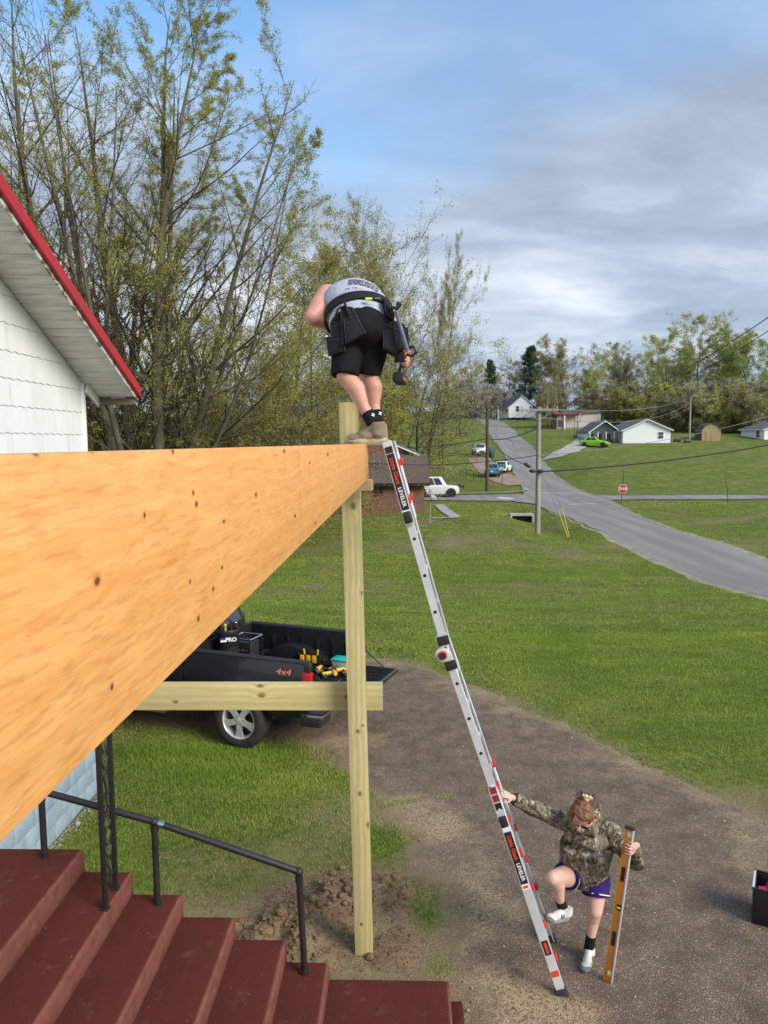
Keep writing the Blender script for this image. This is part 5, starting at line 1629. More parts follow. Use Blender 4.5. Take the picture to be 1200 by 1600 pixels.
for (a, b, lab) in [((878, 792), (890, 824), 'right yellow guard on the guy wire of the pale pole'), ((872, 797), (888, 825), 'left yellow guard on the guy wire of the pale pole')]:
    A_, B2 = at_y(*a, 42), at_y(*b, 42); B2.z = hz1(B2.x, 42) - 0.05
    mb = MB(); mb.tube([A_, B2], 0.03, 6); tag(mb.build('guy_guard', M_YELLOW), lab, 'wire guard')

# ------------------------------------------------------------------ signs and roadside things
def text_mesh(s, size, bold=0.0, ext=0.002):
    cu = bpy.data.curves.new('lettering', 'FONT')
    cu.body = s; cu.size = size; cu.align_x = 'CENTER'; cu.align_y = 'CENTER'; cu.extrude = ext; cu.offset = bold; cu.resolution_u = 3
    tmp = bpy.data.objects.new('tmp_text', cu); COL.objects.link(tmp)
    dg = bpy.context.evaluated_depsgraph_get(); dg.update()
    me = bpy.data.meshes.new_from_object(tmp.evaluated_get(dg))
    bpy.data.objects.remove(tmp); bpy.data.curves.remove(cu)
    return me


def letter(s, size, M, m, parent, name='lettering', bold=0.0, local=False, ext=0.002):
    me = text_mesh(s, size, bold, ext); me.transform(M)
    return link_mesh(me, name, m, parent, local)


def basis(o, x, y):
    """matrix whose local x and y axes run along the given world directions"""
    x = Vector(x).normalized(); y = Vector(y); z = x.cross(y).normalized(); y = z.cross(x)
    return Matrix(((x.x, y.x, z.x, o[0]), (x.y, y.y, z.y, o[1]), (x.z, y.z, z.z, o[2]), (0, 0, 0, 1)))


Ys = 61
b = at_y(970, 787, Ys); b.z = hz1(b.x, Ys); tp = at_y(975, 735, Ys); c = at_y(973, 764, Ys)
sg = thing('stop_sign', 'red octagonal stop sign on a leaning post at the crossing', 'sign', tuple(b))
mb = MB(); mb.tube([b - Vector((0, 0, 0.3)), tp], 0.035, 6); mb.build('post', M_POLEDARK, sg)
rs = 0.385
mb = MB(); mb.prism([(rs * math.cos(R(22.5 + 45 * i)), rs * math.sin(R(22.5 + 45 * i))) for i in range(8)], -0.004, 0.004, 'y', Matrix.Translation((c.x, c.y - 0.07, c.z))); pl_ = mb.build('sign_border', M_WHITE, sg, sm=False)
mb = MB(); mb.prism([(rs * 0.92 * math.cos(R(22.5 + 45 * i)), rs * 0.92 * math.sin(R(22.5 + 45 * i))) for i in range(8)], -0.004, 0.004, 'y', Matrix.Translation((c.x, c.y - 0.078, c.z))); mb.build('sign_plate', mat('stop_red', (0.55, 0.012, 0.02), None, 3, 0.4), sg, sm=False)
letter('STOP', 0.30, basis((c.x, c.y - 0.085, c.z), (1, 0, 0), (0, 0, 1)), M_WHITE, sg, 'lettering', 0.006)
p = at_y(785, 752, 82); g = hz1(p.x, 82)
ns_ = thing('street_sign', 'small green street-name sign on a post beside the hill road', 'sign', (p.x, 82, g))
M_GREENSIGN = mat('green_sign', (0.02, 0.17, 0.12), None, 3, 0.4)
mb = MB(); mb.tube([(0, 0, -0.2), (0, 0, 2.3)], 0.035, 6); mb.build('post', mat('rusty_post', (0.18, 0.09, 0.05), None, 8), ns_, local=True)
mb = MB(); mb.box((-0.4, -0.02, 2.05), (0.4, -0.005, 2.25)); mb.build('blade', M_GREENSIGN, ns_, local=True, sm=False)
mb = MB(); mb.box((-0.012, -0.4, 2.28), (0.012, 0.4, 2.48)); mb.build('blade', M_GREENSIGN, ns_, local=True, sm=False)
M_BIN = mat('teal_bin', (0.015, 0.11, 0.12), (0.01, 0.08, 0.09), 4, 0.5)
for x_, Y_, lab in ((769, 108, 'dark teal wheeled bin beside the hill road, right one'), (764, 109, 'dark teal wheeled bin beside the white boxy car, left one')):
    p = at_y(x_, 705, Y_); g = hz1(p.x, Y_)
    bn = thing('wheeled_bin', lab, 'bin', (p.x, Y_, g))
    mb = MB(); mb.add([(-0.26, -0.3, 0.08), (0.26, -0.3, 0.08), (0.26, 0.3, 0.08), (-0.26, 0.3, 0.08), (-0.36, -0.4, 1.25), (0.36, -0.4, 1.25), (0.36, 0.4, 1.25), (-0.36, 0.4, 1.25)], [(0, 3, 2, 1), (4, 5, 6, 7), (0, 1, 5, 4), (1, 2, 6, 5), (2, 3, 7, 6), (3, 0, 4, 7)])
    mb.build('tub', M_BIN, bn, local=True, bevel=0.03)
    mb = MB(); mb.box((-0.4, -0.46, 1.25), (0.4, 0.44, 1.36), None, 0.03); mb.build('lid', M_BIN, bn, local=True)
    for s in (-1, 1):
        mb = MB(); mb.lathe([(0.12, -0.03), (0.12, 0.03)], 12, Matrix.Translation((s * 0.3, 0.32, 0.12)) @ Matrix.Rotation(R(90), 4, 'Y')); mb.build('bin_wheel', M_RUBBER, bn, local=True)
# satellite dishes on a post
Yd = 48
b = at_y(672, 813, Yd); b.z = hz1(b.x, Yd)
ds = thing('satellite_dish', 'grey satellite dishes on a post beside the brick house walkway', 'satellite dish', tuple(b))
tp = at_y(672, 782, Yd)
mb = MB(); mb.tube([b - Vector((0, 0, 0.2)), tp], 0.035, 8); mb.build('post', M_INSUL, ds)
for c_, r_, n_ in ((at_y(678, 777, Yd - 0.1), 0.24, Vector((0.5, -0.45, 0.75))), (at_y(670, 768, Yd + 0.2), 0.20, Vector((0.2, -0.8, 0.6)))):
    M = Matrix.Translation(c_) @ n_.to_track_quat('Z', 'Y').to_matrix().to_4x4()
    mb = MB(); mb.lathe([(0.0, -0.05), (r_ * 0.5, -0.037), (r_ * 0.85, -0.012), (r_, 0.01), (r_, 0.016), (r_ * 0.85, -0.004), (r_ * 0.5, -0.028), (0, -0.04)], 18, M, cap=False); d_ = mb.build('reflector', M_INSUL, ds)
    mb = MB(); mb.tube([M @ Vector((0, -r_, -0.03)), M @ Vector((0, -r_ * 0.4, r_ * 1.1))], 0.012, 5); mb.ball(M @ Vector((0, -r_ * 0.35, r_ * 1.15)), 0.045); mb.tube([tp, c_], 0.02, 5); mb.build('feed_arm', M_INSUL, d_)
# culvert
c = at_y(816, 797, 53); g = hz1(c.x, 53)
cv = thing('culvert', 'dark roadside culvert mouth in the ditch behind the pale pole', 'culvert', (c.x, 53, g))
mb = MB(); mb.box((-0.85, 0, 0.42), (0.85, 0.9, 0.55)); mb.build('slab', M_CONCRETE, cv, local=True)
for s in (-1, 1):
    mb = MB(); mb.box((s * 0.8 - 0.08, 0, -0.4), (s * 0.8 + 0.08, 0.9, 0.42)); mb.build('side_wall', M_CONCRETE, cv, local=True)
mb = MB(); mb.box((-0.72, 0.55, -0.4), (0.72, 0.6, 0.42)); mb.build('opening', M_BLACK, cv, local=True)
# yard odds and ends
for x_, y_, Y_, c_, lab, s_ in ((720, 752, 80, (0.03, 0.07, 0.16), 'small blue garden bundle on the far lawn left of the dark pole', 0.35),
                                (1074, 690, 116, (0.2, 0.15, 0.11), 'small garden machine right of the white ranch house', 0.45), (1058, 690, 117, (0.05, 0.06, 0.06), 'dark garden machine beside the white ranch house', 0.5)):
    p = at_y(x_, y_, Y_); g = hz1(p.x, Y_)
    o = thing('garden_machine' if Y_ > 100 else 'garden_bundle', lab, 'garden item', (p.x, Y_, g))
    m_ = mat('garden_item_%d' % x_, c_, None, 8)
    mb = MB(); mb.box((-s_, -s_ * 0.5, 0.15), (s_, s_ * 0.5, s_ * 0.9), None, 0.08); mb.build('body', m_, o, local=True)
    mb = MB(); mb.tube([(s_ * 0.8, 0, s_ * 0.7), (s_ * 1.3, 0, s_ * 1.7)], 0.04, 6); mb.ball((-s_ * 0.3, 0, s_ * 1.1), s_ * 0.35); mb.build('handle', m_, o, local=True)
    for q in (-0.6, 0.6):
        mb = MB(); mb.lathe([(s_ * 0.4, -s_ * 0.6), (s_ * 0.4, s_ * 0.6)], 12, Matrix.Translation((q * s_, 0, s_ * 0.38)) @ Matrix.Rotation(R(90), 4, 'X')); mb.build('wheel', M_RUBBER, o, local=True)
# wooden hand rail at the dirt pull-off
r0, r1 = at_y(718, 718, 92), at_y(752, 738, 86)
hr = thing('yard_railing', 'low dark railing in front of the broad tree trunk', 'railing', (r0.x, r0.y, hz1(r0.x, r0.y)))
for u in (0, 0.33, 0.66, 1):
    q = r0.lerp(r1, u); g = hz1(q.x, q.y)
    mb = MB(); mb.tube([(q.x, q.y, g - 0.1), (q.x, q.y, g + 1.0)], 0.03, 6); mb.build('post', M_BLACK, hr)
for h_ in (1.0, 0.55):
    mb = MB(); mb.tube([(r0.x, r0.y, hz1(r0.x, r0.y) + h_), (r1.x, r1.y, hz1(r1.x, r1.y) + h_)], 0.03, 6); mb.build('rail', M_BLACK, hr)
# ------------------------------------------------------------------ pickup truck
M_TRUCK = car_paint('black_truck_paint', (0.006, 0.0065, 0.008))
M_BED = mat('spray_bedliner', (0.007, 0.0075, 0.0085), (0.013, 0.0135, 0.015), 10, 0.85, 0, 0.5, 90, 0.004, spec=0.15)
M_ALLOY = mat('alloy_wheel', (0.68, 0.68, 0.68), (0.58, 0.58, 0.58), 7, 0.35, 0.45)
TO = (-0.99, 10.57, 0.0)
truck = thing('pickup_truck', 'black pickup truck with its tailgate down on the driveway behind the post', 'pickup truck', TO, R(160))
RAILZ, FLOORZ = 1.33, 0.86


def bed_side(s):
    xs = sorted(set(list(np.linspace(0.0, 2.0, 41)) + [1.12 + 0.535 * math.cos(a) for a in np.linspace(0, PI, 25)]))
    vs, fs = [], []
    n = 9
    for x in xs:
        d = abs(x - 1.12); zb = 0.56 + 0.04 * (x < 0.5) * (0.5 - x)
        if d < 0.535: zb = max(zb, 0.40 + math.sqrt(0.535 ** 2 - d ** 2) * 1.0)
        for k in range(n):
            u = k / (n - 1); z = zb + (RAILZ - zb) * u
            y = 0.955 + 0.03 * math.exp(-((z - 0.98) / 0.16) ** 2) - 0.045 * max(0, (z - 1.15) / 0.18) ** 2 - 0.02 * max(0, (0.7 - z) / 0.15)
            if d < 0.62: y += 0.018 * math.exp(-((math.hypot(x - 1.12, z - 0.40) - 0.56) / 0.05) ** 2)
            vs.append((x, s * y, z))
    for i in range(len(xs) - 1):
        for k in range(n - 1): fs.append((i * n + k, (i + 1) * n + k, (i + 1) * n + k + 1, i * n + k + 1))
    mb = MB(); mb.add(vs, fs); return mb


for s in (1, -1):
    p_ = bed_side(s).build('bed_side', M_TRUCK, truck, local=True, angle=60)
    mb = MB(); mb.box((0.02, min(s * 0.80, s * 0.925), RAILZ - 0.01), (2.0, max(s * 0.80, s * 0.925), RAILZ + 0.018), None, 0.008); mb.build('rail_cap', M_BLACKPLASTIC, p_, local=True)
    mb = MB(); mb.box((0.03, min(s * 0.79, s * 0.82), FLOORZ - 0.3), (1.98, max(s * 0.79, s * 0.82), RAILZ), None, 0.01); mb.build('inner_wall', M_BED, truck, local=True)
    for x_ in np.linspace(0.2, 1.8, 7):
        mb = MB(); mb.box((x_ - 0.03, min(s * 0.775, s * 0.795), FLOORZ + 0.05), (x_ + 0.03, max(s * 0.775, s * 0.795), RAILZ - 0.14), None, 0.006); mb.build('wall_rib', M_BED, truck, local=True)
    pr = [(1.12 + 0.50 * math.cos(a), FLOORZ - 0.12 + 0.36 * math.sin(a)) for a in np.linspace(0, PI, 15)]
    mb = MB(); mb.prism(pr, s * 0.56, s * 0.80, 'y'); mb.build('wheel_house', M_BED, truck, local=True, angle=50, bevel=0.02)
    # tail lamp and rear corner
    mb = MB(); y0_, y1_ = sorted((s * 0.845, s * 0.975)); mb.box((-0.035, y0_, 0.80), (0.10, y1_, 1.22), None, 0.03); tl = mb.build('tail_light', M_TAIL, truck, local=True)
    mb = MB(); mb.box((-0.038, y0_ + 0.02, 0.93), (0.04, y1_ + 0.002 * s, 0.99), None, 0.01); mb.build('reverse_lens', M_LAMP, tl, local=True)
    mb = MB(); mb.box((-0.025, y0_, 1.22), (0.06, y1_ - 0.02 * (s > 0), RAILZ + 0.015), None, 0.02); mb.build('rear_corner', M_BLACKPLASTIC, truck, local=True)
    # bumper corner
    mb = MB(); y0_, y1_ = sorted((s * 0.62, s * 0.97)); mb.box((-0.18, y0_, 0.46), (0.14, y1_, 0.66), None, 0.05); bc = mb.build('bumper_corner', M_BLACKPLASTIC, truck, local=True)
    mb = MB(); mb.box((-0.19, y0_ + 0.03, 0.655), (0.10, y1_ - 0.03, 0.672), None, 0.006); mb.build('step_pad', M_RUBBER, bc, local=True)
    mb = MB(); mb.box((-0.205, y0_ + 0.05, 0.60), (0.02, y1_ + 0.004, 0.645), None, 0.01); mb.build('chrome_strip', M_CHROME, bc, local=True)
    mb = MB(); mb.tube([(2.25, s * 0.94, 0.47), (2.32, s * 1.03, 0.44), (4.2, s * 1.03, 0.44), (4.27, s * 0.94, 0.47)], 0.045, 10); mb.build('side_step', M_CHROME, truck, local=True)
mb = MB(); mb.box((-0.14, -0.55, 0.44), (0.0, 0.55, 0.64), None, 0.03); mb.build('bumper', M_CHROME, truck, local=True)
mb = MB(); mb.box((0.0, -0.80, FLOORZ - 0.04), (2.0, 0.80, FLOORZ))
for i in range(12): mb.box((0.03, -0.70 + i * 0.125, FLOORZ - 0.002), (1.95, -0.64 + i * 0.125, FLOORZ + 0.010))
mb.build('bed_floor', M_BED, truck, local=True, sm=False)
mb = MB(); mb.box((1.95, -0.92, FLOORZ - 0.2), (2.0, 0.92, RAILZ + 0.01), None, 0.012); mb.build('bulkhead', M_BED, truck, local=True)
# open tailgate
mb = MB(); mb.box((-0.66, -0.77, FLOORZ - 0.07), (-0.02, 0.77, FLOORZ - 0.005), None, 0.02); tg = mb.build('tailgate', M_TRUCK, truck, local=True)
mb = MB(); mb.box((-0.61, -0.70, FLOORZ - 0.004), (-0.07, 0.70, FLOORZ + 0.006), None, 0.004)
for i in range(9): mb.box((-0.58, -0.62 + i * 0.15, FLOORZ + 0.004), (-0.10, -0.56 + i * 0.15, FLOORZ + 0.014))
mb.build('tailgate_liner', M_BED, tg, local=True)
for s in (1, -1):
    mb = MB(); mb.tube([(-0.42, s * 0.775, FLOORZ - 0.02), (0.03, s * 0.79, 1.18)], 0.008, 6); mb.build('tailgate_cable', M_BLACK, tg, local=True)
# frame, axle, underbody
mb = MB(); mb.box((0.1, -0.60, 0.45), (5.5, 0.60, 0.62)); mb.build('underbody', M_BLACK, truck, local=True)
mb = MB(); mb.tube([(1.12, -0.8, 0.40), (1.12, 0.8, 0.40)], 0.07, 8); mb.ball((1.12, 0, 0.4), 0.16); mb.build('rear_axle', M_BLACK, truck, local=True)
for s in (1, -1):
    mb = MB(); y0_, y1_ = sorted((s * 0.60, s * 0.93)); mb.box((0.55, y0_, 0.82), (1.70, y1_, 0.93)); mb.box((1.66, y0_, 0.5), (1.70, y1_, 0.9)); mb.box((0.54, y0_, 0.5), (0.58, y1_, 0.9)); mb.build('wheel_liner', M_BLACK, truck, local=True)


def truck_wheel(x, s):
    r, w = 0.405, 0.27; yc = s * 0.83
    M = Matrix.Translation((x, yc, r)) @ Matrix.Rotation(R(90) * (-s), 4, 'X')      # local +z points outboard
    mb = MB(); mb.lathe([(r * 0.62, -w / 2), (r * 0.90, -w / 2), (r * 0.985, -w * 0.42), (r, -w * 0.3), (r, w * 0.3), (r * 0.985, w * 0.42), (r * 0.90, w * 0.5), (r * 0.75, w * 0.53), (r * 0.655, w * 0.46)], 48, M, cap=False)
    for i in range(40):
        a = 2 * PI * i / 40
        for q in (-1, 1): mb.box((r * 0.985, -0.018, q * 0.03 if q > 0 else -0.10), (r + 0.004, 0.012, 0.10 if q > 0 else -0.03), M @ Matrix.Rotation(a + 0.04 * q, 4, 'Z'))
    wl_ = mb.build('wheel', M_RUBBER, truck, local=True)
    mb = MB(); ri = r * 0.655
    mb.lathe([(ri, w * 0.46), (ri * 0.965, w * 0.47), (ri * 0.93, w * 0.40), (ri * 0.90, -w * 0.3)], 48, M, cap=False)
    for i in range(5):
        a = 2 * PI * i / 5 + R(18)
        MM = M @ Matrix.Rotation(a, 4, 'Z')
        z0, z1 = w * 0.30, w * 0.40
        P0 = [(0.03, -0.045), (0.03, 0.045), (ri * 0.55, 0.040), (ri * 0.94, 0.070), (ri * 0.94, -0.070), (ri * 0.55, -0.040)]
        mb.prism(P0, z0, z1, 'z', MM)
    mb.lathe([(0.0, w * 0.42), (0.045, w * 0.42), (0.075, w * 0.37), (0.085, w * 0.25)], 24, M, cap=False)
    mb.build('rim', M_ALLOY, wl_, local=True, angle=35)
    mb = MB(); mb.lathe([(0, w * 0.05), (ri * 0.88, w * 0.05)], 24, M, cap=False); mb.build('brake_disc', M_BLACK, wl_, local=True)
    for i in range(6):
        a = 2 * PI * i / 6
        c = M @ Vector((0.062 * math.cos(a), 0.062 * math.sin(a), w * 0.40)); c2 = M @ Vector((0.062 * math.cos(a), 0.062 * math.sin(a), w * 0.34))
        mb = MB(); mb.tube([c2, c], 0.011, 6); mb.build('lug_nut', M_BLACK, wl_, local=True)


for x_ in (1.12, 4.80):
    for s in (1, -1): truck_wheel(x_, s)
# cab and front end
low = [(2.02, 0.50, 1.30), (2.1, 0.48, 1.32), (3.2, 0.48, 1.30), (4.30, 0.48, 1.28), (4.6, 0.72, 1.26), (5.0, 0.74, 1.24), (5.55, 0.55, 1.16), (5.75, 0.60, 1.0)]
secs = []
for x_, z0, z1 in low:
    w = 0.975 - (0.05 if x_ > 5.5 else 0); m_ = (z0 + z1) / 2
    secs.append([(x_, -w * 0.94, z0), (x_, -w, m_), (x_, -w * 0.97, z1 - 0.1), (x_, -w * 0.9, z1), (x_, w * 0.9, z1), (x_, w * 0.97, z1 - 0.1), (x_, w, m_), (x_, w * 0.94, z0)])
loft(secs).build('cab_body', M_TRUCK, truck, local=True, angle=40)
g = [(2.06, -0.88, 1.28), (4.35, -0.88, 1.28), (4.35, 0.88, 1.28), (2.06, 0.88, 1.28), (2.22, -0.70, 1.92), (3.65, -0.70, 1.92), (3.65, 0.70, 1.92), (2.22, 0.70, 1.92)]
mb = MB(); mb.add(g, [(0, 3, 2, 1), (4, 5, 6, 7), (0, 1, 5, 4), (1, 2, 6, 5), (2, 3, 7, 6), (3, 0, 4, 7)]); cb_ = mb.build('cabin', M_TRUCK, truck, local=True, bevel=0.06)
def tpane(nm, q):
    a, b, c, d = [Vector(v) for v in q]; nn = (b - a).cross(d - a).normalized() * 0.012
    mb = MB(); mb.add([a + nn, b + nn, c + nn, d + nn, a - nn, b - nn, c - nn, d - nn], [(0, 1, 2, 3), (7, 6, 5, 4), (0, 4, 5, 1), (1, 5, 6, 2), (2, 6, 7, 3), (3, 7, 4, 0)]); mb.build(nm, M_GLASS, cb_, local=True, sm=False)
tpane('rear_window', [(2.095, 0.7, 1.42), (2.095, -0.7, 1.42), (2.20, -0.6, 1.84), (2.20, 0.6, 1.84)])
tpane('windshield', [(4.26, -0.76, 1.36), (4.26, 0.76, 1.36), (3.75, 0.64, 1.85), (3.75, -0.64, 1.85)])
for s in (1, -1):
    for x0_, x1_ in ((2.30, 3.0), (3.08, 3.85)):
        q = [(x0_, s * 0.865, 1.34), (x1_, s * 0.865, 1.34), (min(x1_, 3.62), s * 0.725, 1.84), (x0_, s * 0.725, 1.84)]
        tpane('side_window', q if s < 0 else q[::-1])
    mb = MB(); y0_, y1_ = sorted((s * 0.55, s * 0.9)); mb.box((5.68, y0_, 0.92), (5.77, y1_, 1.1), None, 0.02); mb.build('headlight', M_LAMP, truck, local=True)
    mb = MB(); y0_, y1_ = sorted((s * 0.95, s * 1.16)); mb.box((3.95, y0_, 1.30), (4.08, y1_, 1.52), None, 0.03); mb.build('wing_mirror', M_BLACKPLASTIC, truck, local=True)
mb = MB(); mb.box((5.72, -0.52, 0.78), (5.785, 0.52, 1.1), None, 0.015); mb.build('grille', M_CHROME, truck, local=True)
mb = MB(); mb.box((5.65, -0.95, 0.45), (5.88, 0.95, 0.70), None, 0.04); mb.build('front_bumper', M_CHROME, truck, local=True)
# 4x4 decal on the bedside: +y faces the camera, the truck's rear is at the right
Ml = Matrix(((-1, 0, 0, 0.36), (0, 0, 1, 0.9665), (0, 1, 0, 1.20), (0, 0, 0, 1)))
Sh = Matrix(((1.25, 0.32, 0, 0), (0, 1, 0, 0), (0, 0, 1, 0), (0, 0, 0, 1)))
M_DECALR = mat('decal_red', (0.50, 0.03, 0.03), None, 8, 0.4); M_DECALW = mat('decal_grey', (0.55, 0.55, 0.55), None, 8, 0.4)
letter('4x4', 0.125, Ml @ Sh, M_DECALR, truck, 'decal_outline', 0.006, True, 0.0012)
letter('4x4', 0.125, Ml @ Matrix.Translation((0, 0, 0.0025)) @ Sh, M_DECALW, truck, 'decal_lettering', -0.002, True, 0.0012)

# ------------------------------------------------------------------ cargo, each its own thing
def TL(px, py, Z): return at_z(px, py, Z)


c = Vector((-2.69, 10.92, FLOORZ + 0.012))
bk = thing('tool_bucket', 'black round tool bucket with white lettering in the truck bed', 'bucket', tuple(c), R(0))
mb = MB(); mb.lathe([(0.14, 0), (0.15, 0.02), (0.160, 0.60), (0.168, 0.64), (0.163, 0.65), (0.15, 0.64), (0.14, 0.3), (0.0, 0.29)], 28); mb.build('tub', M_BLACKPLASTIC, bk, local=True)
mb = MB(); mb.lathe([(0.160, 0.40), (0.164, 0.40), (0.168, 0.60), (0.164, 0.60)], 28); mb.build('pocket_band', M_BED, bk, local=True)
view = (CAM - Vector(c)); view.z = 0; view.normalize(); sd = Vector((-view.y, view.x, 0))
for i, (dx_, h_, m_) in enumerate([(-0.08, 0.22, M_BLACK), (0.05, 0.26, M_BLACKPLASTIC), (0.10, 0.18, M_CHROME), (-0.02, 0.16, M_YELLOW), (-0.12, 0.2, M_BLACK)]):
    mb = MB(); mb.tube([(dx_, 0.05 * (i % 3 - 1), 0.4), (dx_ * 1.1, 0.06 * (i % 3 - 1), 0.64 + h_ * 0.45)], 0.016, 8); mb.ball((dx_ * 1.1, 0.06 * (i % 3 - 1), 0.64 + h_ * 0.45), 0.025); mb.build('tool_handle', m_, bk, local=True)
mb = MB(); mb.tube([(-0.16, 0, 0.62), (-0.15, 0, 0.72), (0, 0, 0.79), (0.15, 0, 0.72), (0.16, 0, 0.62)], 0.01, 6); mb.build('carry_handle', M_BLACK, bk, local=True)
Mt = basis(view * 0.170 + sd * 0.045 + Vector((0, 0, 0.515)), sd, (0, 0, 1))
letter('PRO', 0.085, Mt, M_WHITE, bk, 'lettering', 0.003, True)
Mt = basis(view * 0.170 - sd * 0.065 + Vector((0, 0, 0.515)), sd, (0, 0, 1))
mb = MB(); mb.box((-0.05, -0.035, -0.001), (0.035, 0.03, 0.0), Mt); mb.build('blue_patch', mat('blue_patch', (0.02, 0.05, 0.30), None, 5), bk, local=True)
mb = MB(); mb.box((-0.045, -0.028, 0.0005), (0.03, -0.002, 0.0015), Mt); mb.build('white_patch', M_WHITE, bk, local=True)

c = Vector((-2.50, 11.32, FLOORZ + 0.012))
gn = thing('caged_power_station', 'black power unit in a chrome tube cage in the truck bed', 'power unit', tuple(c), R(160))
s_ = 0.18
mb = MB(); mb.box((-s_ + 0.03, -s_ + 0.03, 0.02), (s_ - 0.03, s_ - 0.03, 0.36), None, 0.02); core = mb.build('core', M_BLACKPLASTIC, gn, local=True)
for i in range(4):
    mb = MB(); mb.tube([(-0.10 + 0.065 * i, s_ - 0.025, 0.24), (-0.10 + 0.065 * i, s_ - 0.005, 0.24)], 0.022, 10); mb.build('socket', mat('socket_%d' % i, (0.05, 0.06, 0.07) if i % 2 else (0.12, 0.02, 0.02), None, 5), core, local=True)
for x_ in (-s_, s_):
    for y_ in (-s_, s_):
        mb = MB(); mb.tube([(x_, y_, 0.0), (x_, y_, 0.42)], 0.012, 8); mb.build('cage_upright', M_CHROME, gn, local=True)
for z_ in (0.02, 0.42):
    for q in (-s_, s_):
        mb = MB(); mb.tube([(-s_, q, z_), (s_, q, z_)], 0.012, 8); mb.build('cage_rail', M_CHROME, gn, local=True)
        mb = MB(); mb.tube([(q, -s_, z_), (q, s_, z_)], 0.012, 8); mb.build('cage_rail', M_CHROME, gn, local=True)
mb = MB(); mb.tube([(-s_, 0, 0.42), (-s_ * 0.5, 0, 0.38), (s_ * 0.5, 0, 0.38), (s_, 0, 0.42)], 0.014, 8); mb.build('handle', M_BLACK, gn, local=True)

M_TOOLY = mat('tool_yellow', (0.72, 0.43, 0.02), (0.6, 0.35, 0.02), 9, 0.45)


def drill(name, label, loc, rz, lie=True, m1=M_TOOLY, cat='power tool', s=1.0):
    """pistol-grip driver: barrel along local x, grip down, battery pack; lies on its side"""
    o = thing(name, label, cat, loc, rz)
    Q = Matrix.Scale(s, 4) @ (Matrix.Rotation(R(82), 4, 'X') if lie else Matrix.Identity(4))
    if lie: Q = Matrix.Translation((0, 0, 0.035 * s)) @ Q
    mb = MB(); mb.tube([Q @ Vector(v) for v in ((-0.09, 0, 0), (-0.08, 0, 0), (0.05, 0, 0), (0.06, 0, 0))], [0.026 * s, 0.034 * s, 0.034 * s, 0.028 * s], 12); mb.build('motor_housing', m1, o, local=True)
    mb = MB(); mb.tube([Q @ Vector(v) for v in ((0.055, 0, 0), (0.085, 0, 0), (0.12, 0, 0))], [0.030 * s, 0.026 * s, 0.014 * s], 12); mb.build('chuck', M_BLACKPLASTIC, o, local=True)
    mb = MB(); mb.tube([Q @ Vector(v) for v in ((-0.045, 0, -0.02), (-0.055, 0, -0.08), (-0.065, 0, -0.14))], [0.021 * s, 0.019 * s, 0.023 * s], 10); gp = mb.build('grip', M_BLACKPLASTIC, o, local=True)
    mb = MB(); mb.box((-0.025, -0.008, -0.075), (-0.005, 0.008, -0.035), Q, 0.004); mb.build('trigger', M_BLACK, gp, local=True)
    mb = MB(); mb.box((-0.115, -0.037, -0.20), (0.005, 0.037, -0.135), Q, 0.010); bt = mb.build('battery', M_BLACKPLASTIC, o, local=True)
    mb = MB(); mb.box((-0.110, -0.0385, -0.180), (0.000, 0.0385, -0.160), Q, 0.004); mb.build('battery_band', m1, bt, local=True)
    return o


zf = FLOORZ + 0.012
drill('cordless_drill', 'yellow cordless drill lying on the open tailgate nearest the post', tuple(TL(512, 1056, zf)), R(30))
drill('cordless_drill', 'yellow cordless drill lying beside the teal-lidded box', tuple(TL(531, 1050, zf)), R(200))
drill('cordless_saw', 'yellow and silver cordless tool lying on the tailgate in front of the teal-lidded box', tuple(TL(522, 1054, zf)), R(110))
drill('cordless_driver', 'yellow cordless driver in the bed beside the tail light', tuple(TL(498, 1048, zf)), R(250))
c = TL(486, 1034, zf)
tb = thing('tool_bag', 'small black and yellow open tool bag in the truck bed corner', 'tool bag', tuple(c), R(165))
mb = MB(); mb.add([(-0.16, -0.10, 0), (0.16, -0.10, 0), (0.16, 0.10, 0), (-0.16, 0.10, 0), (-0.18, -0.12, 0.15), (0.18, -0.12, 0.15), (0.18, 0.12, 0.15), (-0.18, 0.12, 0.15)], [(0, 3, 2, 1), (0, 1, 5, 4), (1, 2, 6, 5), (2, 3, 7, 6), (3, 0, 4, 7)]); mb.build('pouch', M_BLACKPLASTIC, tb, local=True, bevel=0.012)
for x_ in (-0.10, 0.0, 0.10):
    mb = MB(); mb.box((x_ - 0.035, 0.105, 0.02), (x_ + 0.035, 0.128, 0.14), None, 0.006); mb.build('yellow_pocket', M_TOOLY, tb, local=True)
    mb = MB(); mb.tube([(x_, 0, 0.05), (x_ * 1.2, 0, 0.20)], 0.016, 8); mb.build('tool_handle', M_TOOLY if x_ else M_BLACK, tb, local=True)
c = TL(534, 1046, zf)
bx_ = thing('plastic_tub', 'small clear tub with a teal lid on the tailgate left of the post', 'tub', tuple(c), R(160))
mb = MB(); mb.add([(-0.10, -0.085, 0), (0.10, -0.085, 0), (0.10, 0.085, 0), (-0.10, 0.085, 0), (-0.125, -0.105, 0.15), (0.125, -0.105, 0.15), (0.125, 0.105, 0.15), (-0.125, 0.105, 0.15)], [(0, 3, 2, 1), (0, 1, 5, 4), (1, 2, 6, 5), (2, 3, 7, 6), (3, 0, 4, 7), (4, 5, 6, 7)]); mb.build('tub', mat('cloudy_plastic', (0.34, 0.40, 0.36), (0.28, 0.33, 0.3), 8, 0.3), bx_, local=True, bevel=0.012)
mb = MB(); mb.box((-0.135, -0.115, 0.15), (0.135, 0.115, 0.185), None, 0.012); mb.build('lid', mat('teal_lid', (0.02, 0.42, 0.36), None, 8, 0.4), bx_, local=True)
c = at_z(378, 968, RAILZ + 0.018)
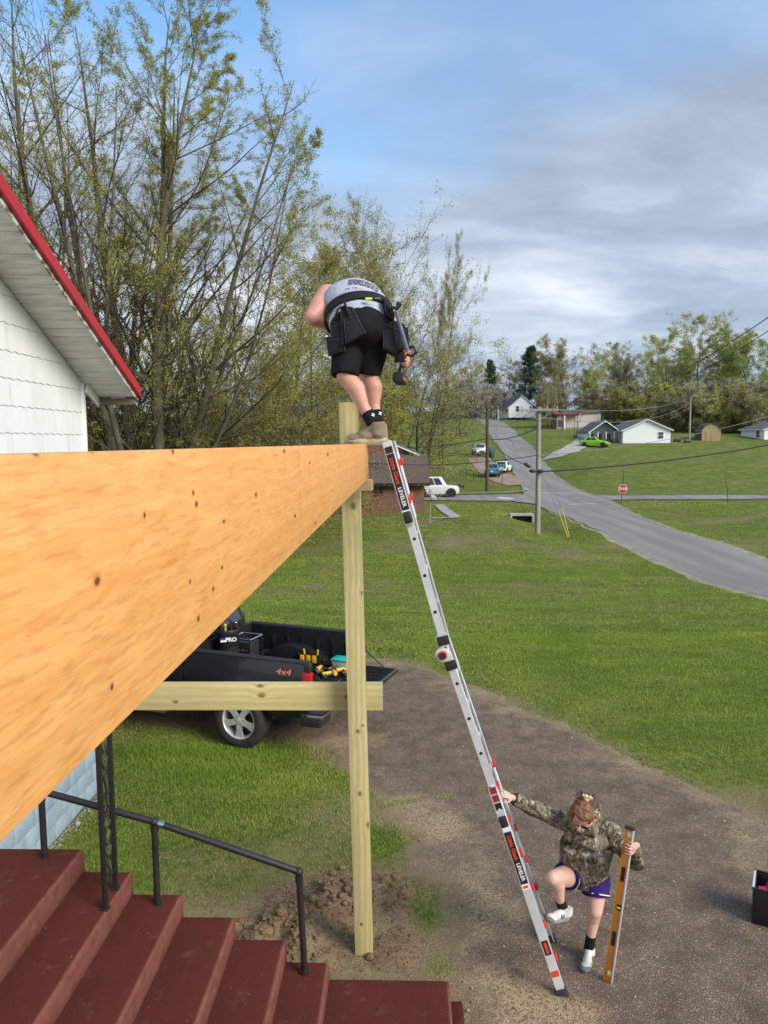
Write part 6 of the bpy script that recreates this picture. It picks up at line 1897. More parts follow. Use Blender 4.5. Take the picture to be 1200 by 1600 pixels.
cn = thing('drink_can', 'small black can standing on the far bed rail corner', 'can', tuple(c))
mb = MB(); mb.lathe([(0.045, 0), (0.05, 0.005), (0.05, 0.10), (0.045, 0.11), (0.0, 0.108)], 18); mb.build('can_body', M_BLACKPLASTIC, cn, local=True)
mb = MB(); mb.lathe([(0.051, 0.03), (0.051, 0.06)], 18, cap=False); mb.build('label_band', M_BED, cn, local=True)

# ------------------------------------------------------------------ telescoping ladder leaning on the beam end
LT, LH, LB = at_y(604, 695, 5.47), at_y(698, 1022, 5.47), at_z(876, 1543, 0.0)
LB.y = 5.47; LT.z = 4.31
LW = 0.50                                            # rung direction is +Y
lad = thing('ladder', 'tall silver aluminium telescoping ladder leaning against the beam end', 'ladder', tuple(LB))
Llow, Lup = (LH - LB).length, (LT - LH).length
ul, uu = (LH - LB).normalized(), (LT - LH).normalized()
YV = Vector((0.05, 1, 0)).normalized()


def lpos(s):                                          # distance along the ladder from its foot
    return LB + ul * s if s < Llow else LH + uu * (s - Llow)


def lnorm(s): return (ul if s < Llow else uu).cross(YV).normalized()       # points away from the beam (+X, up)


LTOT = Llow + Lup
if lnorm(1).x < 0: _sg = -1
else: _sg = 1


def rail_seg(s0, s1, y0, y1, depth, name, flare0=0.0, off=0.0):
    """a hollow-looking rail: web with two lips"""
    a, b = lpos(s0), lpos(s1)
    n = lnorm((s0 + s1) / 2) * _sg
    mb = MB()
    for (d0, d1, ya, yb) in ((-depth / 2, depth / 2, y0, y0 + (y1 - y0) * 0.35), (-depth / 2, -depth / 2 + 0.012, y0 + 0.0005, y1), (depth / 2 - 0.012, depth / 2, y0 + 0.0005, y1)):
        vs = []
        for P, fl in ((a, flare0), (b, 0.0)):
            for dd, yy in ((d0, ya), (d1, ya), (d1, yb), (d0, yb)): vs.append(P + n * (dd + off) + YV * (yy + fl))
        mb.add(vs, [(0, 3, 2, 1), (4, 5, 6, 7), (0, 1, 5, 4), (1, 2, 6, 5), (2, 3, 7, 6), (3, 0, 4, 7)])
    return mb.build(name, M_ALU, lad, bevel=0.002, segs=1)


s_low = (at_y(771, 1232, 5.47) - LB).length           # top of the lower outer section
s_up = Llow + (at_y(634, 822, 5.47) - LH).length      # foot of the upper outer section
rail_seg(0.02, s_low, -0.012, 0.030, 0.070, 'outer_rail', -0.06)
rail_seg(0.02, s_low, LW + 0.012, LW - 0.030, 0.070, 'outer_rail', 0.06)
rail_seg(s_up, LTOT, -0.012, 0.030, 0.070, 'outer_rail')
rail_seg(s_up, LTOT, LW + 0.012, LW - 0.030, 0.070, 'outer_rail')
for y0_, y1_ in ((0.034, 0.064), (LW - 0.034, LW - 0.064)):
    rail_seg(s_low - 0.75, Llow, y0_, y1_, 0.060, 'inner_rail')
    rail_seg(Llow + 0.002, s_up + 0.55, y0_, y1_, 0.060, 'inner_rail')
s = 0.28; i = 0
while s < LTOT - 0.05:
    a = lpos(s); n = lnorm(s) * _sg; u = ul if s < Llow else uu
    outer = s < s_low or s > s_up
    y0_, y1_ = (0.0, LW) if outer else (0.05, LW - 0.05)
    if s < 0.6: y0_, y1_ = y0_ - 0.05, y1_ + 0.05
    mb = MB(); mb.bar(a + YV * y0_, a + YV * y1_, 0.034, 0.030, n, 0.005)
    rg_ = mb.build('rung', M_ALU, lad)
    if outer and i % 1 == 0:
        for yy in (y0_ + 0.055, y1_ - 0.055):
            mb = MB(); q = a + YV * yy
            mb.bar(q - u * 0.028 + n * 0.038, q + u * 0.026 + n * 0.044, 0.036, 0.026, n, 0.006)
            mb.build('rung_clip', M_RED, rg_)
    else:
        for yy in (y0_ - 0.0185, ):
            mb = MB(); q = a + YV * yy; mb.tube([q + YV * 0.006, q], 0.0125, 12); mb.build('rivet_hole', M_BLACK, rg_)
    s += 0.29; i += 1
# hinge
for yy in (0.022, LW - 0.022):
    M = Matrix.Translation(LH + YV * yy - lnorm(1) * _sg * 0.035) @ Matrix.Rotation(R(90), 4, 'X')
    mb = MB(); mb.lathe([(0.0, -0.02), (0.050, -0.02), (0.054, -0.012), (0.054, 0.012), (0.050, 0.02), (0, 0.02)], 28, M, cap=False); hg = mb.build('hinge', M_ALU, lad)
    mb = MB(); mb.lathe([(0.0, -0.034), (0.028, -0.034), (0.036, -0.03), (0.036, 0.034), (0.0, 0.034)], 24, M, cap=False); mb.build('hinge_ring', mat('orange_plastic', (0.75, 0.12, 0.03), None, 8, 0.4), hg)
    mb = MB(); mb.lathe([(0.0, -0.045), (0.024, -0.045), (0.028, -0.04), (0.028, 0.045), (0.0, 0.045)], 8, M, cap=False); mb.build('hinge_button', M_BLACKPLASTIC, hg)
for so in (-0.10, 0.10):
    a = lpos(Llow + so); u = ul if so < 0 else uu; n = lnorm(Llow + so) * _sg
    mb = MB(); mb.bar(a - u * 0.035 + YV * 0.024, a + u * 0.035 + YV * 0.024, 0.088 if False else 0.022, 0.088, n, 0.004); mb.build('hinge_band', M_BLACKPLASTIC, lad)
# feet
for yy in (-0.06, LW + 0.06):
    mb = MB(); mb.bar(LB + YV * yy - ul * 0.01, LB + YV * yy + ul * 0.07, 0.05, 0.10, lnorm(1) * _sg, 0.010); mb.build('rubber_foot', M_RUBBER, lad)


# stickers on the near rail: a frame whose x axis runs down the rail and whose normal faces the camera
def sticker(s, w, h, m, name, off=0.0, lift=0.0, flare=0.0):
    """w along the rail, h across it"""
    u = -(ul if s < Llow else uu)
    n = lnorm(s) * _sg
    fl = -0.06 * (1 - s / s_low) if s < s_low else 0.0
    o = lpos(s) + YV * (-0.0125 - 0.0012 - lift + fl) + n * off
    M = basis(o, u + YV * (-0.06 / s_low if s < s_low else 0), n)
    mb = MB(); mb.box((-w / 2, -h / 2, -0.0004), (w / 2, h / 2, 0.0004), M)
    return mb.build(name, m, lad, sm=False), M


M_STICK = mat('black_sticker', (0.018, 0.018, 0.018), None, 6, 0.4)
M_STKRED = mat('orange_red_ink', (0.78, 0.06, 0.02), None, 9, 0.5)
M_STKDK = mat('maroon_ink', (0.30, 0.02, 0.04), None, 9, 0.5)
M_WHITEINK = mat('white_ink', (0.82, 0.82, 0.82), None, 9, 0.5)
for base in (LTOT - 0.31, (at_y(806, 1337, 5.47) - LB).length):
    st_, M = sticker(base, 0.43, 0.056, M_STICK, 'maker_sticker')
    Mx = M if M.to_3x3().col[2].y < 0 else M @ Matrix.Rotation(PI, 4, 'X')
    letter('Little Giant', 0.043, Mx @ Matrix.Translation((-0.085, 0, 0.0016)), M_STKRED, st_, 'lettering', 0.0009, ext=0.0004)
    letter('LEVELER', 0.040, Mx @ Matrix.Translation((0.115, 0, 0.0016)), M_WHITEINK, st_, 'lettering', 0.0009, ext=0.0004)
    sticker(base + 0.245, 0.05, 0.056, M_WHITEINK if base < 2 else M_STICK, 'small_sticker')
    w2, _ = sticker(base - 0.240, 0.045, 0.056, M_WHITEINK, 'warning_sticker')
    sticker(base - 0.240, 0.022, 0.04, M_STKRED, 'warning_mark', 0, 0.001)
for i, (ds_, m_) in enumerate([(0.11, M_STKDK), (0.045, M_STKDK), (-0.02, M_STICK)]): sticker(s_low - 0.12 + ds_, 0.055, 0.05, m_, 'warning_sticker')
sticker(s_low - 0.165, 0.014, 0.014, M_WHITEINK, 'warning_mark', 0, 0.001)
sticker(0.42, 0.12, 0.05, M_STICK, 'size_sticker'); sticker(0.42, 0.09, 0.02, M_STKRED, 'size_mark', 0, 0.001)
sticker(0.20, 0.05, 0.06, M_STKRED, 'foot_sticker')
for s0_ in (s_low - 0.26, s_up + 0.06):
    a = lpos(s0_); u = ul if s0_ < Llow else uu; n = lnorm(s0_) * _sg
    mb = MB(); fl = -0.06 * (1 - s0_ / s_low) if s0_ < s_low else 0
    mb.bar(a - u * 0.045 + YV * (-0.026 + fl), a + u * 0.045 + YV * (-0.026 + fl), 0.028, 0.062, n, 0.012); mb.build('lock_tab', M_BLACKPLASTIC, lad)
# black grip strips printed along the front lip of the inner rails
for s0_, s1_ in ((Llow - 0.62, Llow - 0.42), (Llow - 0.38, Llow - 0.24), (Llow - 1.05, Llow - 0.70), (Llow + 0.28, Llow + 0.62), (Llow + 0.70, Llow + 1.02)):
    n = lnorm(s0_) * _sg
    mb = MB(); mb.bar(lpos(s0_) + YV * (LW - 0.046) + n * 0.0315, lpos(s1_) + YV * (LW - 0.046) + n * 0.0315, 0.014, 0.002, n); mb.build('printed_strip', M_STICK, lad)
    mb = MB(); mb.bar(lpos(s0_) + YV * 0.052 + n * 0.0315, lpos(s1_) + YV * 0.052 + n * 0.0315, 0.014, 0.002, n); mb.build('printed_strip', M_STICK, lad)
# ------------------------------------------------------------------ people: fused from tapered volumes into one continuous skin
def cap_prim(mb, a, b, ra, rb, n=16):
    a, b = Vector(a), Vector(b)
    d = (b - a); L = d.length
    q = d.to_track_quat('Z', 'Y').to_matrix().to_4x4(); M = Matrix.Translation(a) @ q
    prof = [(1e-5, -ra)]
    for i in range(1, 6): t = PI / 2 * i / 6; prof.append((ra * math.sin(t), -ra * math.cos(t)))
    prof.append((ra, 0)); prof.append((rb, L))
    for i in range(1, 6): t = PI / 2 * i / 6; prof.append((rb * math.cos(t), L + rb * math.sin(t)))
    prof.append((1e-5, L + rb))
    mb.lathe(prof, n, M)


def cone_prim(mb, a, b, ra, rb, n=24, sx=1.0, xdir=None):
    """flat-ended tapered tube, optionally oval (sx widens along xdir)"""
    a, b = Vector(a), Vector(b); d = (b - a).normalized()
    x = Vector(xdir) if xdir is not None else (Vector((1, 0, 0)) if abs(d.x) < 0.9 else Vector((0, 1, 0)))
    x = (x - d * x.dot(d)).normalized(); y = d.cross(x)
    vs, fs = [], []
    for P, r in ((a, ra), (b, rb)):
        for k in range(n):
            t = 2 * PI * k / n; vs.append(P + x * (r * sx * math.cos(t)) + y * (r * math.sin(t)))
    fs = [tuple(range(n - 1, -1, -1)), tuple(range(n, 2 * n))] + [(k, (k + 1) % n, n + (k + 1) % n, n + k) for k in range(n)]
    mb.add(vs, fs)


def ell_prim(mb, c, r, axes=None):
    M = None
    if axes is not None:
        x, y = Vector(axes[0]).normalized(), Vector(axes[1]); z = x.cross(y).normalized(); y = z.cross(x)
        M = Matrix((x, y, z)).transposed()
    mb.ball(c, r, 18, 12, M)


def blob(prims, voxel=0.008, it=6, fac=0.5, ratio=1.0, wrinkle=None):
    mb = MB()
    for p in prims:
        k = p[0]
        if k == 'cap': cap_prim(mb, *p[1:])
        elif k == 'cone': cone_prim(mb, *p[1:])
        elif k == 'ell': ell_prim(mb, *p[1:])
    me = mb.mesh('blob_tmp', fix=True, sm=False)
    o = bpy.data.objects.new('blob_tmp', me); COL.objects.link(o)
    m = o.modifiers.new('r', 'REMESH'); m.mode = 'VOXEL'; m.voxel_size = voxel; m.adaptivity = 0.0
    if it: m = o.modifiers.new('s', 'SMOOTH'); m.factor = fac; m.iterations = it
    if ratio < 1: m = o.modifiers.new('d', 'DECIMATE'); m.ratio = ratio
    dg = bpy.context.evaluated_depsgraph_get(); dg.update()
    out = bpy.data.meshes.new_from_object(o.evaluated_get(dg))
    bpy.data.objects.remove(o); bpy.data.meshes.remove(me)
    if wrinkle:
        amp, sc, st = wrinkle
        co = np.zeros(len(out.vertices) * 3, np.float32); out.vertices.foreach_get('co', co)
        no = np.zeros(len(out.vertices) * 3, np.float32); out.vertices.foreach_get('normal', no)
        co = co.reshape(-1, 3); no = no.reshape(-1, 3)
        q = co * np.array(st)
        w = fnoise(q[:, 0] * sc + q[:, 2] * sc * 0.6, q[:, 1] * sc + q[:, 2] * sc * 0.8, 4, 3)
        w = np.abs(w) * 2 - 0.5
        co = co + no * (amp * w)[:, None]
        out.vertices.foreach_set('co', co.astype(np.float32).ravel()); out.update()
    out.materials.clear()
    smooth(out, 180)
    return out


def hand_prims(wrist, d, n, curl=(0.5, 0.8, 0.6), s=1.0, thumb=1, rr=0.0088, thumb_curl=0.5):
    """palm, four unequal fingers bent toward n, and a thumb from the side of the palm"""
    d = Vector(d).normalized(); n = Vector(n); n = (n - d * n.dot(d)).normalized(); sd = d.cross(n)
    w = Vector(wrist); P = []
    P.append(('ell', w + d * 0.048 * s, (0.054 * s, 0.041 * s, 0.0165 * s), (d, sd)))
    P.append(('cap', w - d * 0.03 * s, w + d * 0.03 * s, 0.024 * s, 0.022 * s))
    for i, L in enumerate((0.070, 0.080, 0.075, 0.058)):
        b = w + d * (0.088 - 0.004 * abs(i - 1.2)) * s + sd * ((i - 1.5) * 0.0225 * s) * thumb * -1
        a = 0.0; q = b
        for fr, c in zip((0.45, 0.31, 0.24), curl):
            a += c
            e = q + (d * math.cos(a) + n * math.sin(a)) * (L * fr * s)
            r0 = rr * s * (1.0 - 0.10 * (fr < 0.4)); P.append(('cap', q, e, r0, r0 * 0.92)); q = e
    b = w + d * 0.022 * s + sd * 0.030 * s * thumb
    dd = (d * 0.65 + sd * 0.65 * thumb + n * 0.35).normalized(); e = b + dd * 0.042 * s
    P.append(('cap', b, e, rr * 1.35 * s, rr * 1.15 * s))
    dd2 = (d * 0.85 + sd * 0.05 * thumb + n * (0.3 + thumb_curl)).normalized()
    e2 = e + dd2 * 0.032 * s; P.append(('cap', e, e2, rr * 1.1 * s, rr * 0.95 * s))
    P.append(('cap', e2, e2 + (dd2 + n * thumb_curl).normalized() * 0.022 * s, rr * 0.95 * s, rr * 0.85 * s))
    return P


def skin_mat(name, c1, c2):
    t = NT(name); v = t.coord('Object')
    n = t.noise(v, 7, 5, 0.6); n2 = t.noise(v, 90, 3, 0.6)
    t.set(col=t.mix(t.ramp(n, [(0.35, 0.0), (0.68, 1.0)]), c1, c2), rough=0.5, spec=0.4, sss=0.08)
    t.b.inputs['Subsurface Radius'].default_value = (0.8, 0.3, 0.15); t.b.inputs['Subsurface Scale'].default_value = 0.02
    t.bump(n2, 0.12, 0.002)
    return t.m


def cloth(name, c1, c2, sc=220, rough=0.9):
    t = NT(name); v = t.coord('Object')
    n = t.noise(v, 5, 5, 0.6); w = t.noise(v, sc, 2, 0.6); f = t.noise(v, 16, 4, 0.65)
    t.set(col=t.mix(t.ramp(n, [(0.35, 0.0), (0.7, 1.0)]), c1, c2), rough=rough, spec=0.15)
    t.bump(t.math('ADD', t.math('MULTIPLY', w, 0.25), f), 0.35, 0.008)
    return t.m


M_SKIN1 = skin_mat('sunburnt_skin', (0.62, 0.33, 0.255), (0.54, 0.255, 0.195))
M_SKIN2 = skin_mat('pale_skin', (0.66, 0.42, 0.335), (0.60, 0.33, 0.26))
M_SHORTS = cloth('black_cloth', (0.009, 0.009, 0.010), (0.014, 0.014, 0.016), 220)
M_POUCH = cloth('black_nylon', (0.014, 0.015, 0.017), (0.024, 0.025, 0.028), 420, 0.7)
M_SOCK = cloth('black_sock', (0.012, 0.012, 0.012), (0.02, 0.02, 0.02), 300)
M_BOOT = mat('tan_boot', (0.29, 0.225, 0.155), (0.19, 0.145, 0.10), 16, 0.85, 0, 0.6, 60, 0.006)
M_BOOTSOLE = mat('boot_sole', (0.52, 0.44, 0.32), (0.36, 0.29, 0.20), 15, 0.85, 0, 0.5, 50, 0.005)
t = NT('grey_printed_shirt'); v = t.coord('Object'); n = t.noise(v, 4, 5, 0.6); w = t.noise(v, 240, 2); f = t.noise(v, 9, 5, 0.6)
col = t.mix(t.ramp(n, [(0.35, 0.0), (0.7, 1.0)]), (0.46, 0.49, 0.57), (0.37, 0.40, 0.48))
SHIRT = t

# ---------------- the man bending over on the beam end
mp = lambda x, y, Y: at_y(x, y, Y)
pel, wst, chs = mp(561, 512, 5.74), mp(562, 484, 5.88), mp(552, 468, 6.10)
upc = mp(550, 462, 6.28)
shl, shr = mp(512, 462, 6.18), mp(588, 472, 6.18)
elb, hnl = mp(488, 496, 6.02), mp(528, 508, 6.30)
eR, hR = mp(614, 516, 6.14), mp(633, 553, 5.98)
side = (shr - shl); side.z = 0; side.normalize()
axis = (chs - pel).normalized()
nck, hd = mp(552, 468, 6.42), mp(552, 476, 6.54)
hipL, knL, anL = mp(543, 528, 5.76), mp(540, 588, 5.66), mp(578, 652, 5.62)
hipR, knR, anR = mp(583, 528, 5.82), mp(576, 586, 5.84), mp(588, 650, 5.80)
man = thing('person', 'person in grey sleeveless shirt and black shorts bending over on the beam end', 'person', tuple(mp(578, 692, 5.70)))
P = [('ell', pel, (0.215, 0.17, 0.16), (side, axis)), ('ell', wst, (0.225, 0.15, 0.165), (side, axis)), ('ell', chs, (0.225, 0.17, 0.145), (side, axis)), ('ell', upc, (0.20, 0.12, 0.12), (side, axis)),
     ('cap', shl, shr, 0.085, 0.085), ('cap', upc, nck, 0.075, 0.065), ('ell', hd, (0.078, 0.10, 0.105), (side, (hd - nck).normalized())), ('ell', hd + Vector((0, 0.06, -0.05)), (0.05, 0.05, 0.06)),
     ('ell', hd + Vector((0.0, 0.10, -0.015)), (0.014, 0.022, 0.025)),
     ('cap', shl, shl.lerp(elb, 0.5), 0.092, 0.086), ('cap', shl.lerp(elb, 0.5), elb, 0.086, 0.064), ('cap', elb, elb.lerp(hnl, 0.4), 0.066, 0.064), ('cap', elb.lerp(hnl, 0.4), hnl, 0.064, 0.034),
     ('cap', shr, eR, 0.088, 0.062), ('cap', eR, eR.lerp(hR, 0.45), 0.062, 0.056), ('cap', eR.lerp(hR, 0.45), hR, 0.056, 0.030)]
for sgn in (-1, 1): P.append(('ell', hd + side * (0.078 * sgn), (0.012, 0.02, 0.03)))
for hp, kn_, an in ((hipL, knL, anL), (hipR, knR, anR)):
    d = an - kn_; calf = kn_ + d * 0.30 + Vector((0.022, -0.01, 0)); low_ = kn_ + d * 0.72
    P += [('cap', hp, kn_, 0.10, 0.070), ('cap', kn_, calf, 0.066, 0.070), ('cap', calf, low_, 0.070, 0.045), ('cap', low_, an, 0.045, 0.040)]
dh = (hR - eR).normalized()
P += hand_prims(hR - dh * 0.01, dh, Vector((-0.85, 0.1, -0.1)), (0.9, 1.0, 0.7), 1.05, 1)
P += hand_prims(hnl, (hnl - elb).normalized() + Vector((0, 0.2, -0.4)), Vector((0, 0.3, -1)), (0.5, 0.6, 0.4), 1.05, -1)
link_mesh(blob(P, 0.0055, 5, 0.5, 0.3), 'body', M_SKIN1, man)
# shirt: follows the trunk, open at the arms
P = [('ell', wst - axis * 0.03, (0.240, 0.155, 0.178), (side, axis)), ('ell', pel + axis * 0.05, (0.232, 0.12, 0.172), (side, axis)), ('ell', chs, (0.245, 0.19, 0.160), (side, axis)), ('ell', upc, (0.222, 0.13, 0.135), (side, axis)),
     ('cap', shl.lerp(shr, 0.13), shr.lerp(shl, 0.13), 0.098, 0.098), ('cone', pel + axis * 0.0, wst, 0.170, 0.178, 28, 1.36, side)]
sh_me = blob(P, 0.009, 8, 0.5, 1.0, (0.006, 7, (1, 1, 1)))
# print on the back: dark band of artwork and two faded lines, only where the cloth carries it
cP = mp(566, 452, 5.86)
rel = t.vmath('SUBTRACT', t.coord('Object', src=t.new('NewGeometry').outputs['Position']), tuple(cP))
xr_s = t.vmath('DOT_PRODUCT', rel, tuple(side)); yr_s = t.vmath('DOT_PRODUCT', rel, (0, axis.y, axis.z))
gl = t.noise(t.coord('Object', (1, 1, 1)), 75, 2, 0.5)
def band(y0, y1, hw): return t.math('MULTIPLY', t.math('MULTIPLY', t.math('GREATER_THAN', yr_s, y0), t.math('LESS_THAN', yr_s, y1)), t.math('LESS_THAN', t.math('ABSOLUTE', xr_s), hw))
b1 = t.math('MULTIPLY', band(0.115, 0.20, 0.12), t.math('GREATER_THAN', gl, 0.42)); b2 = t.math('MULTIPLY', band(0.070, 0.092, 0.14), t.math('GREATER_THAN', gl, 0.52)); b3 = t.math('MULTIPLY', band(0.020, 0.045, 0.12), t.math('GREATER_THAN', gl, 0.50))
ink = t.math('MAXIMUM', b1, t.math('MAXIMUM', b2, b3))
t.set(col=t.mix(t.math('MULTIPLY', ink, 0.9), col, (0.06, 0.05, 0.075)), rough=0.92, spec=0.1)
t.bump(t.math('ADD', t.math('MULTIPLY', w, 0.2), f), 0.5, 0.012)
link_mesh(sh_me, 'shirt', t.m, man)
# shorts
P = [('ell', pel - axis * 0.02, (0.232, 0.17, 0.178), (side, axis)), ('ell', pel + Vector((0.0, -0.06, -0.03)), (0.20, 0.12, 0.15), (side, (0, 0, 1)))]
for hp, kn_ in ((hipL, knL), (hipR, knR)):
    e_ = hp.lerp(kn_, 1.0) + Vector((-0.005, 0, 0.0))
    P += [('cone', hp + Vector((0, 0, 0.06)), e_, 0.135, 0.105, 24), ]
link_mesh(blob(P, 0.009, 6, 0.5, 1.0, (0.010, 6, (1, 1, 0.5))), 'shorts', M_SHORTS, man)


def ring(c, ax, sx, a, b, h, th, n=48):
    mb = MB(); ax = ax.normalized(); x = (sx - ax * sx.dot(ax)).normalized(); y = ax.cross(x)
    vs, fs = [], []
    for k in range(n):
        t_ = 2 * PI * k / n
        for dr, dz in ((0, -h / 2), (th, -h / 2), (th, h / 2), (0, h / 2)):
            vs.append(c + x * ((a + dr) * math.cos(t_)) + y * ((b + dr) * math.sin(t_)) + ax * dz)
    for k in range(n):
        k2 = (k + 1) % n
        for j in range(4): fs.append((k * 4 + j, k2 * 4 + j, k2 * 4 + (j + 1) % 4, k * 4 + (j + 1) % 4))
    mb.add(vs, fs); return mb


bax = (axis + Vector((0, 0, 0.25))).normalized()
bc_ = mp(561, 495, 5.85)
ring(bc_, bax, side, 0.262, 0.198, 0.088, 0.012).build('belt', M_POUCH, man)
bt_p = bc_ - Vector((0, 1, 0)) * 0.14
mb = MB(); q = mp(577, 467, 5.635); M = basis(q, side, axis); mb.box((-0.028, -0.016, 0), (0.022, 0.016, 0.004), M); mb.build('belt_tag', mat('neon_yellow', (0.62, 0.68, 0.03), None, 8), man)
mb = MB(); M = basis(mp(588, 466, 5.63), side, axis); mb.box((-0.012, -0.010, 0), (0.03, 0.006, 0.003), M); mb.build('belt_label', M_CHROME, man)


M_PIPING = mat('grey_piping', (0.028, 0.029, 0.032), None, 9, 0.7)


def pouch(cTL, cTR, cBR, cBL, depth_dir, th, name, mt=M_POUCH, par=None):
    """soft-sided pocket: four front corners and a thickness"""
    dd = Vector(depth_dir).normalized() * th
    f = [Vector(v) for v in (cTL, cTR, cBR, cBL)]
    ctr = sum(f, Vector()) / 4
    bl = [ctr + (v - ctr) * 0.92 - dd * 0.0 for v in f]
    mb = MB(); mid_ = [ctr + (v - ctr) * 1.05 + dd * 0.5 for v in f]; bk_ = [v + dd for v in f]
    vs = bl + mid_ + bk_
    fs = [(0, 1, 2, 3), (11, 10, 9, 8)]
    for L_ in (0, 4):
        for i in range(4): fs.append((L_ + i, L_ + (i + 1) % 4, L_ + 4 + (i + 1) % 4, L_ + 4 + i))
    mb.add(vs, fs)
    pk_ = mb.build(name, mt, par or man, bevel=0.014, segs=3)
    mb = MB(); e_ = [v - dd * 0.03 for v in bl]; mb.tube([e_[0], e_[1], e_[2], e_[3], e_[0]], 0.0032, 5)
    mb.tube([e_[0].lerp(e_[3], 0.25), e_[1].lerp(e_[2], 0.25)], 0.003, 5); mb.build('piping', M_PIPING, par or pk_)
    return pk_


YP = 5.56
pl1 = pouch(mp(531, 478, YP), mp(549, 478, YP), mp(573, 519, YP - 0.02), mp(535, 542, YP - 0.02), (0.1, 1, 0), 0.12, 'pouch')
pouch(mp(536, 497, YP - 0.03), mp(556, 492, YP - 0.03), mp(572, 520, YP - 0.05), mp(540, 538, YP - 0.05), (0.1, 1, 0), 0.06, 'front_pocket', par=pl1)
pouch(mp(515, 505, YP + 0.03), mp(537, 500, YP + 0.0), mp(541, 528, YP), mp(518, 530, YP + 0.02), (0.1, 1, 0), 0.11, 'side_pocket', par=pl1)
pl2 = pouch(mp(508, 527, YP + 0.03), mp(538, 522, YP - 0.01), mp(540, 549, YP - 0.01), mp(512, 555, YP + 0.02), (0.1, 1, 0), 0.10, 'pouch')
mb = MB(); mb.tube([mp(538, 470, 5.62), mp(540, 478, YP - 0.012), mp(549, 500, YP - 0.03)], 0.010, 6); mb.tube([mp(521, 500, YP - 0.01), mp(529, 482, YP - 0.01), mp(539, 478, YP - 0.01)], 0.008, 6); mb.build('strap', M_POUCH, pl1)
mb = MB(); mb.tube([mp(522, 487, YP - 0.02), mp(532, 477, YP - 0.02)], 0.007, 6); mb.build('tool_shaft', M_CHROME, pl1)
mb = MB(); mb.ball(mp(510, 526, YP + 0.02), 0.013); mb.build('tool_tip', M_CHROME, pl2)
pr1 = pouch(mp(600, 464, YP + 0.10), mp(612, 484, YP + 0.06), mp(616, 500, YP + 0.06), mp(603, 492, YP + 0.08), (-0.2, 1, 0), 0.10, 'pouch')
pr2 = pouch(mp(598, 492, YP + 0.10), mp(634, 506, YP + 0.12), mp(620, 556, YP + 0.10), mp(598, 545, YP + 0.06), (-0.1, 1, 0), 0.12, 'pouch')
pouch(mp(614, 500, YP + 0.10), mp(638, 512, YP + 0.12), mp(640, 540, YP + 0.12), mp(618, 552, YP + 0.10), (-0.1, 1, 0), 0.09, 'side_pocket', par=pr2)
pouch(mp(618, 548, YP + 0.16), mp(632, 548, YP + 0.16), mp(632, 564, YP + 0.16), mp(617, 566, YP + 0.16), (-0.1, 1, 0), 0.07, 'holster', par=pr2)
hm = thing('hammer', 'framing hammer with blue-grey handle hanging from the right side of the tool belt', 'hammer', tuple(mp(620, 482, 5.60)))
mb = MB(); mb.tube([mp(619, 486, 5.60), mp(624, 505, 5.60), mp(634, 540, 5.61), mp(637, 548, 5.62)], [0.014, 0.016, 0.018, 0.017], 10); mb.build('handle', mat('blue_grey_grip', (0.06, 0.09, 0.16), (0.16, 0.17, 0.19), 20, 0.5), hm)
mb = MB(); mb.tube([mp(610, 480, 5.60), mp(620, 482, 5.60), mp(625, 474, 5.60)], [0.010, 0.017, 0.018], 10); mb.ball(mp(623, 475, 5.60), 0.020); mb.build('head', M_BLACK, hm)
lp = thing('hammer_loop', 'black metal hammer loop at the bottom of the right-hand pouches', 'belt clip', tuple(mp(641, 548, 5.62)))
mb = MB(); mb.tube([mp(634, 544, 5.64) + Vector((0, 0, 0)), mp(646, 542, 5.60), mp(650, 550, 5.58), mp(644, 557, 5.60), mp(636, 554, 5.64)], 0.010, 8); mb.build('loop', M_BLACK, lp)
mb = MB(); mb.tube([mp(636, 546, 5.63), mp(644, 550, 5.61)], 0.016, 8); mb.build('clip', M_CHROME, lp)


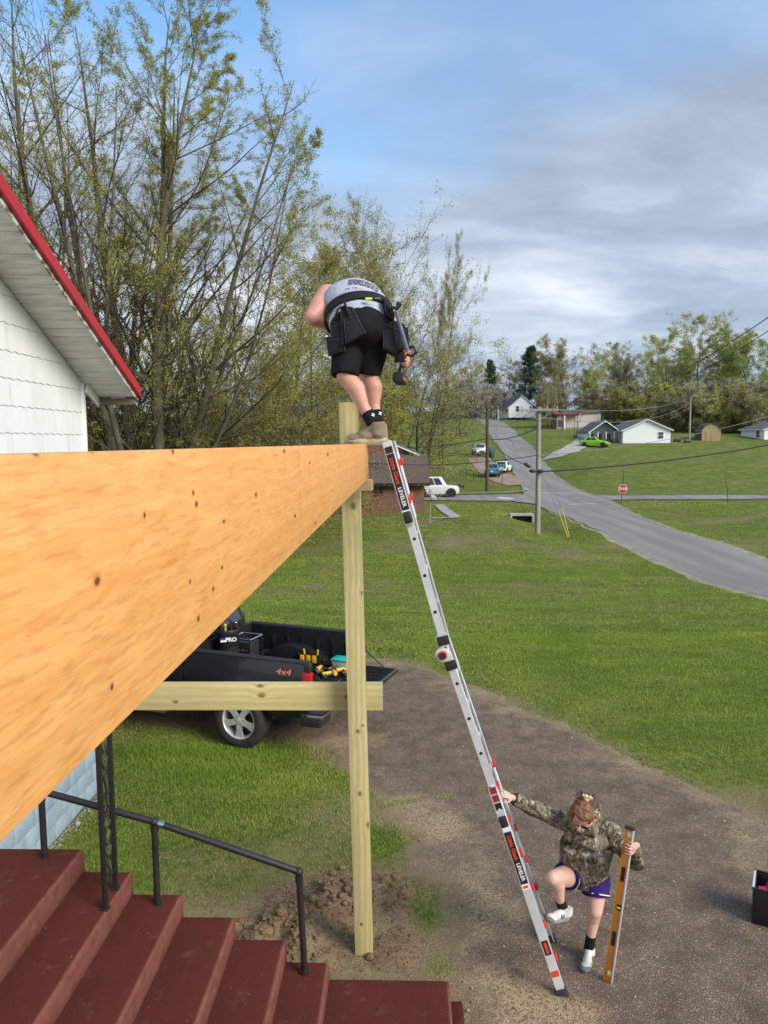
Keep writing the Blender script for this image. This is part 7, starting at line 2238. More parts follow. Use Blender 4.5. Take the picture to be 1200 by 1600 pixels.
# shoes built in a local frame: x heel-to-toe, z up from the sole
def shoe(parent, heel, toe, up, L, m_up, m_sole, collar=0.10, width=0.05, m_lace=None, m_trim=None, letter_=None, flip=1, voxel=0.005):
    heel, toe = Vector(heel), Vector(toe); x = (toe - heel).normalized(); up = Vector(up); up = (up - x * up.dot(x)).normalized(); y = up.cross(x)
    M = Matrix(((x.x, y.x, up.x, heel.x), (x.y, y.y, up.y, heel.y), (x.z, y.z, up.z, heel.z), (0, 0, 0, 1)))
    k = L / 0.30
    def T(v): return M @ (Vector(v) * k)
    X, Yv, U = x, y, up
    w = width
    P = [('ell', T((0.055, 0, 0.055)), (0.055 * k, w * 0.80 * k, 0.050 * k), (X, Yv)), ('ell', T((0.14, 0, 0.05)), (0.09 * k, w * 0.86 * k, 0.048 * k), (X, Yv)), ('ell', T((0.225, 0, 0.038)), (0.068 * k, w * 0.95 * k, 0.034 * k), (X, Yv)),
         ('cap', T((0.085, 0, min(0.12, collar * 0.75))), T((0.20, 0, 0.052)), 0.036 * k, 0.030 * k), ('cone', T((0.058, 0, 0.05)), T((0.066, 0, collar)), 0.050 * k, 0.047 * k, 24, 1.15, X)]
    me_ = blob(P, voxel, 4 if m_trim else 12)
    s_ = link_mesh(me_, 'shoe', m_up, parent)
    for c_, r_ in (((0.248, 0, 0.032), (0.056, w * 1.06, 0.033)), ((0.028, 0, 0.046), (0.040, w * 0.92, 0.046))):
        if m_trim: link_mesh(blob([('ell', T(c_), tuple(q * k for q in r_), (X, Yv))], voxel, 1), 'overlay', m_trim, s_)
    out = []
    for i in range(36):
        t_ = 2 * PI * i / 36; cx = math.cos(t_); sy = math.sin(t_)
        px_ = 0.145 + 0.150 * cx; wv_ = w * (0.80 + 0.22 * (px_ / 0.3)) * (1 - 0.18 * math.exp(-((px_ - 0.11) / 0.05) ** 2))
        out.append((px_, wv_ * (abs(sy) ** 0.75) * (1 if sy > 0 else -1)))
    mb = MB()
    vs, fs = [], []; n = len(out)
    lev = [(0.0, 0.94), (0.006, 1.0), (0.024, 1.03), (0.032, 0.97)]
    for z_, sc_ in lev:
        for a, b in out:
            spring = 0.020 * max(0, (a - 0.20) / 0.1) ** 2 + 0.008 * max(0, (0.05 - a) / 0.05)
            vs.append(T((0.145 + (a - 0.145) * sc_, b * sc_, z_ + spring)))
    for j in range(len(lev) - 1):
        for i in range(n): fs.append((j * n + i, j * n + (i + 1) % n, (j + 1) * n + (i + 1) % n, (j + 1) * n + i))
    fs += [tuple(range(n - 1, -1, -1)), tuple((len(lev) - 1) * n + i for i in range(n))]
    mb.add(vs, fs); mb.build('sole', m_sole, s_, angle=50)
    if m_lace:
        for i in range(5):
            u = i / 4; px_ = 0.115 + 0.085 * u; pz = 0.105 - 0.030 * u
            mb = MB(); mb.tube([T((px_, -w * 0.52, pz - 0.014)), T((px_ + 0.003, 0, pz + 0.010)), T((px_, w * 0.52, pz - 0.014))], 0.0042 * k, 6); mb.build('lace', m_lace, s_)
    return s_, M, k


M_BOOTD = mat('dark_tan_boot', (0.22, 0.165, 0.105), (0.15, 0.11, 0.07), 14, 0.85, 0, 0.5, 60, 0.005)
M_LACE = mat('dark_lace', (0.10, 0.085, 0.065), None, 9)
bz = BZ1 + 0.002
sLh, sLt = mp(604, 686, 5.60), mp(541, 690, 5.66); sLh.z = bz; sLt.z = bz
shoe(man, sLh, sLt, (0, 0, 1), 0.325, M_BOOT, M_BOOTSOLE, 0.150, 0.052, M_LACE, None)
sRh, sRt = mp(607, 690, 5.80), mp(548, 692, 5.84); sRh.z = sRt.z = bz - 0.012
shoe(man, sRh, sRt, (0, 0, 1), 0.325, M_BOOT, M_BOOTSOLE, 0.150, 0.052, M_LACE, None)
for an, kn_ in ((anL, knL), (anR, knR)):
    d = (kn_ - an).normalized()
    link_mesh(blob([('cone', an - d * 0.05, an + d * 0.045, 0.052, 0.050, 24)], 0.005, 3), 'sock', M_SOCK, man)
    M_ = basis(an + d * 0.02 + Vector((0.035, -0.045, 0)), Vector((0.7, 0.3, -0.3)), d)
    mb = MB(); mb.box((-0.012, -0.012, 0), (0.012, -0.004, 0.002), M_); mb.box((-0.010, 0.002, 0), (0.012, 0.010, 0.002), M_); mb.build('sock_mark', M_WHITE, man)
drv = drill('cordless_driver', 'orange and black cordless driver in the right hand of the bending person', (0, 0, 0), 0.0, False, mat('tool_orange', (0.55, 0.12, 0.03), None, 9, 0.45))
g_ = mp(634, 566, 5.985)
drv.location = g_ + Vector((0.0, 0.055, 0.055)); drv.rotation_euler = (R(8), R(8), R(78)); drv.scale = (1.2, 1.2, 1.2)

# ---------------- the girl at the foot of the ladder
gp = lambda x, y, Y: at_y(x, y, Y)
girl = thing('person', 'person in camouflage hoodie and purple shorts with one foot on the ladder', 'person', tuple(at_z(920, 1500, 0)))
pelv, chst, nk = gp(912, 1362, 5.93), gp(917, 1318, 5.84), gp(914, 1286, 5.74)
hdc = gp(909, 1273, 5.60)
sR, sL = gp(884, 1283, 5.84), gp(957, 1303, 5.83)
eR_, hR_ = gp(836, 1264, 5.76), gp(800, 1246, 5.66)
eL_, hL_ = gp(992, 1346, 5.72), gp(990, 1322, 5.53)
hpR, kR, aR = gp(893, 1368, 5.88), gp(864, 1372, 5.62), gp(878, 1414, 5.74)
hpL, kL, aL = gp(932, 1372, 5.92), gp(930, 1424, 5.80), gp(922, 1472, 5.82)
gs = (sL - sR).normalized(); ga = (chst - pelv).normalized()
fdir = Vector((-0.30, -0.72, -0.62)).normalized()                 # where the face points
hup = Vector((0.12, -0.55, 0.82)); hup = (hup - fdir * hup.dot(fdir)).normalized(); hside = fdir.cross(hup)
P = [('ell', pelv, (0.155, 0.11, 0.13), (gs, ga)), ('ell', chst, (0.15, 0.15, 0.10), (gs, ga)), ('cap', sR, sL, 0.055, 0.055), ('cap', chst, nk, 0.06, 0.048), ('cap', nk, hdc, 0.048, 0.045),
     ('ell', hdc - fdir * 0.012, (0.072, 0.092, 0.092), (hside, fdir)), ('ell', hdc + fdir * 0.026 - hup * 0.040, (0.055, 0.056, 0.056), (hside, fdir)), ('ell', hdc + fdir * 0.050 - hup * 0.074, (0.024, 0.024, 0.020), (hside, fdir)),
     ('cap', hdc + fdir * 0.085 - hup * 0.005, hdc + fdir * 0.106 - hup * 0.036, 0.009, 0.014),
     ('cap', hdc + fdir * 0.080 - hup * 0.066 - hside * 0.018, hdc + fdir * 0.080 - hup * 0.066 + hside * 0.018, 0.008, 0.008),
     ('cap', sR, eR_, 0.045, 0.036), ('cap', eR_, hR_, 0.036, 0.024), ('cap', sL, eL_, 0.045, 0.036), ('cap', eL_, hL_, 0.036, 0.024)]
for s_ in (-1, 1): P.append(('ell', hdc + hside * 0.072 * s_ - fdir * 0.005 - hup * 0.02, (0.010, 0.018, 0.028), (hside, fdir)))
for hp, k_, a_ in ((hpR, kR, aR), (hpL, kL, aL)):
    d = a_ - k_; back = Vector((0.0, 0.022, 0.0)) if hp is hpL else Vector((0.02, 0.02, 0.005))
    P += [('cap', hp, hp.lerp(k_, 0.5), 0.092, 0.080), ('cap', hp.lerp(k_, 0.5), k_, 0.080, 0.058), ('cap', k_, k_ + d * 0.33 + back, 0.055, 0.056), ('cap', k_ + d * 0.33 + back, k_ + d * 0.75, 0.056, 0.037), ('cap', k_ + d * 0.75, a_, 0.037, 0.035)]
dR = (hR_ - eR_).normalized()
P += hand_prims(hR_, dR, Vector((0, 0.5, -0.9)), (0.55, 0.7, 0.5), 0.92, 1, 0.0082)
lvB, lvT = at_z(950, 1537, 0.0), gp(986, 1290, 5.50)
lva = (lvT - lvB).normalized()
hgrip = gp(992, 1322, 5.53)
lg = lvB + lva * 1.20
fx0 = Vector((0.86, -0.50, 0.0)); fx0 = (fx0 - lva * fx0.dot(lva)).normalized(); fz0 = fx0.cross(lva); fz0 = -fz0 if fz0.y > 0 else fz0
wr_ = lg + fx0 * 0.050 - fz0 * 0.050 - lva * 0.02
P += hand_prims(wr_, fz0 + lva * 0.25, -fx0, (0.80, 0.95, 0.5), 1.0, 1, 0.0086)
P.append(('cap', hL_, wr_, 0.025, 0.024))
link_mesh(blob(P, 0.0048, 5, 0.5, 0.35), 'body', M_SKIN2, girl)
# hoodie
t = NT('leaf_camouflage'); v = t.coord('Object')
wv_ = t.noise(v, 5, 3, 0.5, col=True)
vv = t.vmath('ADD', v, t.vmath('MULTIPLY', wv_, (0.18, 0.18, 0.18)))
n1, n2, n3, n4 = t.noise(vv, 11, 5, 0.7), t.noise(t.coord('Object', loc=(3, 1, 2)), 13, 5, 0.75), t.noise(t.coord('Object', (1, 1, 0.6), loc=(7, 5, 1)), 26, 5, 0.8), t.voro(vv, 34, 'F1', 'Distance')
c = t.mix(t.ramp(n1, [(0.42, 0.0), (0.50, 1.0)]), (0.075, 0.062, 0.044), (0.21, 0.172, 0.122))
c = t.mix(t.ramp(n2, [(0.54, 0.0), (0.60, 1.0)]), c, (0.042, 0.048, 0.03))
c = t.mix(t.ramp(n3, [(0.56, 0.0), (0.61, 0.95)]), c, (0.58, 0.52, 0.42))
c = t.mix(t.ramp(n3, [(0.38, 1.0), (0.44, 0.0)]), c, (0.022, 0.019, 0.014))
c = t.mix(t.ramp(n4, [(0.10, 0.55), (0.22, 0.0)]), c, (0.27, 0.20, 0.13))
fw = t.noise(v, 13, 5, 0.6)
t.set(col=c, rough=0.95, spec=0.1); t.bump(t.math('ADD', fw, t.math('MULTIPLY', t.noise(v, 260, 2), 0.2)), 0.5, 0.014)
M_CAMO = t.m
hem = pelv - ga * 0.055
P = [('cone', hem, chst, 0.150, 0.165, 32, 1.30, gs), ('ell', chst + ga * 0.03 - fdir * 0.02, (0.20, 0.13, 0.125), (gs, ga)), ('cap', sR - fdir * 0.02, sL - fdir * 0.02, 0.074, 0.074), ('ell', pelv + ga * 0.08, (0.215, 0.12, 0.165), (gs, ga)),
     ('cap', sR, eR_, 0.078, 0.068), ('cone', eR_, hR_ - dR * 0.035, 0.066, 0.044, 20), ('ell', eR_, 0.067),
     ('cap', nk - gs * 0.055 - ga * 0.045 + fdir * 0.005, nk + gs * 0.055 - ga * 0.045 + fdir * 0.005, 0.062, 0.062), ('cap', sL, eL_, 0.080, 0.070), ('ell', eL_, 0.070), ('cone', eL_, hL_ - (hL_ - eL_).normalized() * 0.01, 0.068, 0.046, 20),
     ('cap', nk - fdir * 0.075 - gs * 0.07 - ga * 0.02, nk - fdir * 0.075 + gs * 0.07 - ga * 0.02, 0.050, 0.050), ('ell', nk - fdir * 0.12 + Vector((0.02, 0.03, -0.01)), (0.10, 0.055, 0.085), (gs, (0, 1, 0.3)))]
link_mesh(blob(P, 0.0085, 3, 0.5, 1.0, (0.014, 8, (1, 1, 0.7))), 'hoodie', M_CAMO, girl)
for a_, b_ in ((eR_, hR_), (eL_, hL_)):
    d = (b_ - a_).normalized(); e_ = b_ - d * (0.030 if a_ is eR_ else 0.005)
    link_mesh(blob([('cone', e_ - d * 0.018, e_ + d * 0.012, 0.042, 0.034, 20)], 0.004, 2), 'cuff', mat('dark_cuff', (0.035, 0.025, 0.018), None, 12), girl)
# shorts with a white hem line
M_PURPLE = cloth('purple_mesh_cloth', (0.030, 0.014, 0.115), (0.040, 0.018, 0.155), 260, 0.75)
fR, fL = hpR.lerp(kR, 0.30), hpL.lerp(kL, 0.52)
link_mesh(blob([('ell', pelv - ga * 0.02, (0.175, 0.12, 0.145), (gs, ga)), ('cone', hpR + Vector((0.03, 0.03, 0.02)), fR, 0.115, 0.112, 24), ('cone', hpL + Vector((-0.01, 0, 0.05)), fL, 0.118, 0.112, 24)], 0.0065, 5, 0.5, 1.0, (0.006, 8, (1, 1, 1))), 'shorts', M_PURPLE, girl)
for hp, k_, f_ in ((hpR, kR, fR), (hpL, kL, fL)):
    d = (k_ - hp).normalized()
    ring(f_ - d * 0.014, d, gs, 0.1105, 0.1105, 0.007, 0.004, 40).build('hem_stripe', M_WHITE, girl)
    ring(f_ - d * 0.002, d, gs, 0.1095, 0.1095, 0.006, 0.004, 40).build('hem_edge', M_SOCK, girl)
# socks and shoes
M_NBUP = mat('white_grey_shoe', (0.66, 0.64, 0.60), (0.52, 0.50, 0.47), 14, 0.8, 0, 0.3, 80, 0.003)
M_NBLOGO = mat('grey_suede', (0.16, 0.16, 0.165), None, 12, 0.8)
M_NBSOLE = mat('grey_sole', (0.17, 0.17, 0.17), (0.3, 0.3, 0.3), 12, 0.8)
M_NBMID = mat('white_midsole', (0.68, 0.66, 0.63), None, 12, 0.7)
for a_, k_ in ((aR, kR), (aL, kL)):
    d = (k_ - a_).normalized()
    link_mesh(blob([('cone', a_ - d * 0.07, a_ + d * 0.065, 0.043, 0.0415, 24), ('ell', a_ - d * 0.06, 0.044)], 0.0045, 3), 'sock', M_SOCK, girl)
hL0, tL0 = at_z(925, 1478, 0.0), at_z(913, 1512, 0.0)
d_ = (tL0 - hL0).normalized(); hL0 = Vector((aL.x, aL.y, 0)) - d_ * 0.05; hL0.z = 0.016; tL0 = hL0 + d_ * 0.26
sL_, ML, kk = shoe(girl, hL0, tL0, (0, 0, 1), 0.262, M_NBUP, M_NBSOLE, 0.115, 0.05, M_WHITE, M_NBLOGO, None, 1, 0.0042)
hR0, tR0 = gp(892, 1436, 5.75), gp(850, 1441, 5.64)
d_ = (tR0 - hR0).normalized(); tR0 = hR0 + d_ * 0.262
sR_, MR, kk = shoe(girl, hR0, tR0, Vector((0, 0, 1)), 0.262, M_NBUP, M_NBSOLE, 0.115, 0.05, M_WHITE, M_NBLOGO, None, 1, 0.0042)
for Mx_, sh_, sg_ in ((MR, sR_, 1), (MR, sR_, -1), (ML, sL_, 1), (ML, sL_, -1)):
    x_, y_, z_ = [Vector(Mx_.to_3x3().col[i]) for i in range(3)]
    o_ = Mx_ @ Vector((0.118, sg_ * 0.0405, 0.052))
    letter('N', 0.045, basis(o_, x_ * (-1 if sg_ > 0 else 1), (z_ * 0.9 - y_ * sg_ * 0.45)), M_NBLOGO, sh_, 'lettering', 0.002, ext=0.003)
# hair, clip, glasses
P = [('ell', hdc - fdir * 0.030 + hup * 0.012, (0.085, 0.092, 0.098), (hside, fdir)), ('ell', hdc + hup * 0.070 + fdir * 0.020, (0.070, 0.062, 0.034), (hside, fdir)),
     ('ell', hdc + hside * 0.066 - fdir * 0.012 - hup * 0.012, (0.026, 0.062, 0.066), (hside, fdir)), ('ell', hdc - hside * 0.066 - fdir * 0.012 - hup * 0.012, (0.026, 0.062, 0.066), (hside, fdir)),
     ('ell', hdc - fdir * 0.10 + hup * 0.055, (0.050, 0.045, 0.045), (hside, fdir)), ('ell', hdc - fdir * 0.05 - hup * 0.06, (0.07, 0.05, 0.05), (hside, fdir))]
t = NT('auburn_hair'); v = t.coord('Object', (1, 1, 0.35)); n = t.noise(v, 55, 5, 0.7); n2 = t.noise(v, 8, 3)
t.set(col=t.mix(t.ramp(n, [(0.35, 0.0), (0.68, 1.0)]), (0.095, 0.036, 0.016), (0.27, 0.125, 0.055)), rough=0.42, spec=0.4); t.bump(n, 0.7, 0.008)
hair = link_mesh(blob(P, 0.0055, 4, 0.5, 1.0, (0.006, 22, (1, 1, 0.4))), 'hair', t.m, girl)
rgh = np.random.default_rng(3)
mb = MB()
for i in range(170):
    a_ = rgh.uniform(-1.25, 1.25); z0_ = rgh.uniform(-0.2, 1.0)
    root = hdc + hup * (0.088 + 0.006 * rgh.normal()) * math.cos(a_ * 0.75) + hside * 0.088 * math.sin(a_) + fdir * (0.075 - 0.03 * abs(a_)) * rgh.uniform(0.6, 1.05)
    end = hdc - fdir * 0.115 + hup * (0.055 + 0.02 * rgh.normal()) + hside * 0.035 * rgh.normal()
    mid_ = root.lerp(end, 0.5); out_ = (mid_ - hdc).normalized(); mid_ = hdc + out_ * 0.108
    q1 = root.lerp(mid_, 0.5); q1 = hdc + (q1 - hdc).normalized() * 0.106
    mb.tube([root, q1, mid_, mid_.lerp(end, 0.6) + out_ * 0.008, end], [0.0009, 0.0016, 0.0018, 0.0014, 0.0008], 4)
for i in range(26):
    a_ = rgh.uniform(0, 2 * PI); c0_ = hdc - fdir * 0.10 + hup * 0.06
    mb.tube([c0_ + hside * 0.03 * math.cos(a_) + hup * 0.03 * math.sin(a_), c0_ + hside * 0.06 * math.cos(a_) + hup * (0.05 + 0.03 * rgh.uniform()) - fdir * 0.03, c0_ + hside * 0.075 * math.cos(a_ + 0.5) + hup * 0.06 * rgh.uniform(-1, 1) - fdir * 0.03], 0.0011, 4)
hs_ = mb.build('hair_strands', t.m, hair, fix=False); tag(hs_, kind='stuff')
M_CREAM = mat('cream_plastic', (0.72, 0.62, 0.38), None, 8, 0.35)
cc = hdc - fdir * 0.085 + hup * 0.105
mb = MB()
for i in range(5):
    a_ = -0.8 + 0.4 * i
    tip = cc + hside * (0.055 * math.sin(a_)) + hup * (0.030 + 0.012 * (i % 2)) - fdir * 0.02 * math.cos(a_)
    mb.tube([cc + hside * 0.02 * math.sin(a_), cc.lerp(tip, 0.6) + hup * 0.008, tip], [0.009, 0.010, 0.007], 7)
mb.ball(cc, 0.018); mb.build('hair_clip', M_CREAM, hair)
M_LENS = mat('dark_lens', (0.02, 0.015, 0.014), None, 5, 0.1)
gl_ = None
for s_ in (-1, 1):
    c_ = hdc + fdir * 0.088 + hside * 0.034 * s_ - hup * 0.004
    M_ = basis(c_, hside, hup)
    mb = MB(); mb.prism([(0.029 * math.copysign(abs(math.cos(t_)) ** 0.7, math.cos(t_)), 0.020 * math.copysign(abs(math.sin(t_)) ** 0.7, math.sin(t_))) for t_ in np.linspace(0, 2 * PI, 20, endpoint=False)], -0.002, 0.002, 'z', M_)
    g0 = mb.build('lens', M_LENS, girl)
    mb = MB(); pts = [M_ @ Vector((0.031 * math.copysign(abs(math.cos(t_)) ** 0.7, math.cos(t_)), 0.022 * math.copysign(abs(math.sin(t_)) ** 0.7, math.sin(t_)), 0)) for t_ in np.linspace(0, 2 * PI, 20)]
    mb.tube(pts, 0.0032, 6, False); mb.tube([c_ + hside * 0.03 * s_, hdc + hside * 0.080 * s_ + fdir * 0.0], 0.003, 6); mb.build('glasses_frame', mat('pink_frame_%d' % s_, (0.35, 0.10, 0.09), None, 9, 0.3), girl)
mb = MB(); q = hdc + fdir * 0.0885 - hup * 0.066; mb.tube([q - hside * 0.018, q + fdir * 0.002, q + hside * 0.018], [0.002, 0.0045, 0.002], 6); mb.build('mouth', mat('lip', (0.45, 0.14, 0.12), None, 9, 0.4), girl)

# ---------------- four-foot level held upright by the girl
lev = thing('spirit_level', 'long orange and silver spirit level held upright on the driveway', 'spirit level', tuple(lvB))
fx = Vector((0.86, -0.50, 0.0)); fx = (fx - lva * fx.dot(lva)).normalized(); fz = fx.cross(lva)
if fz.y > 0: fz = -fz
LL = 1.335; top_ = lvB + lva * LL
M_LVO = mat('level_orange', (0.62, 0.255, 0.045), (0.54, 0.21, 0.035), 5, 0.45)


def lvbox(u0, u1, x0, x1, z0, z1, m_, nm, par=None, bev=0.002):
    M_ = Matrix(((fx.x, lva.x, fz.x, lvB.x), (fx.y, lva.y, fz.y, lvB.y), (fx.z, lva.z, fz.z, lvB.z), (0, 0, 0, 1)))
    mb = MB(); mb.box((x0, u0, z0), (x1, u1, z1), M_, bev); return mb.build(nm, m_, par or lev)


web = lvbox(0.004, LL - 0.004, -0.034, 0.020, -0.006, 0.006, M_LVO, 'web')
lvbox(0.0, LL, 0.020, 0.030, -0.018, 0.018, M_ALU, 'flange'); lvbox(0.0, LL, -0.040, -0.034, -0.013, 0.013, M_LVO, 'flange')
lvbox(-0.004, 0.016, -0.042, 0.032, -0.0195, 0.0195, M_BLACKPLASTIC, 'end_cap'); lvbox(LL - 0.010, LL + 0.004, -0.042, 0.032, -0.0195, 0.0195, M_BLACKPLASTIC, 'end_cap')
for u0 in (0.33, 0.88): lvbox(u0, u0 + 0.13, -0.026, 0.012, -0.0075, 0.0075, M_BLACKPLASTIC, 'hand_hole', None, 0.007)
for u0 in (0.07, 0.64, 1.25):
    v_ = lvbox(u0, u0 + 0.05, -0.018, 0.018, -0.009, 0.009, M_ALU if u0 != 0.64 else M_BLACKPLASTIC, 'vial_housing', None, 0.004)
    a_ = lvB + lva * (u0 + 0.012) + fz * 0.010; mb = MB(); mb.tube([a_ - fx * 0.012 + lva * 0.012, a_ + fx * 0.014 + lva * 0.012], 0.0075, 8); mb.build('vial', mat('vial_%d' % int(u0 * 100), (0.62, 0.70, 0.05), None, 9, 0.1), v_)
# ------------------------------------------------------------------ dug soil round the post
def mound_h(X, Y):
    d1 = np.exp(-(((X + 0.50) / 0.55) ** 2 + ((Y - 6.62) / 0.36) ** 2) * 1.4)
    d2 = np.exp(-(((X + 1.12) / 0.50) ** 2 + ((Y - 6.10) / 0.42) ** 2) * 1.4)
    d3 = np.exp(-(((X + 0.15) / 0.50) ** 2 + ((Y - 5.95) / 0.45) ** 2) * 1.6)
    d4 = np.exp(-(((X + 0.02) / 0.14) ** 2 + ((Y - 6.70) / 0.12) ** 2) * 1.2)
    h = 0.16 * d1 + 0.13 * d2 + 0.025 * d3 + 0.05 * d4
    return h * (0.70 + 0.9 * fnoise(X * 4.5, Y * 4.5, 41, 4)) + 0.030 * fnoise(X * 11, Y * 11, 43, 4) * np.clip(h * 12, 0, 1) - 0.012


mx, my = np.arange(-1.95, 0.65, 0.022), np.arange(5.40, 7.35, 0.022)
GX, GY = np.meshgrid(mx, my); X, Y = GX.ravel(), GY.ravel(); Zm = mound_h(X, Y)
nx, ny = len(mx), len(my); ii = (np.arange(ny - 1)[:, None] * nx + np.arange(nx - 1)[None, :]).ravel(); F = np.stack([ii, ii + 1, ii + nx + 1, ii + nx], 1)
F = F[Zm[F].max(1) > -0.002]; used = np.unique(F); rm = -np.ones(len(X), int); rm[used] = np.arange(len(used))
t = NT('crumbly_soil'); wv = t.coord('World'); n1, n2, n3 = t.noise(wv, 3, 5, 0.65), t.noise(wv, 26, 5, 0.7), t.noise(wv, 120, 3, 0.7)
c = t.mix(t.ramp(n1, [(0.35, 0.0), (0.65, 1.0)]), (0.215, 0.145, 0.085), (0.34, 0.235, 0.135)); c = t.mix(t.ramp(n2, [(0.33, 0.85), (0.55, 0.0)]), c, (0.11, 0.076, 0.048)); c = t.mix(t.ramp(n3, [(0.6, 0.0), (0.75, 0.5)]), c, (0.46, 0.34, 0.20))
t.set(col=c, rough=0.97, spec=0.1); t.bump(t.math('ADD', n2, t.math('MULTIPLY', n3, 0.5)), 0.9, 0.03); M_SOIL = t.m
o = link_mesh(np_mesh('dirt_mound', np.stack([X, Y, Zm], 1)[used], rm[F]), 'dirt_mound', M_SOIL); smooth(o.data, 180)
tag(o, 'low heap of freshly dug brown soil around the post foot', 'dirt', kind='structure')

rgc = np.random.default_rng(77)
bm = bmesh.new(); bmesh.ops.create_icosphere(bm, subdivisions=1, radius=1.0); bm.verts.ensure_lookup_table(); bm.verts.index_update()
ICO_V = np.array([v.co[:] for v in bm.verts]); ICO_F = np.array([[v.index for v in f.verts] for f in bm.faces]); bm.free()


def rocks(C, S, squash=0.75, rough=0.22):
    n = len(C); V = ICO_V[None] * (1 + rgc.normal(0, rough, (n, len(ICO_V), 1)))
    sc = S[:, None] * np.stack([rgc.uniform(0.8, 1.25, n), rgc.uniform(0.8, 1.25, n), rgc.uniform(squash * 0.8, squash * 1.2, n)], 1)
    a = rgc.uniform(0, 2 * PI, n); V = V * sc[:, None, :]
    x = V[..., 0] * np.cos(a)[:, None] - V[..., 1] * np.sin(a)[:, None]; y = V[..., 0] * np.sin(a)[:, None] + V[..., 1] * np.cos(a)[:, None]
    V = np.stack([x, y, V[..., 2]], -1) + C[:, None, :]
    F = ICO_F[None] + (np.arange(n) * len(ICO_V))[:, None, None]
    return V.reshape(-1, 3), F.reshape(-1, 3)


n = 7000
X = rgc.uniform(-1.95, 0.6, n); Y = rgc.uniform(5.45, 7.35, n); h = mound_h(X, Y)
k = rgc.uniform(0, 1, n) < np.clip((h + 0.012) * 9, 0.03, 1); X, Y, h = X[k], Y[k], h[k]
S = 0.006 + 0.026 * rgc.power(0.35, len(X)) * np.clip((h + 0.03) * 8, 0.35, 1)
me = np_mesh('soil_crumbs', *rocks(np.stack([X, Y, h + S * 0.35], 1), S)); o = link_mesh(me, 'soil_crumbs', M_SOIL)
tag(o, 'loose crumbs of dug soil scattered over the heap by the post', 'soil', kind='stuff')
big = [(604, 1372, 0.055, 'pale fist-sized clod right of the post on the grass'), (618, 1368, 0.052, 'roundest pale clod at the right edge of the dirt heap'), (578, 1489, 0.035, 'single clod lying right at the foot of the post'),
       (520, 1362, 0.040, 'clod on the upper left rim of the dirt heap'), (512, 1390, 0.048, 'clod left of the post on the middle of the heap'), (490, 1415, 0.042, 'clod low on the left side of the heap'),
       (535, 1352, 0.036, 'clod at the very top of the dirt heap'), (440, 1440, 0.050, 'grey clod farthest left beside the step'), (470, 1452, 0.045, 'clod just behind the lowest handrail post')]
for i, (x_, y_, s_, lab) in enumerate(big):
    p = at_z(x_, y_, 0.05); z_ = float(mound_h(np.array([p.x]), np.array([p.y]))[0])
    bm = bmesh.new(); bmesh.ops.create_icosphere(bm, subdivisions=3, radius=1.0)
    for v in bm.verts:
        q = v.co * 1.7 + Vector((i * 7.1, 0, 0)); v.co *= (1 + 0.30 * mnoise.noise(q) + 0.13 * mnoise.noise(q * 3.1)) * s_
        v.co.z *= 0.8
    me = bpy.data.meshes.new('dirt_clod'); bm.to_mesh(me); bm.free(); smooth(me, 60)
    o = link_mesh(me, 'dirt_clod', M_SOIL); o.location = (p.x, p.y, max(0, z_) + s_ * 0.45); tag(o, lab, 'dirt clod')

# ------------------------------------------------------------------ loose grit on the driveway
n = 9000
X = rgc.uniform(-1.5, 4.6, n); Y = rgc.uniform(4.6, 13.5, n) ** 1.0
e = edge_d(X, Y); k = (e < 0.25) & (rgc.uniform(0, 1, n) < np.clip(0.35 + 0.8 * fnoise(X * 0.9, Y * 0.9, 51) + 0.5 * np.exp(-np.abs(e) / 0.25), 0.05, 1)) & (X > 0.45 - 0.5 * (Y > 7))
X, Y = X[k], Y[k]; S = 0.003 + 0.013 * rgc.power(0.22, len(X))
t = NT('loose_grit'); g_ = t.noise(t.coord('World'), 17, 2, 0.5)
t.set(col=t.ramp(g_, [(0.30, (0.09, 0.07, 0.055)), (0.48, (0.24, 0.185, 0.135)), (0.62, (0.42, 0.35, 0.27)), (0.72, (0.62, 0.57, 0.5))]), rough=0.95)
o = link_mesh(np_mesh('driveway_grit', *rocks(np.stack([X, Y, 0.012 + S * 0.25], 1), S, 0.6)), 'driveway_grit', t.m); tag(o, 'loose grit and small stones strewn on the driveway', 'gravel', kind='stuff')

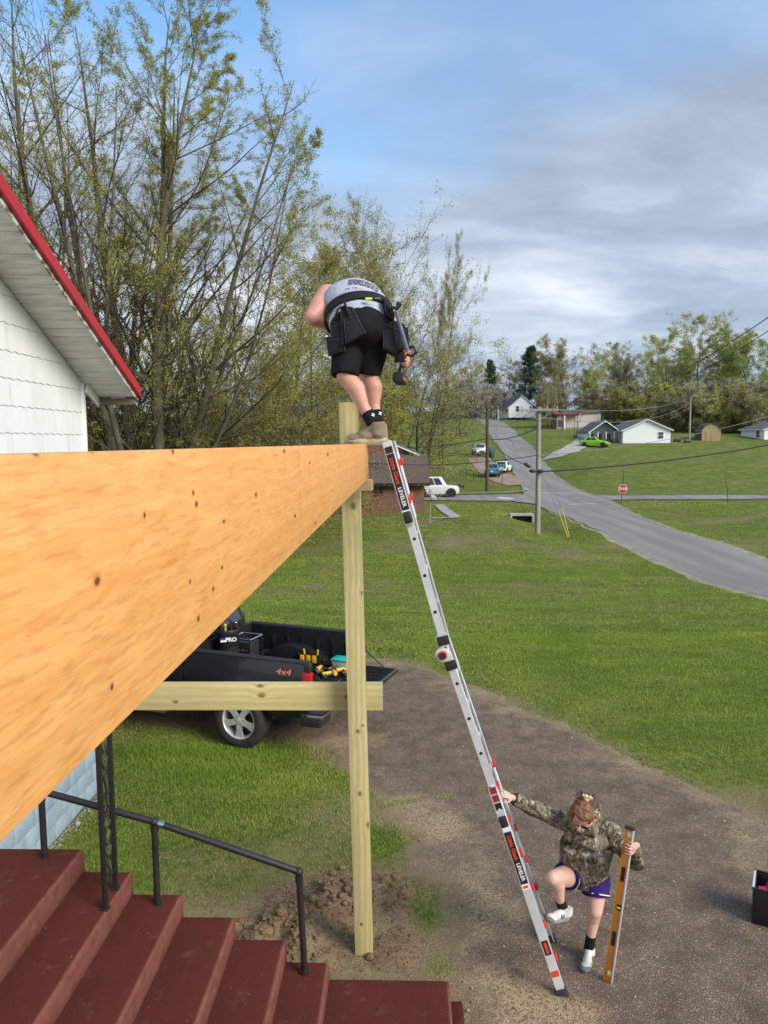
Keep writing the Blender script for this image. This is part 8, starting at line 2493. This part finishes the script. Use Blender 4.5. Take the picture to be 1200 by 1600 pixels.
# ------------------------------------------------------------------ grass blades
def blades(n, x0, x1, y0, y1, hgt, wid, seed, maxd=0.72, xy=None):
    rg = np.random.default_rng(seed)
    X = rg.uniform(x0, x1, n); Y = rg.uniform(y0, y1, n)
    if y1 - y0 > 4: Y = y0 + (y1 - y0) * rg.uniform(0, 1, n) ** 1.35
    e = edge_d(X, Y); d = dryness(X, Y, e)
    k = (e > -0.10 + 0.16 * fnoise(X * 2.2, Y * 2.2, 11, 5) * 1.3) & (rg.uniform(0, 1, n) < np.clip(1.12 - d / maxd, 0.06, 1))
    k &= ~((X < -3.84) & (Y < 8.9)) & ~((X < 0.34) & (Y < 5.40)) & ~((np.abs(X - 13.2) < 2.4) & (Y > 15)) & ~((np.hypot((X + 0.37) / 0.1, (Y - 5.98) / 0.1) < 1))
    m_ = mound_h(X, Y) * ((X > -1.95) & (X < 0.65) & (Y > 5.4) & (Y < 7.35)); k &= (m_ < 0.03) | (rg.uniform(0, 1, n) < 0.06)
    X, Y, d, m_ = X[k], Y[k], d[k], m_[k]; n = len(X)
    Z = hz(X, Y) + np.where(Y < 18, 0.012 * fnoise(X * 3, Y * 3, 5), 0) + np.maximum(m_, 0)
    tuft = 0.75 + 0.55 * fnoise(X * 2.1, Y * 2.1, 61)
    sc = 1.0 if np.isscalar(wid) else 1.0
    grow = 1 + np.clip((Y - y0) / max(1, y1 - y0), 0, 1) * 0.8
    H = hgt * np.clip(tuft, 0.4, 1.6) * rg.uniform(0.5, 1.3, n) * grow * (1 - 0.4 * d); W = wid * rg.uniform(0.7, 1.3, n) * grow
    a = rg.uniform(0, 2 * PI, n); lean = rg.uniform(0.15, 0.95, n)
    ux, uy = np.cos(a), np.sin(a); b = a + rg.normal(PI / 2, 0.5, n); lx, ly = np.cos(b) * lean, np.sin(b) * lean
    B0 = np.stack([X - ux * W, Y - uy * W, Z - 0.004], 1); B1 = np.stack([X + ux * W, Y + uy * W, Z - 0.004], 1)
    T = np.stack([X + lx * H, Y + ly * H, Z + H], 1)
    V = np.stack([B0, B1, T], 1).reshape(-1, 3); hue = np.repeat(np.clip(d * 1.0 + rg.normal(0, 0.16, n), 0, 1), 3)
    return V, np.arange(n * 3).reshape(-1, 3), hue


t = NT('grass_blade'); at2 = t.new('Attribute', attribute_name='dry').outputs['Fac']; n1 = t.math('ADD', t.math('MULTIPLY', t.noise(t.coord('World'), 0.45, 4, 0.6), 0.5), t.math('MULTIPLY', t.noise(t.coord('World', (0.25, 1.3, 1)), 0.9, 4, 0.65), 0.5))
c = t.mix(t.ramp(n1, [(0.36, 0.0), (0.62, 1.0)]), (0.19, 0.30, 0.036), (0.36, 0.43, 0.085)); c = t.mix(t.ramp(at2, [(0.28, 0.0), (0.75, 1.0)]), c, (0.50, 0.42, 0.20))
t.set(col=c, rough=0.75, spec=0.15)
tr = t.new('BsdfTranslucent'); t.l.new(c, tr.inputs[0]); mx_ = t.new('MixShader'); mx_.inputs[0].default_value = 0.35
t.l.new(t.b.outputs[0], mx_.inputs[1]); t.l.new(tr.outputs[0], mx_.inputs[2]); t.l.new(mx_.outputs[0], t.out.inputs[0]); M_BLADE = t.m
parts = [blades(120000, -3.85, 0.75, 5.40, 10.8, 0.028, 0.0030, 1), blades(45000, -6, 0.5, 9.2, 16, 0.040, 0.0045, 2), blades(240000, 0.2, 9.5, 7.6, 17, 0.027, 0.0042, 3), blades(210000, -9, 14, 15.5, 34, 0.036, 0.0085, 4), blades(130000, -16, 26, 33, 64, 0.05, 0.02, 5)]
rg5 = np.random.default_rng(15)
seam = [at_z(600, 1262), at_z(650, 1252), at_z(705, 1246), at_z(765, 1236), at_z(800, 1240)]
n_ = 1500; u_ = rg5.uniform(0, len(seam) - 1.001, n_); i_ = u_.astype(int); f_ = (u_ - i_)[:, None]; S_ = np.array([q[:] for q in seam])
C_ = S_[i_] * (1 - f_) + S_[i_ + 1] * f_; ok = vnoise(C_[:, 0] * 4, C_[:, 1] * 4, 71) > -0.05; C_ = C_[ok]; n_ = len(C_)
C_[:, :2] += rg5.normal(0, 0.03, (n_, 2)); a_ = rg5.uniform(0, 2 * PI, n_); H_ = rg5.uniform(0.012, 0.04, n_)
Bv = np.stack([np.cos(a_), np.sin(a_), 0 * a_], 1) * 0.004; Tv = np.stack([np.cos(a_ * 3) * H_ * 0.7, np.sin(a_ * 3) * H_ * 0.7, H_ + 0.012], 1); C_[:, 2] = 0.008
parts.append((np.stack([C_ - Bv, C_ + Bv, C_ + Tv], 1).reshape(-1, 3), None, np.repeat(rg5.uniform(0.25, 0.8, n_), 3)))
V = np.concatenate([p_[0] for p_ in parts]); hue = np.concatenate([p_[2] for p_ in parts])
me = np_mesh('grass', V, np.arange(len(V)).reshape(-1, 3)); a = me.attributes.new('dry', 'FLOAT', 'POINT'); a.data.foreach_set('value', hue.astype(np.float32))
o = link_mesh(me, 'grass', M_BLADE); tag(o, 'short patchy spring grass growing over the lawn', 'grass', kind='stuff')

# ------------------------------------------------------------------ open black tool crate at the right edge
c0 = at_z(1174, 1446, 0.0)
cr = thing('tool_crate', 'open black tool crate with red handles at the right picture edge', 'crate', (c0.x, c0.y, 0.012), R(-28))
M_CRATE = mat('crate_black', (0.010, 0.010, 0.011), (0.017, 0.017, 0.018), 9, 0.45, 0, 0.15, 60, 0.003)
for lo, hi, nm in (((0, 0, 0.02), (0.46, 0.02, 0.33), 'side_panel'), ((0, 0.30, 0.02), (0.46, 0.32, 0.33), 'side_panel'), ((0, 0.021, 0.02), (0.02, 0.299, 0.33), 'end_panel'), ((0.44, 0.021, 0.02), (0.46, 0.299, 0.33), 'end_panel'), ((0.0, 0.0, 0.0), (0.46, 0.32, 0.019), 'base')):
    mb = MB(); mb.box(lo, hi, None, 0.004); mb.build(nm, M_CRATE, cr, local=True)
for lo, hi in (((-0.008, -0.008, 0.331), (0.468, 0.012, 0.345)), ((-0.008, 0.308, 0.331), (0.468, 0.328, 0.345)), ((-0.008, 0.013, 0.331), (0.012, 0.307, 0.345))):
    mb = MB(); mb.box(lo, hi, None, 0.004); mb.build('rim', M_ALU if lo[1] > 0.01 and hi[0] < 0.1 else M_CRATE, cr, local=True)
for y_ in (0.10, 0.20):
    mb = MB(); mb.tube([(0.10, y_, 0.24), (0.16, y_ + 0.01, 0.40), (0.22, y_, 0.44)], 0.02, 8); mb.build('tool_handle', M_RED, cr, local=True)
mb = MB(); mb.tube([(0.04, 0.08, 0.30), (0.40, 0.24, 0.33)], 0.022, 8); mb.build('red_tool', mat('crimson_grip', (0.45, 0.01, 0.05), None, 9, 0.4), cr, local=True)
mb = MB(); mb.box((0.17, -0.003, 0.12), (0.30, -0.0005, 0.26)); mb.build('label', M_WHITE, cr, local=True)
# stones at the wall foot
for i, (y_, s_, lab) in enumerate([(7.05, 0.030, 'pale stone lying closest to the red step along the blue block wall'), (7.5, 0.022, 'small pale stone second from the red step along the blue wall'), (7.95, 0.034, 'largest pale stone at the foot of the blue block wall'), (8.6, 0.024, 'pale stone farthest along the blue block wall near its corner')]):
    bm = bmesh.new(); bmesh.ops.create_icosphere(bm, subdivisions=2, radius=1.0)
    for v in bm.verts: v.co *= (1 + 0.3 * mnoise.noise(v.co * 1.6 + Vector((i * 3.7, 1, 0)))) * s_
    me = bpy.data.meshes.new('pale_stone'); bm.to_mesh(me); bm.free(); smooth(me, 70)
    o = link_mesh(me, 'pale_stone', M_CONCRETE); o.location = (WX + 0.07 + 0.05 * abs(math.sin(i * 5.1)), y_, s_ * 0.3)
    tag(o, lab, 'stone')
# gravelly rubble band between grass and wall
n = 900
X = WX + 0.02 + np.abs(rgc.normal(0, 0.06, n)); Y = rgc.uniform(5.5, 8.85, n); S = 0.004 + 0.012 * rgc.power(0.3, n)
o = link_mesh(np_mesh('wall_rubble', *rocks(np.stack([X, Y, S * 0.3], 1), S, 0.6)), 'wall_rubble', M_CONCRETE); tag(o, 'pale grit collected along the foot of the blue block wall', 'gravel', kind='stuff')
